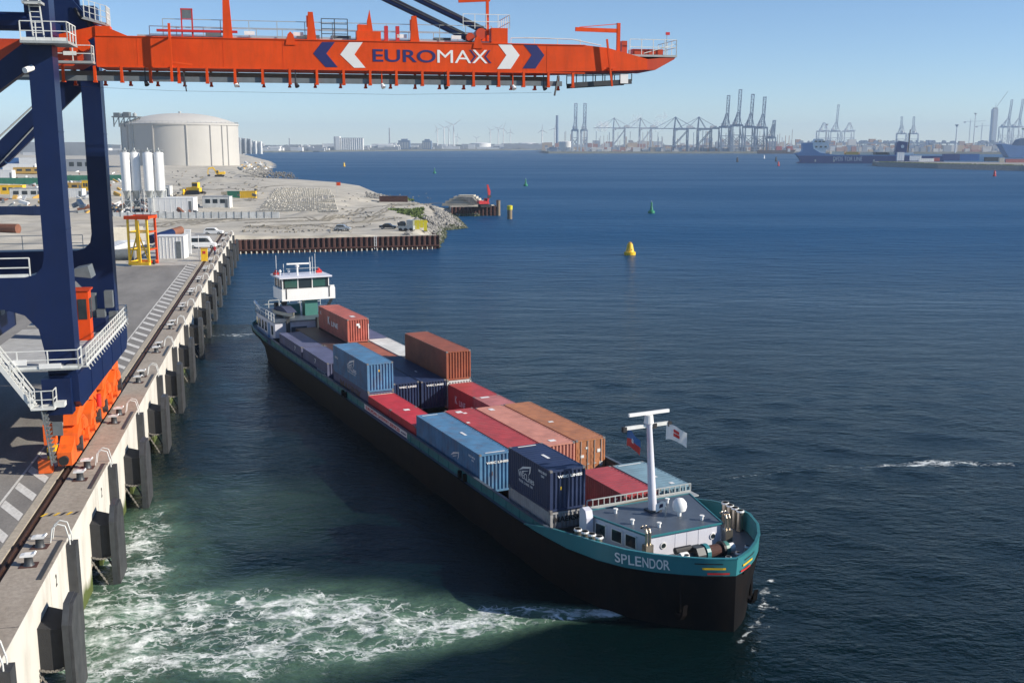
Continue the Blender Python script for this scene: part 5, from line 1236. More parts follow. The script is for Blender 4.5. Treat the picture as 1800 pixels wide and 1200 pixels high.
# red excavator on the jetty
def excavator(label, loc, rz, mat, s=1., boom_up=True):
    t = thing('excavator', label, 'excavator', loc, rz); t.scale = (s, s, s)
    for sg in (-1, 1):
        tr = MB().prism([(-1.9, .1), (-1.5, 0), (1.5, 0), (1.9, .1), (2.0, .5), (1.8, .85), (-1.8, .85), (-2.0, .5)], 1, sg * 1.25 - .3, sg * 1.25 + .3).build('track', 'black', t)
    MB().box(-1.0, 1.0, -.9, .9, .5, 1.1).build('undercarriage', 'steel_dark', t)
    MB().prism([(-2.3, 1.1), (1.3, 1.1), (1.3, 1.6), (.2, 2.1), (-2.2, 2.3), (-2.5, 1.8)], 1, -1.3, 1.3).build('engine_house', mat, t)
    cb = MB().prism([(.2, 1.2), (1.5, 1.2), (1.6, 1.9), (1.2, 2.9), (.1, 2.9)], 1, .35, 1.3).build('cab', mat, t); MB().prism([(.35, 1.8), (1.4, 1.8), (1.1, 2.7), (.3, 2.7)], 1, .33, 1.32).build('cab_window', 'glass', cb)
    if boom_up: B_ = [(1.0, 1.5), (1.5, 4.2), (1.0, 7.6)]; A_ = [(1.0, 7.6), (1.9, 5.2), (1.7, 4.0)]
    else: B_ = [(1.0, 1.5), (2.6, 4.0), (4.6, 3.6)]; A_ = [(4.6, 3.6), (4.9, 1.6), (4.6, .9)]
    b = MB(); [b.bar((x0, -.1, z0), (x1, -.1, z1), .55, .62) for (x0, z0), (x1, z1) in zip(B_[:-1], B_[1:])]; b.build('boom', mat, t)
    a = MB(); [a.bar((x0, -.1, z0), (x1, -.1, z1), .36, .4) for (x0, z0), (x1, z1) in zip(A_[:-1], A_[1:])]; a.build('arm', mat, t)
    x, z = A_[-1]; MB().prism([(x - .5, z), (x + .4, z + .1), (x + .5, z - .7), (x - .1, z - 1.0), (x - .7, z - .6)], 1, -.6, .45).build('bucket', 'steel_dark', t)
    return t
excavator('red excavator with raised boom standing on the jetty head', G(852, 364, 3.3), R(20), 'red', 1.05)
excavator('yellow excavator on the mound below the big tank', gp(386, 311), R(190), 'yellow', 1.5, False)
# bulldozer
def dozer(label, loc, rz, s):
    t = thing('bulldozer', label, 'bulldozer', loc, rz); t.scale = (s, s, s)
    for sg in (-1, 1): MB().prism([(-1.7, .1), (1.5, .0), (1.8, .5), (1.4, 1.0), (-1.5, 1.0), (-1.9, .5)], 1, sg * .95 - .25, sg * .95 + .25).build('track', 'black', t)
    MB().prism([(-1.6, .7), (1.8, .7), (1.8, 1.7), (.2, 1.85), (-1.6, 1.6)], 1, -.7, .7).build('body', 'yellow', t)
    cb = MB().box(-1.2, .3, -.65, .65, 1.6, 2.9).build('cab', 'yellow', t); MB().box(-1.1, .2, -.67, .67, 2.0, 2.7).build('cab_window', 'glass', cb)
    MB().prism([(2.1, .0), (2.5, .1), (2.25, .6), (2.4, 1.3), (2.15, 1.3), (2.0, .6)], 1, -1.6, 1.6).build('blade', 'yellow', t); MB().bar((.5, 0, .6), (2.1, 0, .5), 1.9, .2).build('push_arm', 'yellow', t)
dozer('yellow bulldozer with blade right of the white silos', gp(342, 342), R(170), 1.7)
# boxes of the site -----------------------------------------------------------------------------
def cabin(name, label, loc, rz, L_, W, H, mat, n_win=3, win=True, door=True, cat='site cabin', group=None, roof=None):
    t = thing(name, label, cat, loc, rz, group)
    MB().box(-L_ / 2, L_ / 2, -W / 2, W / 2, 0, H).build('wall', mat, t)
    MB().box(-L_ / 2 - .08, L_ / 2 + .08, -W / 2 - .08, W / 2 + .08, H, H + .12).build('roof', roof or mat, t)
    for x in (-L_ / 2, L_ / 2): MB().box(x - .07, x + .07, -W / 2 - .05, -W / 2 + .09, 0, H).build('corner_post', roof or mat, t)
    if win:
        for k in range(n_win):
            x = -L_ / 2 + (k + .7) * L_ / (n_win + .6); w = MB().box(x - L_ * .08 - .1, x + L_ * .08 + .1, -W / 2 - .04, -W / 2 + .02, H * .42, H * .78).build('window', 'glass', t)
    else:
        for k in range(1, 8): x = -L_ / 2 + k * L_ / 8; MB().box(x - .05, x + .05, -W / 2 - .04, -W / 2 + .01, .1, H - .1).build('wall_rib', mat, t)
    if door: MB().box(L_ / 2 - 1.4, L_ / 2 - .5, -W / 2 - .05, -W / 2 + .02, .1, H * .78).build('door', 'steel_grey', t)
    return t
qd = lambda px, py: G(px, py, ZQ)
cabin('site_cabin', 'white site cabin with ribbed walls beside the yellow frame', G(304, 453, ZQ), QA + R(-8), 4.9, 3.6, 4.0, 'white', win=False)
cabin('equipment_cabinet', 'tall narrow white cabinet on the right of the white site cabin', G(332, 446, ZQ), QA, 1.0, 1.6, 4.4, 'white', win=False, cat='cabinet')
cabin('green_container', 'green container beside the block field left edge', gp(414, 348), 0, 6.1, 2.4, 2.6, 'c_green', win=False, door=False, cat='container')
cabin('yellow_container', 'yellow container next to the green one by the block field', gp(437, 348), 0, 6.1, 2.4, 2.6, 'yellow', win=False, door=False, cat='container')
cabin('rust_pontoon', 'rust red steel box lying near the tip of the sandy shore', gp(692, 355), R(3), 11, 3, 2.2, 'rust', win=False, door=False, cat='pontoon')
for px, py, L_, H, mt, lab, rz in (
    (50, 349, 12, 4.0, 'ct_white', 'grey white site shed left of the nearer crane leg', 5), (24, 341, 9, 3.6, 'yellow', 'yellow site cabin with dark windows at the left picture edge', 4), (131, 347, 8, 3.4, 'white', 'white cabin with two doors seen between the crane legs', 0),
    (56, 305, 22, 4.2, 'tan', 'long tan cabin row behind the left green hoarding', 3), (122, 334, 14, 3.2, 'tan', 'long tan cabin row between the crane legs', 2), (155, 336, 4, 4.6, 'yellow', 'tall yellow hut beside the far crane leg', 0),
    (22, 297, 34, 9, 'c_blue', 'blue roofed warehouse at the far left', 4), (38, 302, 24, 6, 'white', 'white low hall in front of the blue warehouse', 4), (60, 297, 20, 9, 'white', 'white hall right of the blue warehouse', 2),
    (282, 345, 9, 4.2, 'ct_white', 'pale grey shed right of the white silos', 0), (305, 372, 14, 4.4, 'white', 'white roofed low building at the foot of the silos', 3), (383, 365, 9, 3.8, 'ct_white', 'grey white box building behind the quay fence', 0),
    (10, 318, 10, 6, 'white', 'white cabin stack on the left picture edge', 0), (146, 301, 22, 9, 'far_grey', 'grey mound shed far behind the crane legs', 0)):
    c = gp(px, py); cabin('site_building', lab, c, R(rz), L_, L_ * .35 + 1, H, mt, 3, mt not in ('white', 'c_blue'), True, 'building', roof='far_grey' if mt == 'ct_white' else None)
for px, py, L_, lab in ((44, 324, 30, 'long green hoarding left of the nearer crane leg'), (145, 319, 24, 'green hoarding between the crane legs'), (201, 318, 12, 'green hoarding just left of the silos')):
    c = gp(px, py); t = thing('site_hoarding', lab, 'hoarding', c, R(2)); k = 6
    for j in range(k): MB().box(-L_ / 2 + j * L_ / k, -L_ / 2 + (j + 1) * L_ / k - .1, -.15, .15, 0, 3.4).box(-L_ / 2 + j * L_ / k, -L_ / 2 + (j + 1) * L_ / k - .1, -.2, -.15, 1.6, 1.75).build('panel', 'c_green', t)
c = gp(38, 378); t = thing('retaining_barrier', 'long dark blue barrier wall with debris behind it at the left edge', 'barrier', c, R(1))
for j in range(8): MB().prism([(-.6, 0), (.6, 0), (.35, 2.6), (-.35, 2.6)], 0, -8 + j * 2.0, -6.05 + j * 2.0).build('panel', 'navy', t)
c = gp(330, 382); t = thing('site_fence', 'long pale concrete fence behind the quay yard', 'fence', c, R(2))
for j in range(24): MB().box(-26 + j * 2.2, -26 + j * 2.2 + 2.1, -.1, .1, -.3, 1.5).build('panel', 'ct_white', t); MB().box(-26.1 + j * 2.2, -25.95 + j * 2.2, -.16, .16, -.3, 1.7).build('post', 'steel_grey', t)
# silos
for k, (px, lab) in enumerate(((221.5, 'leftmost white silo on legs, mostly in shade'), (238, 'second white silo from the left on its steel legs'), (261, 'third white silo from the left on its steel legs'), (280, 'rightmost white silo on steel legs'))):
    p = D(px, 300, 338 + (k % 2) * 1.0); g = 4.6
    t = thing('cement_silo', lab, 'silo', (p.x, p.y, g), 0, 'white cement silos')
    MB().lathe([(1.55, 6.6), (1.55, 18.1), (1.4, 18.35), (.3, 18.8)], 28).build('shell', 'white', t, True); MB().lathe([(.35, 3.6), (1.5, 6.6)], 24).build('hopper', 'galv', t, True)
    MB().cyl((0, 0, 18.7), (0, 0, 19.9), .25, n=10).box(-.5, .5, -.5, .5, 18.8, 19.2).build('filter', 'galv', t); MB().railing([(-1.4, -1.4, 18.4), (1.4, -1.4, 18.4), (1.4, 1.4, 18.4), (-1.4, 1.4, 18.4), (-1.4, -1.4, 18.4)], .9, .05, 1, 1.4, .04).build('top_railing', 'galv', t)
    for x in (-1.35, 1.35):
        for y in (-1.35, 1.35): MB().bar((x, y, 0), (x, y, 7.0), .2).build('leg', 'white_rail', t)
    br = MB()
    for y in (-1.35, 1.35): br.bar((-1.35, y, .4), (1.35, y, 3.4), .1); br.bar((1.35, y, .4), (-1.35, y, 3.4), .1); br.bar((-1.35, y, 3.5), (1.35, y, 3.5), .12)
    br.build('bracing', 'white_rail', t); MB().box(-.8, .8, -.8, .8, 1.6, 3.6).build('discharge_box', 'steel_grey', t)
    MB().tube([(1.6, -.3, 2), (1.6, -.3, 18)], .06).build('fill_pipe', 'galv', t)
# big storage tank
def tank():
    C0 = D(319, 252, 970); r = 50.; t = thing('storage_tank', 'huge pale concrete storage tank with domed roof', 'tank', (C0.x, C0.y, 5))
    MB().lathe([(r, -2), (r, 36.5), (r + .7, 36.6), (r + .7, 38.0), (r - .5, 38.2)], 96).build('wall', 'tank_concrete', t, True)
    pr = [((r - 1) * math.cos(a), 38.0 + 9.3 * math.sin(a) ** 1.0) for a in [i * math.pi / 2 / 14 for i in range(14)]] + [(.4, 47.3)]
    pr = [((r - 1) * (1 - i / 14) ** .9 if i < 14 else .4, 38.0 + 9.4 * (1 - (1 - i / 14) ** 2) ** .9) for i in range(15)]
    rf = MB().lathe(pr, 64).build('dome_roof', 'tank_roof', t, True); MB().cyl((0, 0, 47), (0, 0, 49), 1.2, n=10).build('roof_vent', 'galv', rf)
    for a in (-68, -44, -30, -22, -100, -135, -160): a = R(a); x, y = (r + .3) * math.cos(a), (r + .3) * math.sin(a); MB().bar((x, y, -2), (x, y, 36.5), .9).build('buttress', 'tank_concrete', t)
    rl = MB(); n = 60
    for k in range(n): a0, a1 = 2 * math.pi * k / n, 2 * math.pi * (k + 1) / n; p, q = Vector((r * math.cos(a0), r * math.sin(a0), 38.2)), Vector((r * math.cos(a1), r * math.sin(a1), 38.2)); rl.bar(p + Vector((0, 0, 1.3)), q + Vector((0, 0, 1.3)), .25); rl.bar(p, p + Vector((0, 0, 1.3)), .25)
    rl.build('rim_railing', 'galv', t)
    # pump platform and pipe tower on the left shoulder
    MB().box(-48, -27, -36, -20, 43, 44).box(-47, -42, -34, -30, 44, 47).box(-39, -34, -33, -27, 44, 47.5).build('pump_platform', 'steel_grey', t)
    for x in (-47, -42.5, -38, -33, -28): MB().bar((x, -34, 35), (x, -34, 43), .8).build('platform_leg', 'steel_grey', t); MB().bar((x, -34, 36), (x + 4, -34, 42.5), .5).build('platform_brace', 'steel_grey', t)
    for x, m in ((-45, 'green_wh'), (-41, 'galv'), (-36, 'green_wh'), (-31, 'galv')): MB().lathe([(1.6, 44), (1.8, 46), (.4, 47.3)], 10, (x, -27, 0)).build('pump', m, t)
    for x in (-31, -28.5): MB().bar((x, -41.5, -2), (x, -41.5, 40), .5).build('pipe_riser', 'galv', t)
    for z in (5, 13, 21, 29, 37): MB().box(-31.5, -22, -42, -41, z, z + .5).build('riser_platform', 'galv', t)
tank()
# stone block field (blocks too small to pick apart)
def block_field():
    mb = MB(); rs = random.Random(4)
    a, b, c, d = [gp(x, y) for x, y in ((452, 374), (597, 374), (578, 333), (486, 333))]
    nu, nv = 34, 22
    for i in range(nu):
        for j in range(nv):
            if rs.random() < .05 or (j in (7, 8, 14) and rs.random() < .4): continue
            u, v = (i + .5) / nu, (j + .5) / nv
            p = a.lerp(b, u).lerp(d.lerp(c, u), v); w = .36 * (b - a).length / nu * 1.15; z = min(gz(p.x, p.y), 5.2) - .2; l = w * 2.2
            h = rs.uniform(.7, 1.15)
            mb.box(p.x - w, p.x + w, p.y - l, p.y + l, z, z + h)
    mb.build('concrete_blocks', 'block_grey', kind='stuff', label='field of pale concrete blocks stored on the spit')
block_field()
c = gp(592, 340); t = thing('warning_flag', 'orange red square sign on a thin pole behind the block field', 'sign', c); MB().cyl((0, 0, 0), (0, 0, 5.2), .07, n=8).build('pole', 'galv', t); MB().box(-.2, 1.9, -.05, .05, 3.6, 5.2).build('sign_board', 'orange', t)
# mound of stone by the jetty
c = G(815, 362, 3.3); t = thing('stone_stockpile', 'pale stepped stockpile of stone with dark shaded face on the jetty', 'stockpile', c, R(-6))
for k, (x0, x1, h) in enumerate(((-8, 7.5, .9), (-7, 6.8, 1.8), (-5.6, 6, 2.6), (-4.2, 5.0, 3.3), (-2.6, 4.0, 3.8))): MB().prism([(x0, 0), (x1, 0), (x1 - .5, h), (x0 + .3, h)], 1, -1 + k * .6, 7).build('course', 'sand', t)
MB().prism([(-1.5, 3.4), (3.4, 3.2), (6.8, .1), (4.2, .1)], 1, -1.05, 1).build('shade_wedge', 'rock', t)  # darker wedge paints in the shade on the stockpile's front
# machines by the sheet pile wall end
c = gp(738, 407); t = thing('yellow_formwork', 'bright yellow panel frame near the end of the sheet pile wall', 'formwork', c, R(4))
for k in range(4): MB().box(-1.9 + k * .98, -1.0 + k * .98, -.3, .3, .2 if k != 2 else 1.0, 3.0).build('panel', 'yellow_lime', t)
MB().box(-2.0, 2.1, -.2, .2, 2.4, 2.7).build('top_rail', 'yellow', t); MB().box(-1.95, 2.05, -.8, .8, 0, .2).build('skid', 'steel_dark', t)
c = gp(715, 407); t = thing('piling_rig', 'grey piling machine with dark winch left of the yellow frame', 'machine', c, R(-10))
MB().box(-2, 2, -1, 1, .5, 1.5).build('chassis', 'galv', t); MB().box(.2, 1.9, -.9, .9, 1.5, 3.0).build('cab', 'car_silver', t); MB().cyl((-1.2, -.8, 1.9), (-1.2, .8, 1.9), .8, n=14).build('winch', 'steel_dark', t)
for x in (-1.4, 0, 1.4): MB().cyl((x, -1.1, .5), (x, 1.1, .5), .5, n=12).build('wheel', 'rubber', t)
# people
def person(label, loc, rz, top, legs):
    t = thing('person', label, 'person', loc, rz)
    J = [((0, 0, .92), .15), ((0, 0, 1.15), .14), ((0, 0, 1.42), .17), ((0, 0, 1.54), .06), ((.02, 0, 1.66), .10), ((.02, 0, 1.78), .08), ((0, .20, 1.40), .07), ((.03, .27, 1.14), .05), ((.16, .25, .92), .045), ((0, -.20, 1.40), .07), ((.02, -.27, 1.14), .05), ((.10, -.27, .90), .045),
         ((0, .10, .85), .10), ((.06, .12, .48), .07), ((.02, .12, .07), .05), ((.16, .13, .03), .045), ((0, -.10, .85), .10), ((-.04, -.12, .48), .07), ((-.10, -.12, .07), .05), ((.04, -.13, .03), .045)]
    E_ = [(0, 1), (1, 2), (2, 3), (3, 4), (4, 5), (2, 6), (6, 7), (7, 8), (2, 9), (9, 10), (10, 11), (0, 12), (12, 13), (13, 14), (14, 15), (0, 16), (16, 17), (17, 18), (18, 19)]
    m = bpy.data.meshes.new('body'); m.from_pydata([j[0] for j in J], E_, []); o = link('body', m, t)
    md = o.modifiers.new('skin', 'SKIN'); ss = o.modifiers.new('sub', 'SUBSURF'); ss.levels = ss.render_levels = 1
    for i, v in enumerate(m.skin_vertices[0].data): v.radius = (J[i][1], J[i][1]); v.use_root = i == 0
    dg = bpy.context.evaluated_depsgraph_get(); dg.update(); me = bpy.data.meshes.new_from_object(o.evaluated_get(dg)); o.modifiers.clear(); o.data = me
    me.materials.clear()
    for k in ('skin', top, legs): me.materials.append(MATS[k])
    for p_ in me.polygons:
        z = p_.center.z; p_.material_index = 0 if z > 1.56 or (abs(p_.center.y) > .19 and z < 1.0) else 1 if z > .9 else 2; p_.use_smooth = True
    MB().lathe([(.12, 1.76), (.125, 1.82), (.08, 1.89), (.02, 1.91)], 12, (.02, 0, 0)).build('helmet', 'white', t, True)
person('person in red jacket and white helmet on the far quay edge', Q(-1.1, 203, ZQ), QA + 1.2, 'red', 'cloth_blue')
person('person in grey blue work clothes standing left of the one in red', Q(-2.0, 201, ZQ), QA - .6, 'car_silver', 'cloth_blue')
c = gp(700, 401); person('person in dark clothes beside the dark saloon car', c, 1.0, 'cloth_blue', 'black')
# yellow switch box with a lamp post on the rail
t = thing('switch_box', 'orange yellow switch box standing at the crane rail end', 'cabinet', Q(-2.3, 193.2, ZQ), QA); MB().box(-.55, .55, -.5, .5, 0, 2.2).build('housing', 'yellow', t); MB().box(-.6, .6, -.55, .55, 2.2, 2.3).build('lid', 'tan', t); MB().cyl((-.9, 0, 0), (-.9, 0, 4.6), .05, n=8).build('pole', 'white', t); MB().box(-.25, .25, -.53, -.5, 1.3, 1.8).build('warning_plate', 'red', t)
# yellow and orange lifting frame
def lift_frame():
    t = thing('lifting_frame', 'yellow spreader stand with orange top frame on the quay yard', 'lifting frame', G(253, 464, ZQ), QA + R(-18))
    w, d, h = 1.75, 1.6, 7.8
    for x in (-w, w):
        for y in (-d, d): MB().bar((x, y, 0), (x * .96, y, h), .34, .3).build('leg', 'yellow' if x < 0 or y < 0 else 'orange', t)
    for z in (.5, 2.6, 5.6):
        for y in (-d, d): MB().bar((-w, y, z), (w, y, z), .22).build('cross_bar', 'yellow', t)
        for x in (-w, w): MB().bar((x, -d, z), (x, d, z), .22).build('side_bar', 'yellow' if x < 0 else 'orange', t)
    MB().bar((-w, -d, .5), (0, -d, 5.6), .2).build('brace', 'yellow', t); MB().bar((w, -d, .5), (0, -d, 5.6), .2).build('brace', 'yellow', t); MB().bar((.15, -d - .1, .3), (.05, -d - .1, 7.6), .5, .3).build('mast', 'yellow', t)
    MB().box(-w - .5, w + .4, -d - .25, -d + .25, h, h + .6).build('top_beam', 'orange', t); MB().box(-w - .3, w + .3, d - .25, d + .25, h + .02, h + .62).build('top_beam', 'orange', t)
    for x in (-w - .2, w): MB().box(x - .2, x + .25, -d + .25, d - .25, h + .1, h + .5).build('top_side', 'orange', t)
    MB().box(-w - .1, w + .1, -d - .4, -d + .4, -.0, .45).build('base_skid', 'yellow', t); MB().box(-w, w, d - .3, d + .3, 0, .4).build('base_skid', 'orange', t)
    MB().cyl((w + .1, -.3, .4), (w + .35, -.3, .4), .4, n=12).build('wheel', 'rubber', t)
lift_frame()
c = G(283, 428, ZQ); t = thing('steel_tube', 'large dark blue pipe with rusty end leaning behind the white site cabin', 'pipe', c, QA); MB().cyl((-2, 0, .9), (1.6, 7, 1.6), .9, n=18).build('tube', 'navy', t, True); MB().cyl((1.6, 7, 1.6), (3.2, 10, 1.95), .9, .88, n=18).build('rusty_end', 'fill_brown', t, True)
c = G(222, 440, ZQ); t = thing('wind_blade_stack', 'white and grey curved shells stacked left of the yellow frame', 'stack', c, QA + R(20))
for k in range(4): MB().prism([(-3.5, 0), (3.5, .9), (3.6, 1.5), (0, 1.5), (-3.4, .5)], 1, k * 1.6, k * 1.6 + 1.3).build('shell', 'white', t)
t = thing('yellow_beam_stack', 'pale yellow beams stacked behind the white shells', 'stack', G(222, 424, ZQ), QA + R(15))
for k in range(5): MB().box(-5, 4, k * .7, k * .7 + .5, 0, 1.6 + .3 * k).build('beam', 'cream', t)
t = thing('grey_pipe', 'thick grey pipe lying on the yard behind the far crane leg', 'pipe', G(216, 458, ZQ), QA); MB().cyl((-4.5, 0, 1.0), (2.0, 0, 1.0), 1.0, n=20).build('tube', 'steel_grey', t, True)
t = thing('rust_pipe', 'short rusty brown pipe lying on the sand at the left edge', 'pipe', gp(13, 410), R(-10)); MB().cyl((-2.5, 0, 1.1), (3.0, 0, 1.1), 1.2, n=18).build('tube', 'fill_brown', t, True)
rsx = random.Random(21)
def debris(n, x0, x1, y0, y1, mats, sz):
    for m_ in mats:
        mb = MB()
        for k in range(n):
            p = gp(rsx.uniform(x0, x1), rsx.uniform(y0, y1)); s = rsx.uniform(.4, 1) * sz; a = rsx.random() * 3
            d = rotz((s, 0, 0), a); mb.bar(p - d, p + d + Vector((0, 0, rsx.uniform(0, s))), s * rsx.uniform(.4, .9), s * rsx.uniform(.4, 1.1))
        yield m_, mb
for m_, mb in debris(34, 195, 350, 352, 378, ('steel_grey', 'white', 'fill_brown', 'black'), 1.4): mb.build('site_debris', m_, kind='stuff', label='clutter of building material round the silos')
for m_, mb in debris(30, 0, 215, 300, 375, ('white', 'steel_grey', 'tan', 'far_grey', 'fill_brown'), 1.8): mb.build('site_clutter', m_, kind='stuff', label='clutter of cabins and material on the left works site')
for m_, mb in debris(20, 420, 480, 286, 300, ('white', 'tan', 'steel_grey'), 2.2): mb.build('dike_clutter', m_, kind='stuff', label='clutter of plant on the dike beside the tank')

for m_, mb in debris(70, 425, 620, 397, 409, ('rock', 'sand_dark'), .45): mb.build('scattered_rubble', m_, kind='stuff', label='scattered dark rubble above the sheet pile wall')
for m_, mb in debris(60, 600, 760, 340, 400, ('rock', 'sand_dark'), .6): mb.build('scattered_stones', m_, kind='stuff', label='scattered stones on the sandy spit')
for m_, mb in debris(60, 300, 470, 300, 345, ('rock', 'sand_dark'), 1.2): mb.build('scattered_earth', m_, kind='stuff', label='scattered lumps of earth below the big tank')
def tracks():
    mb = MB()
    for path in ([(430, 398), (520, 396), (620, 392), (700, 386)], [(430, 392), (520, 389), (600, 386), (680, 378)], [(330, 395), (420, 388), (520, 383), (610, 379), (660, 372)], [(215, 402), (300, 394), (400, 386), (440, 382)], [(640, 392), (672, 372), (690, 362), (770, 357)], [(615, 380), (640, 366), (700, 359), (790, 357)],
                 [(300, 330), (380, 334), (440, 330), (500, 326), (600, 330)], [(350, 352), (440, 352), (450, 335), (470, 328)], [(210, 398), (330, 388), (430, 385)], [(450, 400), (560, 402), (650, 398)]):
        P = []
        for (a, b), (c, d) in zip(path[:-1], path[1:]):
            for i in range(14): u = i / 14; P.append(gp(a + (c - a) * u + 1.2 * math.sin(i), b + (d - b) * u))
        for off in (-.95, .95):
            for p, q in zip(P[:-1], P[1:]):
                dv = (q - p); n_ = Vector((-dv.y, dv.x, 0)).normalized(); w = .38
                v = [p + n_ * (off - w), q + n_ * (off - w), q + n_ * (off + w), p + n_ * (off + w)]
                mb.add([(k.x, k.y, gz(k.x, k.y) + .07) for k in v], [(0, 1, 2, 3)])
    mb.build('tyre_tracks', 'sand_dark', kind='stuff', label='dark tyre tracks across the sandy ground')
tracks()
# ------------------------------------------------------------------ buoys
def buoy(label, px, py, mat, s, kind):
    t = thing('buoy', label, 'buoy', G(px, py, 0)); t.scale = (s, s, s)
    if kind == 'cone':
        MB().lathe([(1.0, -.5), (1.15, .3), (1.05, .75), (.55, 1.1), (.28, 2.6), (.22, 2.9)], 18).build('body', mat, t, True)
        MB().lathe([(.02, 3.9), (.42, 3.0), (.42, 2.95), (.02, 2.94)], 12).build('top_mark', mat, t); MB().cyl((0, 0, 2.8), (0, 0, 4.1), .07).build('lantern', 'white', t)
    elif kind == 'barrel':
        MB().lathe([(1.3, -.5), (1.45, .1), (1.45, .75), (1.08, .8), (.66, 2.75), (.3, 2.82)], 18).build('body', mat, t, True)
        MB().lathe([(.5, 2.75), (.45, 3.1), (.2, 3.2)], 12).build('lantern', 'tan', t); MB().box(-.5, .5, -.92, -.86, 1.2, 1.5).build('band', 'tan', t)
    else:
        MB().lathe([(.9, -.5), (1.0, .5), (.7, .8), (.65, 2.6), (.5, 2.8)], 14).build('body', mat, t, True); MB().box(-.35, .35, -.35, .35, 2.9, 3.5).build('top_mark', mat, t); MB().cyl((0, 0, 2.7), (0, 0, 3.9), .06).build('lantern', 'white', t)
    return t
buoy('yellow barrel shaped buoy in the middle of the water', 1107, 448, 'yellow', .95, 'barrel')
buoy('green cone buoy beyond the yellow one', 1145, 375, 'buoy_green', 1.15, 'cone')
buoy('small green buoy right of the mooring post', 924, 327, 'buoy_green', 1.2, 'cone')
buoy('tiny green buoy behind the excavator jetty', 764, 305, 'buoy_green', 1.25, 'cone')
buoy('tiny yellow buoy left of the small green one far out', 605, 293, 'yellow', 1.4, 'can')
buoy('tiny dark buoy in front of the boom-up cranes', 1296, 285, 'black', 2.0, 'can')
buoy('tiny red buoy left of the blue ship bow', 1368, 292, 'red', 1.6, 'can')
buoy('tiny dark green buoy beside the red one near the blue ship', 1364, 284, 'black', 2.0, 'can')
buoy('red buoy in front of the stone spit at the right', 1748, 310, 'red', 1.35, 'can')
buoy('pale tiny buoy far off between the dark and the red ones', 1343, 279, 'white', 1.8, 'can')

# ------------------------------------------------------------------ far cranes
def far_crane(label, px, Y, boom, mat='far_crane', rz=0., h=68., top=150., w=25., g=35., zb=5.):
    """w: leg spacing along the quay, g: gauge; local x along the quay, -y towards the water"""
    p = D(px, 252, Y); t = thing('far_quay_crane', label, 'crane', (p.x, p.y, zb), rz, 'container cranes across the harbour')
    k = 2.8
    for x in (-w / 2, w / 2):
        for y in (0, g): MB().bar((x, y, 0), (x, y, h - zb), k, k).build('leg', mat, t)
    br = MB()
    for y in (0, g):
        br.bar((-w / 2, y, 14), (w / 2, y, 14), 2.4, 3.2); br.bar((-w / 2, y, h - zb - 1), (w / 2, y, h - zb - 1), 2.4, 5); br.bar((-w / 2, y, 16), (w / 2, y, h * .55), 1.3); br.bar((w / 2, y, 16), (-w / 2, y, h * .55), 1.3); br.bar((-w / 2, y, h * .58), (w / 2, y, h * .58), 1.6)
    for x in (-w / 2, w / 2):
        br.bar((x, 0, 14), (x, g, 14), 1.6, 2); br.bar((x, 0, 16), (x, g, h - zb - 4), 1.8); br.bar((x, 0, h - zb - 1), (x, g, h - zb - 1), 1.6, 2.6)
        br.box(x - 2, x + 2, -1.5, 1.5, 0, 3.2); br.box(x - 2, x + 2, g - 1.5, g + 1.5, 0, 3.2)
    br.build('portal_bracing', mat, t)
    gz_ = h - zb + 1.5; bw = 3.6
    for x in (-bw, bw): MB().bar((x, 0, gz_), (x, g + 22, gz_), 1.3, 3).build('girder', mat, t)
    MB().box(-5, 5, g - 2, g + 14, gz_ + 1.5, gz_ + 7.5).build('machinery_house', 'far_white', t)
    ap = Vector((0, 2, gz_ + 30))
    fr = MB()
    for x in (-w * .35, w * .35): fr.bar((x, 0, gz_), (x * .3, ap.y, ap.z), 1.9); fr.bar((x * .9, g * .6, gz_), (x * .3, ap.y, ap.z), 1.3)
    fr.box(-4, 4, ap.y - 1.5, ap.y + 1.5, ap.z - 1, ap.z + 1.2); fr.build('apex_frame', mat, t)
    bm = MB()
    if boom == 'up':
        Lb = top - h; a = R(82)
        def P(u, x): return Vector((x, -3 - u * math.cos(a), gz_ + u * math.sin(a)))
    else:
        Lb = 58; P = lambda u, x: Vector((x, -3 - u, gz_))
    for x in (-bw, bw): bm.bar(P(0, x), P(Lb, x), 1.7, 2.2)
    n = 12
    for i in range(n + 1):
        u = Lb * i / n; bm.bar(P(u, -bw), P(u, bw), 1.0)
        if i < n: bm.bar(P(u, -bw if i % 2 else bw), P(u + Lb / n, bw if i % 2 else -bw), .8)
    bm.bar(P(Lb, -bw - 1), P(Lb, bw + 1), 1.6, 2.6); bm.build('boom', mat, t)
    stt = MB()
    for x in (-bw, bw):
        for u in (Lb * .45, Lb * .9): stt.bar(ap + Vector((x * .5, 0, 0)), P(u, x), .8)
        stt.bar(ap + Vector((x * .5, 0, 0)), (x, g + 20, gz_ + 1), .8)
    stt.build('stay', mat, t)
    MB().box(-1.8, 1.8, 4, 8, gz_ - 6.5, gz_ - 2.5).build('operator_cab', 'far_white', t)
TY = 2850
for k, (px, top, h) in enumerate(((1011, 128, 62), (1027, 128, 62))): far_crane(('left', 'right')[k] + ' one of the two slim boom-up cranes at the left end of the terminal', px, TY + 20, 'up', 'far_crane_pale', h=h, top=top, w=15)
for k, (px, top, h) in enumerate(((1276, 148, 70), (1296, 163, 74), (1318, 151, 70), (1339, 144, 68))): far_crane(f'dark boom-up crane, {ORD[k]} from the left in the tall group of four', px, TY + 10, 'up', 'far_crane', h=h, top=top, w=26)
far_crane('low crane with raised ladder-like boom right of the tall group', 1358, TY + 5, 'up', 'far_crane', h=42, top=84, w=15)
for k, (px, m, rz) in enumerate(((1185, 'far_crane', 90), (1226, 'far_crane', 90))): far_crane(('left', 'right')[k] + ' one of the two dark cranes with lowered booms and pointed tops', px, TY + 60, 'down', m, R(rz) * -1, h=64, w=24)
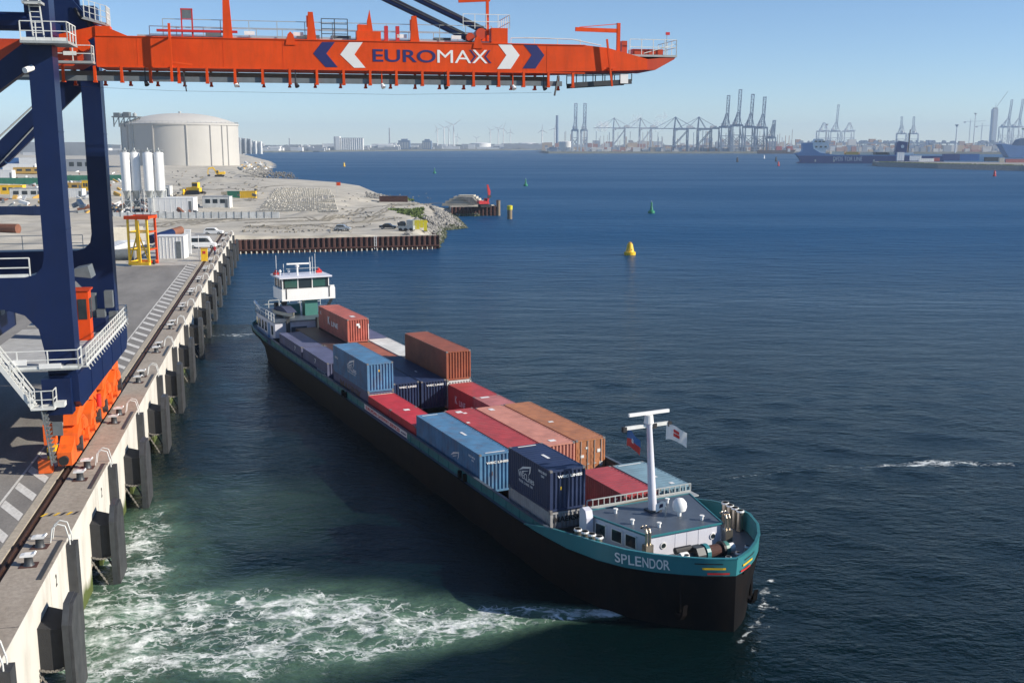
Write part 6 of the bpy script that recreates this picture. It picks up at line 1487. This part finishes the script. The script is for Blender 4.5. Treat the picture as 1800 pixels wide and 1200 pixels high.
for k, (px, m) in enumerate(((1078, 'far_crane_pale'), (1124, 'far_crane_pale'))): far_crane(('left', 'right')[k] + ' one of the two pale cranes with lowered booms beside the smoke', px, TY + 500, 'down', m, R(-90), h=72, w=26)
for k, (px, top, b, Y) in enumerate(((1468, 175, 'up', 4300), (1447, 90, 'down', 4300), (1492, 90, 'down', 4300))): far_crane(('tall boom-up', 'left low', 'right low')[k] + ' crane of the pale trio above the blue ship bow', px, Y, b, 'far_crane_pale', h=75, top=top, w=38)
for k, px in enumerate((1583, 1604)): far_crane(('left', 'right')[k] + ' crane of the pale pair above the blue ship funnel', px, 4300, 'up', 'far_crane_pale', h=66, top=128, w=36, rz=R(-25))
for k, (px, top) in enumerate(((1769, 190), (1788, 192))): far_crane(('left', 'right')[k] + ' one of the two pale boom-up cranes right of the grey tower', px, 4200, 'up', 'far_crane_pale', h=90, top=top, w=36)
# straddle carriers on the terminal: too many and small to tell apart
mb = MB(); rs = random.Random(2)
for k in range(46):
    x = rs.uniform(1400, 1760); p = D(x, 252, rs.uniform(3000, 3900)); w = rs.uniform(7, 14)
    for sx in (-w, w): mb.bar((p.x + sx, p.y, 5), (p.x + sx, p.y, 26), 1.6)
    mb.box(p.x - w - 2, p.x + w + 2, p.y - 4, p.y + 4, 25, 29); mb.prism([(p.x - w * .5, 29), (p.x + w * .5, 29), (p.x + w * .3, 35), (p.x - w * .2, 35)], 1, p.y - 3, p.y + 3)
mb.build('yard_cranes', 'far_crane', kind='stuff', label='row of hazy yard cranes behind the stacked containers')
def island_mat():
    m = bpy.data.materials.new('yard_boxes'); m.use_nodes = True; N = m.node_tree.nodes; L = m.node_tree.links
    g = N.new('ShaderNodeNewGeometry'); r = N.new('ShaderNodeValToRGB'); r.color_ramp.interpolation = 'CONSTANT'
    cs = [(.42, .20, .17), (.60, .58, .55), (.22, .29, .40), (.55, .42, .30), (.74, .73, .69), (.36, .40, .45), (.46, .30, .24), (.66, .66, .64)]
    for i, c in enumerate(cs):
        e = r.color_ramp.elements[i] if i < 2 else r.color_ramp.elements.new(i / len(cs)); e.position = i / len(cs); e.color = (*c, 1)
    L.new(g.outputs['Random Per Island'], r.inputs[0]); L.new(r.outputs[0], N['Principled BSDF'].inputs['Base Color']); N['Principled BSDF'].inputs['Roughness'].default_value = .8
    MATS['yard_boxes'] = m
island_mat()
mb = MB()
def yard(x0, x1, n, Y0, Y1, hmax):
    for k in range(n):
        p = D(rs.uniform(x0, x1), 252, rs.uniform(Y0, Y1)); h = rs.randint(1, hmax) * 2.7; l = rs.choice((6, 12, 12, 20)); mb.box(p.x - l / 2, p.x + l / 2, p.y - 3, p.y + 3, 5, 5 + h)
yard(1385, 1790, 700, 2750, 3500, 6); yard(960, 1390, 420, 2880, 3300, 4)
for k in range(230):
    p = D(rs.uniform(960, 1800), 252, rs.uniform(3200, 4200)); w = rs.uniform(3, 16); mb.box(p.x - w, p.x + w, p.y, p.y + 12, 5, 5 + rs.uniform(8, 34) * rs.random() + 8)
for k in range(90):
    p = D(rs.uniform(985, 1400), 252, rs.uniform(2900, 3500)); mb.box(p.x - .8, p.x + .8, p.y, p.y + 1.6, 5, 5 + rs.uniform(20, 60))
mb.build('container_yard', 'yard_boxes', kind='stuff', label='mass of stacked containers on the far terminal')
# ------------------------------------------------------------------ wind turbines
def turbine(label, px, hub, base, Lpx, a0, Y):
    p = D(px, 252, Y); zh = D(px, hub, Y).z; Lb = Lpx / 1899 * Y
    t = thing('wind_turbine', label, 'wind turbine', (p.x, p.y, 4), 0, 'wind turbines on the far shore')
    MB().cyl((0, 0, 0), (0, 0, zh - 4), 3.1, 1.7, n=12).build('tower', 'far_white', t, True); MB().box(-1.9, 1.9, -4.5, 5, zh - 5.8, zh - 2.0).build('nacelle', 'far_white', t)
    MB().lathe([(1.8, -1.5), (1.8, 0), (.9, 1.8), (.1, 2.2)], 12).build('hub', 'far_white', t).location = (0, -5, zh - 4)
    for k in range(3):
        a = R(a0 + 120 * k); u = Vector((math.cos(a), 0, math.sin(a))); v = Vector((-u.z, 0, u.x)); c = Vector((0, -5.6, zh - 4)); m = MB()
        P = [c + u * 1 - v * 1.1, c + u * Lb * .2 - v * 2.0, c + u * Lb - v * .4, c + u * Lb + v * .4, c + u * Lb * .2 + v * 1.4, c + u * 1 + v * 1.1]
        m.add(P + [q + Vector((0, .7, 0)) for q in P], [tuple(range(6)), tuple(range(11, 5, -1))] + [(i, 6 + i, 6 + (i + 1) % 6, (i + 1) % 6) for i in range(6)]); m.build('blade', 'far_white', t)
for a in (('largest wind turbine, rightmost of the close trio', 797.5, 220, 260, 17, 35, 4600), ('middle wind turbine of the close trio', 781, 225, 260, 13, 25, 4700), ('leftmost wind turbine of the close trio', 769, 227, 259, 9, 0, 4800), ('faint wind turbine behind the close trio', 789, 225, 258, 11, 50, 5600),
          ('small faint turbine just right of the close trio', 804, 240, 258, 8, 80, 6200), ('wind turbine above the big white far tank', 862, 229, 257, 9, 15, 5400), ('left turbine of the hazy group near the middle', 876, 226, 257, 11, 40, 5600), ('right turbine of the hazy group near the middle', 885, 226, 257, 13, 70, 5400),
          ('thin hazy turbine right of the middle group', 897, 232, 257, 9, 90, 6000), ('clear wind turbine left of the tall chimney', 953, 229, 262, 11, 90, 4500), ('wind turbine hiding the foot of the tall chimney', 975, 226, 262, 12, 78, 4550), ('faint turbine far left of the big white far tank', 838, 243, 257, 8, 30, 6400)): turbine(*a)
# ------------------------------------------------------------------ far tanks, silos, chimneys, plants
def far_tank(label, px, r_px, top, Y):
    p = D(px, 252, Y); r = r_px / 1899 * Y; zt = D(px, top, Y).z; t = thing('far_tank', label, 'tank', (p.x, p.y, 4), 0, 'white tanks on the far shore')
    MB().lathe([(r, 0), (r, zt - 4 - r * .10)], 32).build('shell', 'far_white', t, True); MB().lathe([(r, zt - 4 - r * .10), (r * .6, zt - 4 - r * .03), (.5, zt - 4)], 32).build('roof', 'far_white', t, True)
for a in (('widest low white tank on the far shore', 846, 17, 250.5, 4700), ('small white tank in the middle of the far tank row', 887, 5.5, 252, 4900), ('second wide white tank right of the small one', 929, 17, 250.5, 4700), ('white tank half hidden by the clear turbine', 955, 6, 251, 4700), ('pale tank at the left end of the crane terminal', 995, 12, 248, 3000)): far_tank(*a)
p = D(587, 252, 3760); t = thing('grain_silo', 'tall pale grain silo block with ribbed row of cylinders on the far shore', 'silo', (p.x, p.y, 4)); z0 = D(590, 240, 3760).z - 4; z1 = D(620, 243.5, 3760).z - 4
MB().box(0, 20, 0, 30, 0, z0).build('head_house', 'far_white', t); MB().box(0, 6, -.5, 0, 0, z0).build('stair_tower', 'far_grey', t)
for k in range(11): MB().cyl((25 + k * 7.4, 6, 0), (25 + k * 7.4, 6, z1), 3.9, n=14).build('cylinder', 'far_white', t, True)
MB().box(20, 103, 3, 18, z1, z1 + 2).build('gallery', 'far_grey', t)
t = thing('silo_cluster', 'grey cluster of tall silos right behind the big tank', 'silo', D(422, 265, 2300)); t.location.z = 4
for k in range(9): MB().cyl((k * 5.6, (k % 2) * 5, 0), (k * 5.6, (k % 2) * 5, 34 - (k > 4) * 3 - k * .6), 2.9, n=12).build('cylinder', 'far_grey' if k < 5 else 'far_white', t, True)
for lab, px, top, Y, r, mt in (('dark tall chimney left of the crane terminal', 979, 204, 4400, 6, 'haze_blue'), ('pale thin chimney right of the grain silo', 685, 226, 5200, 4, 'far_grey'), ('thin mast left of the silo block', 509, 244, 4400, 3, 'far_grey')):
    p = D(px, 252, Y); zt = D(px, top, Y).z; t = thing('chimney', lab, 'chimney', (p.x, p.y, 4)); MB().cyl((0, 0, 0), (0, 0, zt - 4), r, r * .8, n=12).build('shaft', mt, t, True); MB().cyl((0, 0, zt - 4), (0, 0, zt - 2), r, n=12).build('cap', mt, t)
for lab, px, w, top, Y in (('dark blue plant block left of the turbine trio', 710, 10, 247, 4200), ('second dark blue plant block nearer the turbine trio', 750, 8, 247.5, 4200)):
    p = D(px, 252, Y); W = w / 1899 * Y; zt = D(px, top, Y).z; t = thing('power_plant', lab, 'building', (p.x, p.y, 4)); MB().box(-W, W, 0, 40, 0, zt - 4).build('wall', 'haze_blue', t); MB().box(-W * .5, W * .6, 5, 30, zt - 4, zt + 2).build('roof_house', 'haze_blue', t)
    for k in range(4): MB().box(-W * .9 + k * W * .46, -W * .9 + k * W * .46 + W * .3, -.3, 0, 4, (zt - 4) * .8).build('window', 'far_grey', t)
mb = MB(); m2 = MB()
for k in range(260):
    x = rs.uniform(425, 960); Y = rs.uniform(4300, 5200) if x > 700 else rs.uniform(3700, 4600) if x > 560 else rs.uniform(3300, 4000); p = D(x, 252, Y); w = rs.uniform(6, 40); h = rs.uniform(4, 24) * rs.random() + 4
    (mb if rs.random() < .6 else m2).box(p.x - w, p.x + w, p.y, p.y + 20, 3, 4 + h)
for k in range(60):
    x = rs.uniform(-150, 430); p = D(x, 252, rs.uniform(1900, 3300)); w = rs.uniform(10, 50); h = rs.uniform(5, 26); (mb if rs.random() < .5 else m2).box(p.x - w, p.x + w, p.y, p.y + 20, 3, 4 + h)
mb.build('far_industry', 'far_grey', kind='stuff', label='hazy mass of industrial sheds along the far shore'); m2.build('far_industry', 'far_white', kind='stuff', label='hazy mass of white halls along the far shore')
mb = MB()
for k in range(150):
    x = rs.uniform(-400, 1900); p = D(x, 252, rs.uniform(5200, 6500)); w = rs.uniform(30, 120); mb.prism([(p.x - w, 0), (p.x + w, 0), (p.x + w * .6, rs.uniform(8, 22)), (p.x - w * .5, rs.uniform(8, 22))], 1, p.y, p.y + 40)
mb.build('far_treeline', 'far_land', kind='stuff', label='hazy low line of trees and dunes on the horizon')
# tower with a luffing crane, lamp towers, tower cranes
p = D(1746, 252, 4400); zt = D(1746, 192, 4400).z; t = thing('power_station_tower', 'tall grey blue concrete tower with a crane on top at the right', 'tower', (p.x, p.y, 4)); MB().box(-10, 10, 0, 20, 0, zt - 4).build('shaft', 'far_crane_pale', t); MB().box(-10.1, -6, -.3, 0, 0, zt - 8).build('stair_strip', 'far_grey', t); MB().box(-6, 8, 2, 18, zt - 4, zt + 2).build('top_house', 'far_grey', t); MB().bar((4, 10, zt + 2), (46, 10, zt + 66), 1.3).bar((2, 10, zt), (2, 10, zt + 22), 1.0).build('luffing_jib', 'far_grey', t)
for lab, px, top, Y in (('tall lamp tower with round head right of the ship funnel', 1711, 199, 3400), ('slim lamp mast above the blue containers', 1680, 219, 2600), ('thin lamp mast left of the pale crane trio', 1452, 218, 3400)):
    p = D(px, 252, Y); zt = D(px, top, Y).z; t = thing('lamp_tower', lab, 'lamp mast', (p.x, p.y, 4)); MB().cyl((0, 0, 0), (0, 0, zt - 4), 1.7, .9, n=10).build('mast', 'far_crane_pale', t); MB().lathe([(.8, zt - 10), (4.5, zt - 5), (4.8, zt - 4)], 12).build('lamp_head', 'far_crane_pale', t)
for lab, px, top, Y in (('left hazy tower crane beside the lamp tower', 1703, 214, 4300), ('right hazy tower crane beside the lamp tower', 1724, 222, 4300)):
    p = D(px, 252, Y); zt = D(px, top, Y).z; t = thing('tower_crane', lab, 'crane', (p.x, p.y, 4)); MB().bar((0, 0, 0), (0, 0, zt), 2.2).build('mast', 'far_crane_pale', t); MB().bar((-26, 0, zt - 4), (60, 0, zt - 1), 1.3).build('jib', 'far_crane_pale', t); MB().box(-26, -18, -2, 2, zt - 9, zt - 4).build('counterweight', 'far_crane_pale', t); MB().bar((0, 0, zt - 4), (0, 0, zt + 8), 1.2).build('apex', 'far_crane_pale', t)
# ------------------------------------------------------------------ far ships
def roro():
    Y = 1440; a = D(1398, 252, Y).x
    t = thing('roro_ship', 'long dark blue freight ferry with white lettering moored behind the stone spit', 'ship', (a, Y, 0), R(-9))
    Lh = 190
    MB().prism([(7, -1), (4.5, .8), (9, 3.2), (4, 9.8), (Lh, 9.8), (Lh, -1)], 1, 0, 25).build('hull', 'roro_blue', t)
    MB().prism([(1.5, 13), (0, 12.6), (5, 9.85), (Lh * .8, 9.85), (Lh * .8, 11.2), (52, 11.2), (33, 13.8), (24, 19), (22, 27), (10, 26.6), (10.5, 17.5), (9, 14.5)], 1, .3, 24.7).build('forecastle', 'roro_pale', t)
    hs = MB().prism([(21, 13), (40, 13), (40, 17), (44, 20), (44, 27), (37, 28), (36, 32), (26, 32), (24, 27)], 1, 1.5, 23.5).build('deck_house', 'white', t)
    for k in range(3): MB().box(25 + k * 5, 28.5 + k * 5, 1.2, 1.5, 27.6, 29.5).build('window', 'glass', hs)
    for k in range(3): MB().box(26 + k * 6, 29 + k * 6, 1.2, 1.5, 20.5, 22.6).build('window', 'glass', hs)
    for x, h, c in ((48, 15.5, 'cream'), (66, 15, 'tan'), (84, 14.3, 'cream'), (104, 14.3, 'black'), (122, 14.3, 'cream')): MB().box(x, x + 16, 3, 22, 9.9, h).build('trailer_row', c, t)
    fn = MB().prism([(128, 10), (143, 10), (144, 27.5), (133, 29), (130, 27)], 1, 2, 12).build('funnel', 'roro_blue', t); MB().cyl((137.5, 1.7, 22), (137.5, 2, 22), 2.2, n=14).build('funnel_badge', 'far_white', fn)
    MB().cyl((146, 8, 10), (147, 8, 44), 1.1, .6, n=10).build('mast', 'steel_dark', t); MB().box(138, 152, 1, 10, 9.9, 14).build('stern_house', 'white', t)
    place('lettering', text_mesh('DFDS TOR LINE', 37, 5.2, 'white_print', .0), t, (68.5, -.12, 5.9), (1, 0, 0), (0, 0, 1))
    for x in (26, 50, 101): MB().box(x, x + 2, -.3, 0, 2, 5).build('draft_mark', 'cream', t)
roro()
# second ship at the right edge and the red hold bulker by the terminal
def ship_right():
    Y = 2050; a = D(1760, 252, Y).x; t = thing('container_ship', 'blue bow of a big container ship entering at the right edge', 'ship', (a, Y, 0), R(-6))
    MB().prism([(18, -1), (14, 3), (0, 25), (6, 25.5), (28, 22), (160, 21), (160, -1)], 1, 0, 30).build('hull', 'roro_pale', t)
    MB().prism([(28, 22), (34, 33), (44, 36), (160, 36), (160, 21)], 1, 2, 28).build('deck_cargo', 'haze_blue', t); MB().cyl((46, 14, 36), (46, 14, 56), .9, n=8).build('mast', 'steel_dark', t); MB().box(40, 52, 13, 15, 52, 54).build('crosstree', 'green_wh', t)
ship_right()
def bulker():
    p = D(1335, 252, 2800); t = thing('bulk_ship', 'low dark ship with two red hatch blocks moored below the tall cranes', 'ship', (p.x, 2800, 0), R(-1))
    MB().prism([(-4, 8), (0, -1), (86, -1), (96, 10), (84, 9), (-2, 8.5)], 1, 0, 18).build('hull', 'rust', t)
    for x in (45, 73): MB().box(x, x + 14, 2, 16, 9, 19).build('hatch_block', 'far_red', t)
    MB().bar((57, 8, 9), (84, 8, 28), 1.6).bar((60, 8, 9), (60, 8, 42), 1.6).build('derrick', 'far_white', t); MB().bar((83, 8, 9), (83, 8, 36), 1.6).build('derrick_post', 'far_white', t)
bulker()
# stone spit at the right with parked trailers
def spit():
    A = [G(1546, 293, 0), G(1650, 297, 0), G(1802, 301, 0), G(2300, 322, 0)]; Bk = [A[0] + Vector((12, 60, 0)), A[1] + Vector((60, 130, 0)), A[2] + Vector((120, 190, 0)), A[3] + Vector((200, 200, 0))]
    mb = MB(); n = 4; vs = [(p.x, p.y, -.5) for p in A] + [(p.x + 4, p.y + 14, 5.0) for p in A] + [(p.x, p.y, 5.0) for p in Bk] + [(p.x + 6, p.y + 20, -.5) for p in Bk]
    fs = []
    for r in range(3): fs += [(r * n + i, r * n + i + 1, (r + 1) * n + i + 1, (r + 1) * n + i) for i in range(n - 1)]
    fs.append((0, 4, 8, 12)); mb.add(vs, fs).build('stone_spit', 'rock', kind='structure')
    gs = MB()
    for k in range(600):
        u = rs.random() * 2.2; i = int(u); p = A[i].lerp(A[i + 1], u - i) + Vector((rs.uniform(3, 9), rs.uniform(13, 22), 5.0)); w = rs.uniform(.6, 1.6); gs.add([(p.x - w, p.y, 4.9), (p.x + w, p.y, 4.9), (p.x, p.y, 5 + rs.uniform(.3, 1.1))], [(0, 1, 2)])
    gs.build('spit_grass', 'grass', kind='stuff', label='strip of grass along the top of the stone spit')
    def bx(name, lab, px0, px1, py0, py1, Y, mt, cat='container'):
        a = D(px0, py1, Y); b = D(px1, py0, Y); t = thing(name, lab, cat, (a.x, Y, 5.0)); W = b.x - a.x; H = max(1.5, b.z - 5.0)
        MB().box(0, W, 0, 3, 0, H).build('body', mt, t); nr = max(3, int(W / 2.2))
        for k in range(nr): MB().box(k * W / nr, k * W / nr + .25, -.12, 0, .2, H - .2).build('rib', mt, t)
        MB().box(-.1, W + .1, -.15, 3.1, H, H + .25).build('top_rail', 'far_white' if mt == 'white' else mt, t)
    Y = 1330
    bx('trailer_row', 'dark blue trailer row on the stone spit', 1657, 1687, 271, 284, Y, 'roro_blue'); bx('trailer_row', 'bright blue trailer row on the stone spit', 1687, 1722, 271, 283, Y, 'c_blue'); bx('white_hut', 'white building behind the spit tip next to the ship stern', 1577, 1590, 268, 281, Y, 'white', 'building')
    bx('white_trailer', 'white trailer near the spit tip', 1600, 1620, 274, 281, Y, 'white'); bx('white_trailer', 'low white vans right of the spit tip trailers', 1616, 1642, 279, 284, Y - 60, 'white'); bx('dark_trailer', 'dark trailer group on the right of the blue trailers', 1731, 1756, 277, 285, Y - 40, 'steel_dark'); bx('yellow_hut', 'pale yellow hut on the spit near the right edge', 1757, 1766, 278, 287, Y - 120, 'cream', 'building'); bx('dark_trailer', 'long low grey trailers at the right edge of the spit', 1768, 1830, 280, 288, Y - 130, 'ct_rose')
    bx('red_truck', 'small red lorry beside the white vans on the spit', 1641, 1652, 278, 284, Y - 30, 'far_red', 'truck')
spit()
# smoke plumes from the far works
def plume(label, px, py, Y, w, h, op, seed):
    m = bpy.data.materials.new('smoke'); m.use_nodes = True; N = m.node_tree.nodes; L = m.node_tree.links; b = N['Principled BSDF']
    b.inputs['Base Color'].default_value = (.98, .95, .91, 1); b.inputs['Roughness'].default_value = 1; b.inputs['Specular IOR Level'].default_value = 0; b.inputs['Alpha'].default_value = op
    MATS['smoke'] = m; p = D(px, py, Y); mb = MB(); r_ = random.Random(seed)
    for k in range(26):
        u = r_.random(); x = r_.gauss(0, .2) * w + (u - .5) * h * .35; z = (u - .5) * h; y = r_.gauss(0, .2) * w; r = w * r_.uniform(.08, .2) * (1.2 - abs(u - .5))
        mb.lathe([(r * math.cos(a), r * math.sin(a)) for a in (-1.4, -.8, -.3, .3, .8, 1.4)], 10, (x, y, z))
    mb.build('smoke_plume', 'smoke', True and None, True, kind='stuff', label=label, loc=tuple(p))
plume('pale smoke plume above the far works left of the pointed cranes', 1160, 215, 4600, 60, 80, .07, 1); plume('small pale smoke cloud right of the two slim cranes', 1060, 223, 4600, 70, 34, .07, 2); plume('pale smoke plume behind the lowered pale cranes', 1115, 214, 4600, 55, 60, .05, 3)
# ------------------------------------------------------------------ haze
def make_haze():
    m = bpy.data.materials.new('haze'); m.use_nodes = True; N = m.node_tree.nodes; L = m.node_tree.links
    N.remove(N['Principled BSDF'])
    v = N.new('ShaderNodeVolumePrincipled'); v.inputs['Color'].default_value = (.66, .82, 1.0, 1); v.inputs['Density'].default_value = 1.05e-4
    v.inputs['Anisotropy'].default_value = .0
    L.new(v.outputs[0], N['Material Output'].inputs['Volume'])
    MATS['haze'] = m
    MB().box(-7000, 7000, -60, 9800, -4.5, 200).build('haze', 'haze', kind='stuff', label='pale blue haze over the harbour')
make_haze()
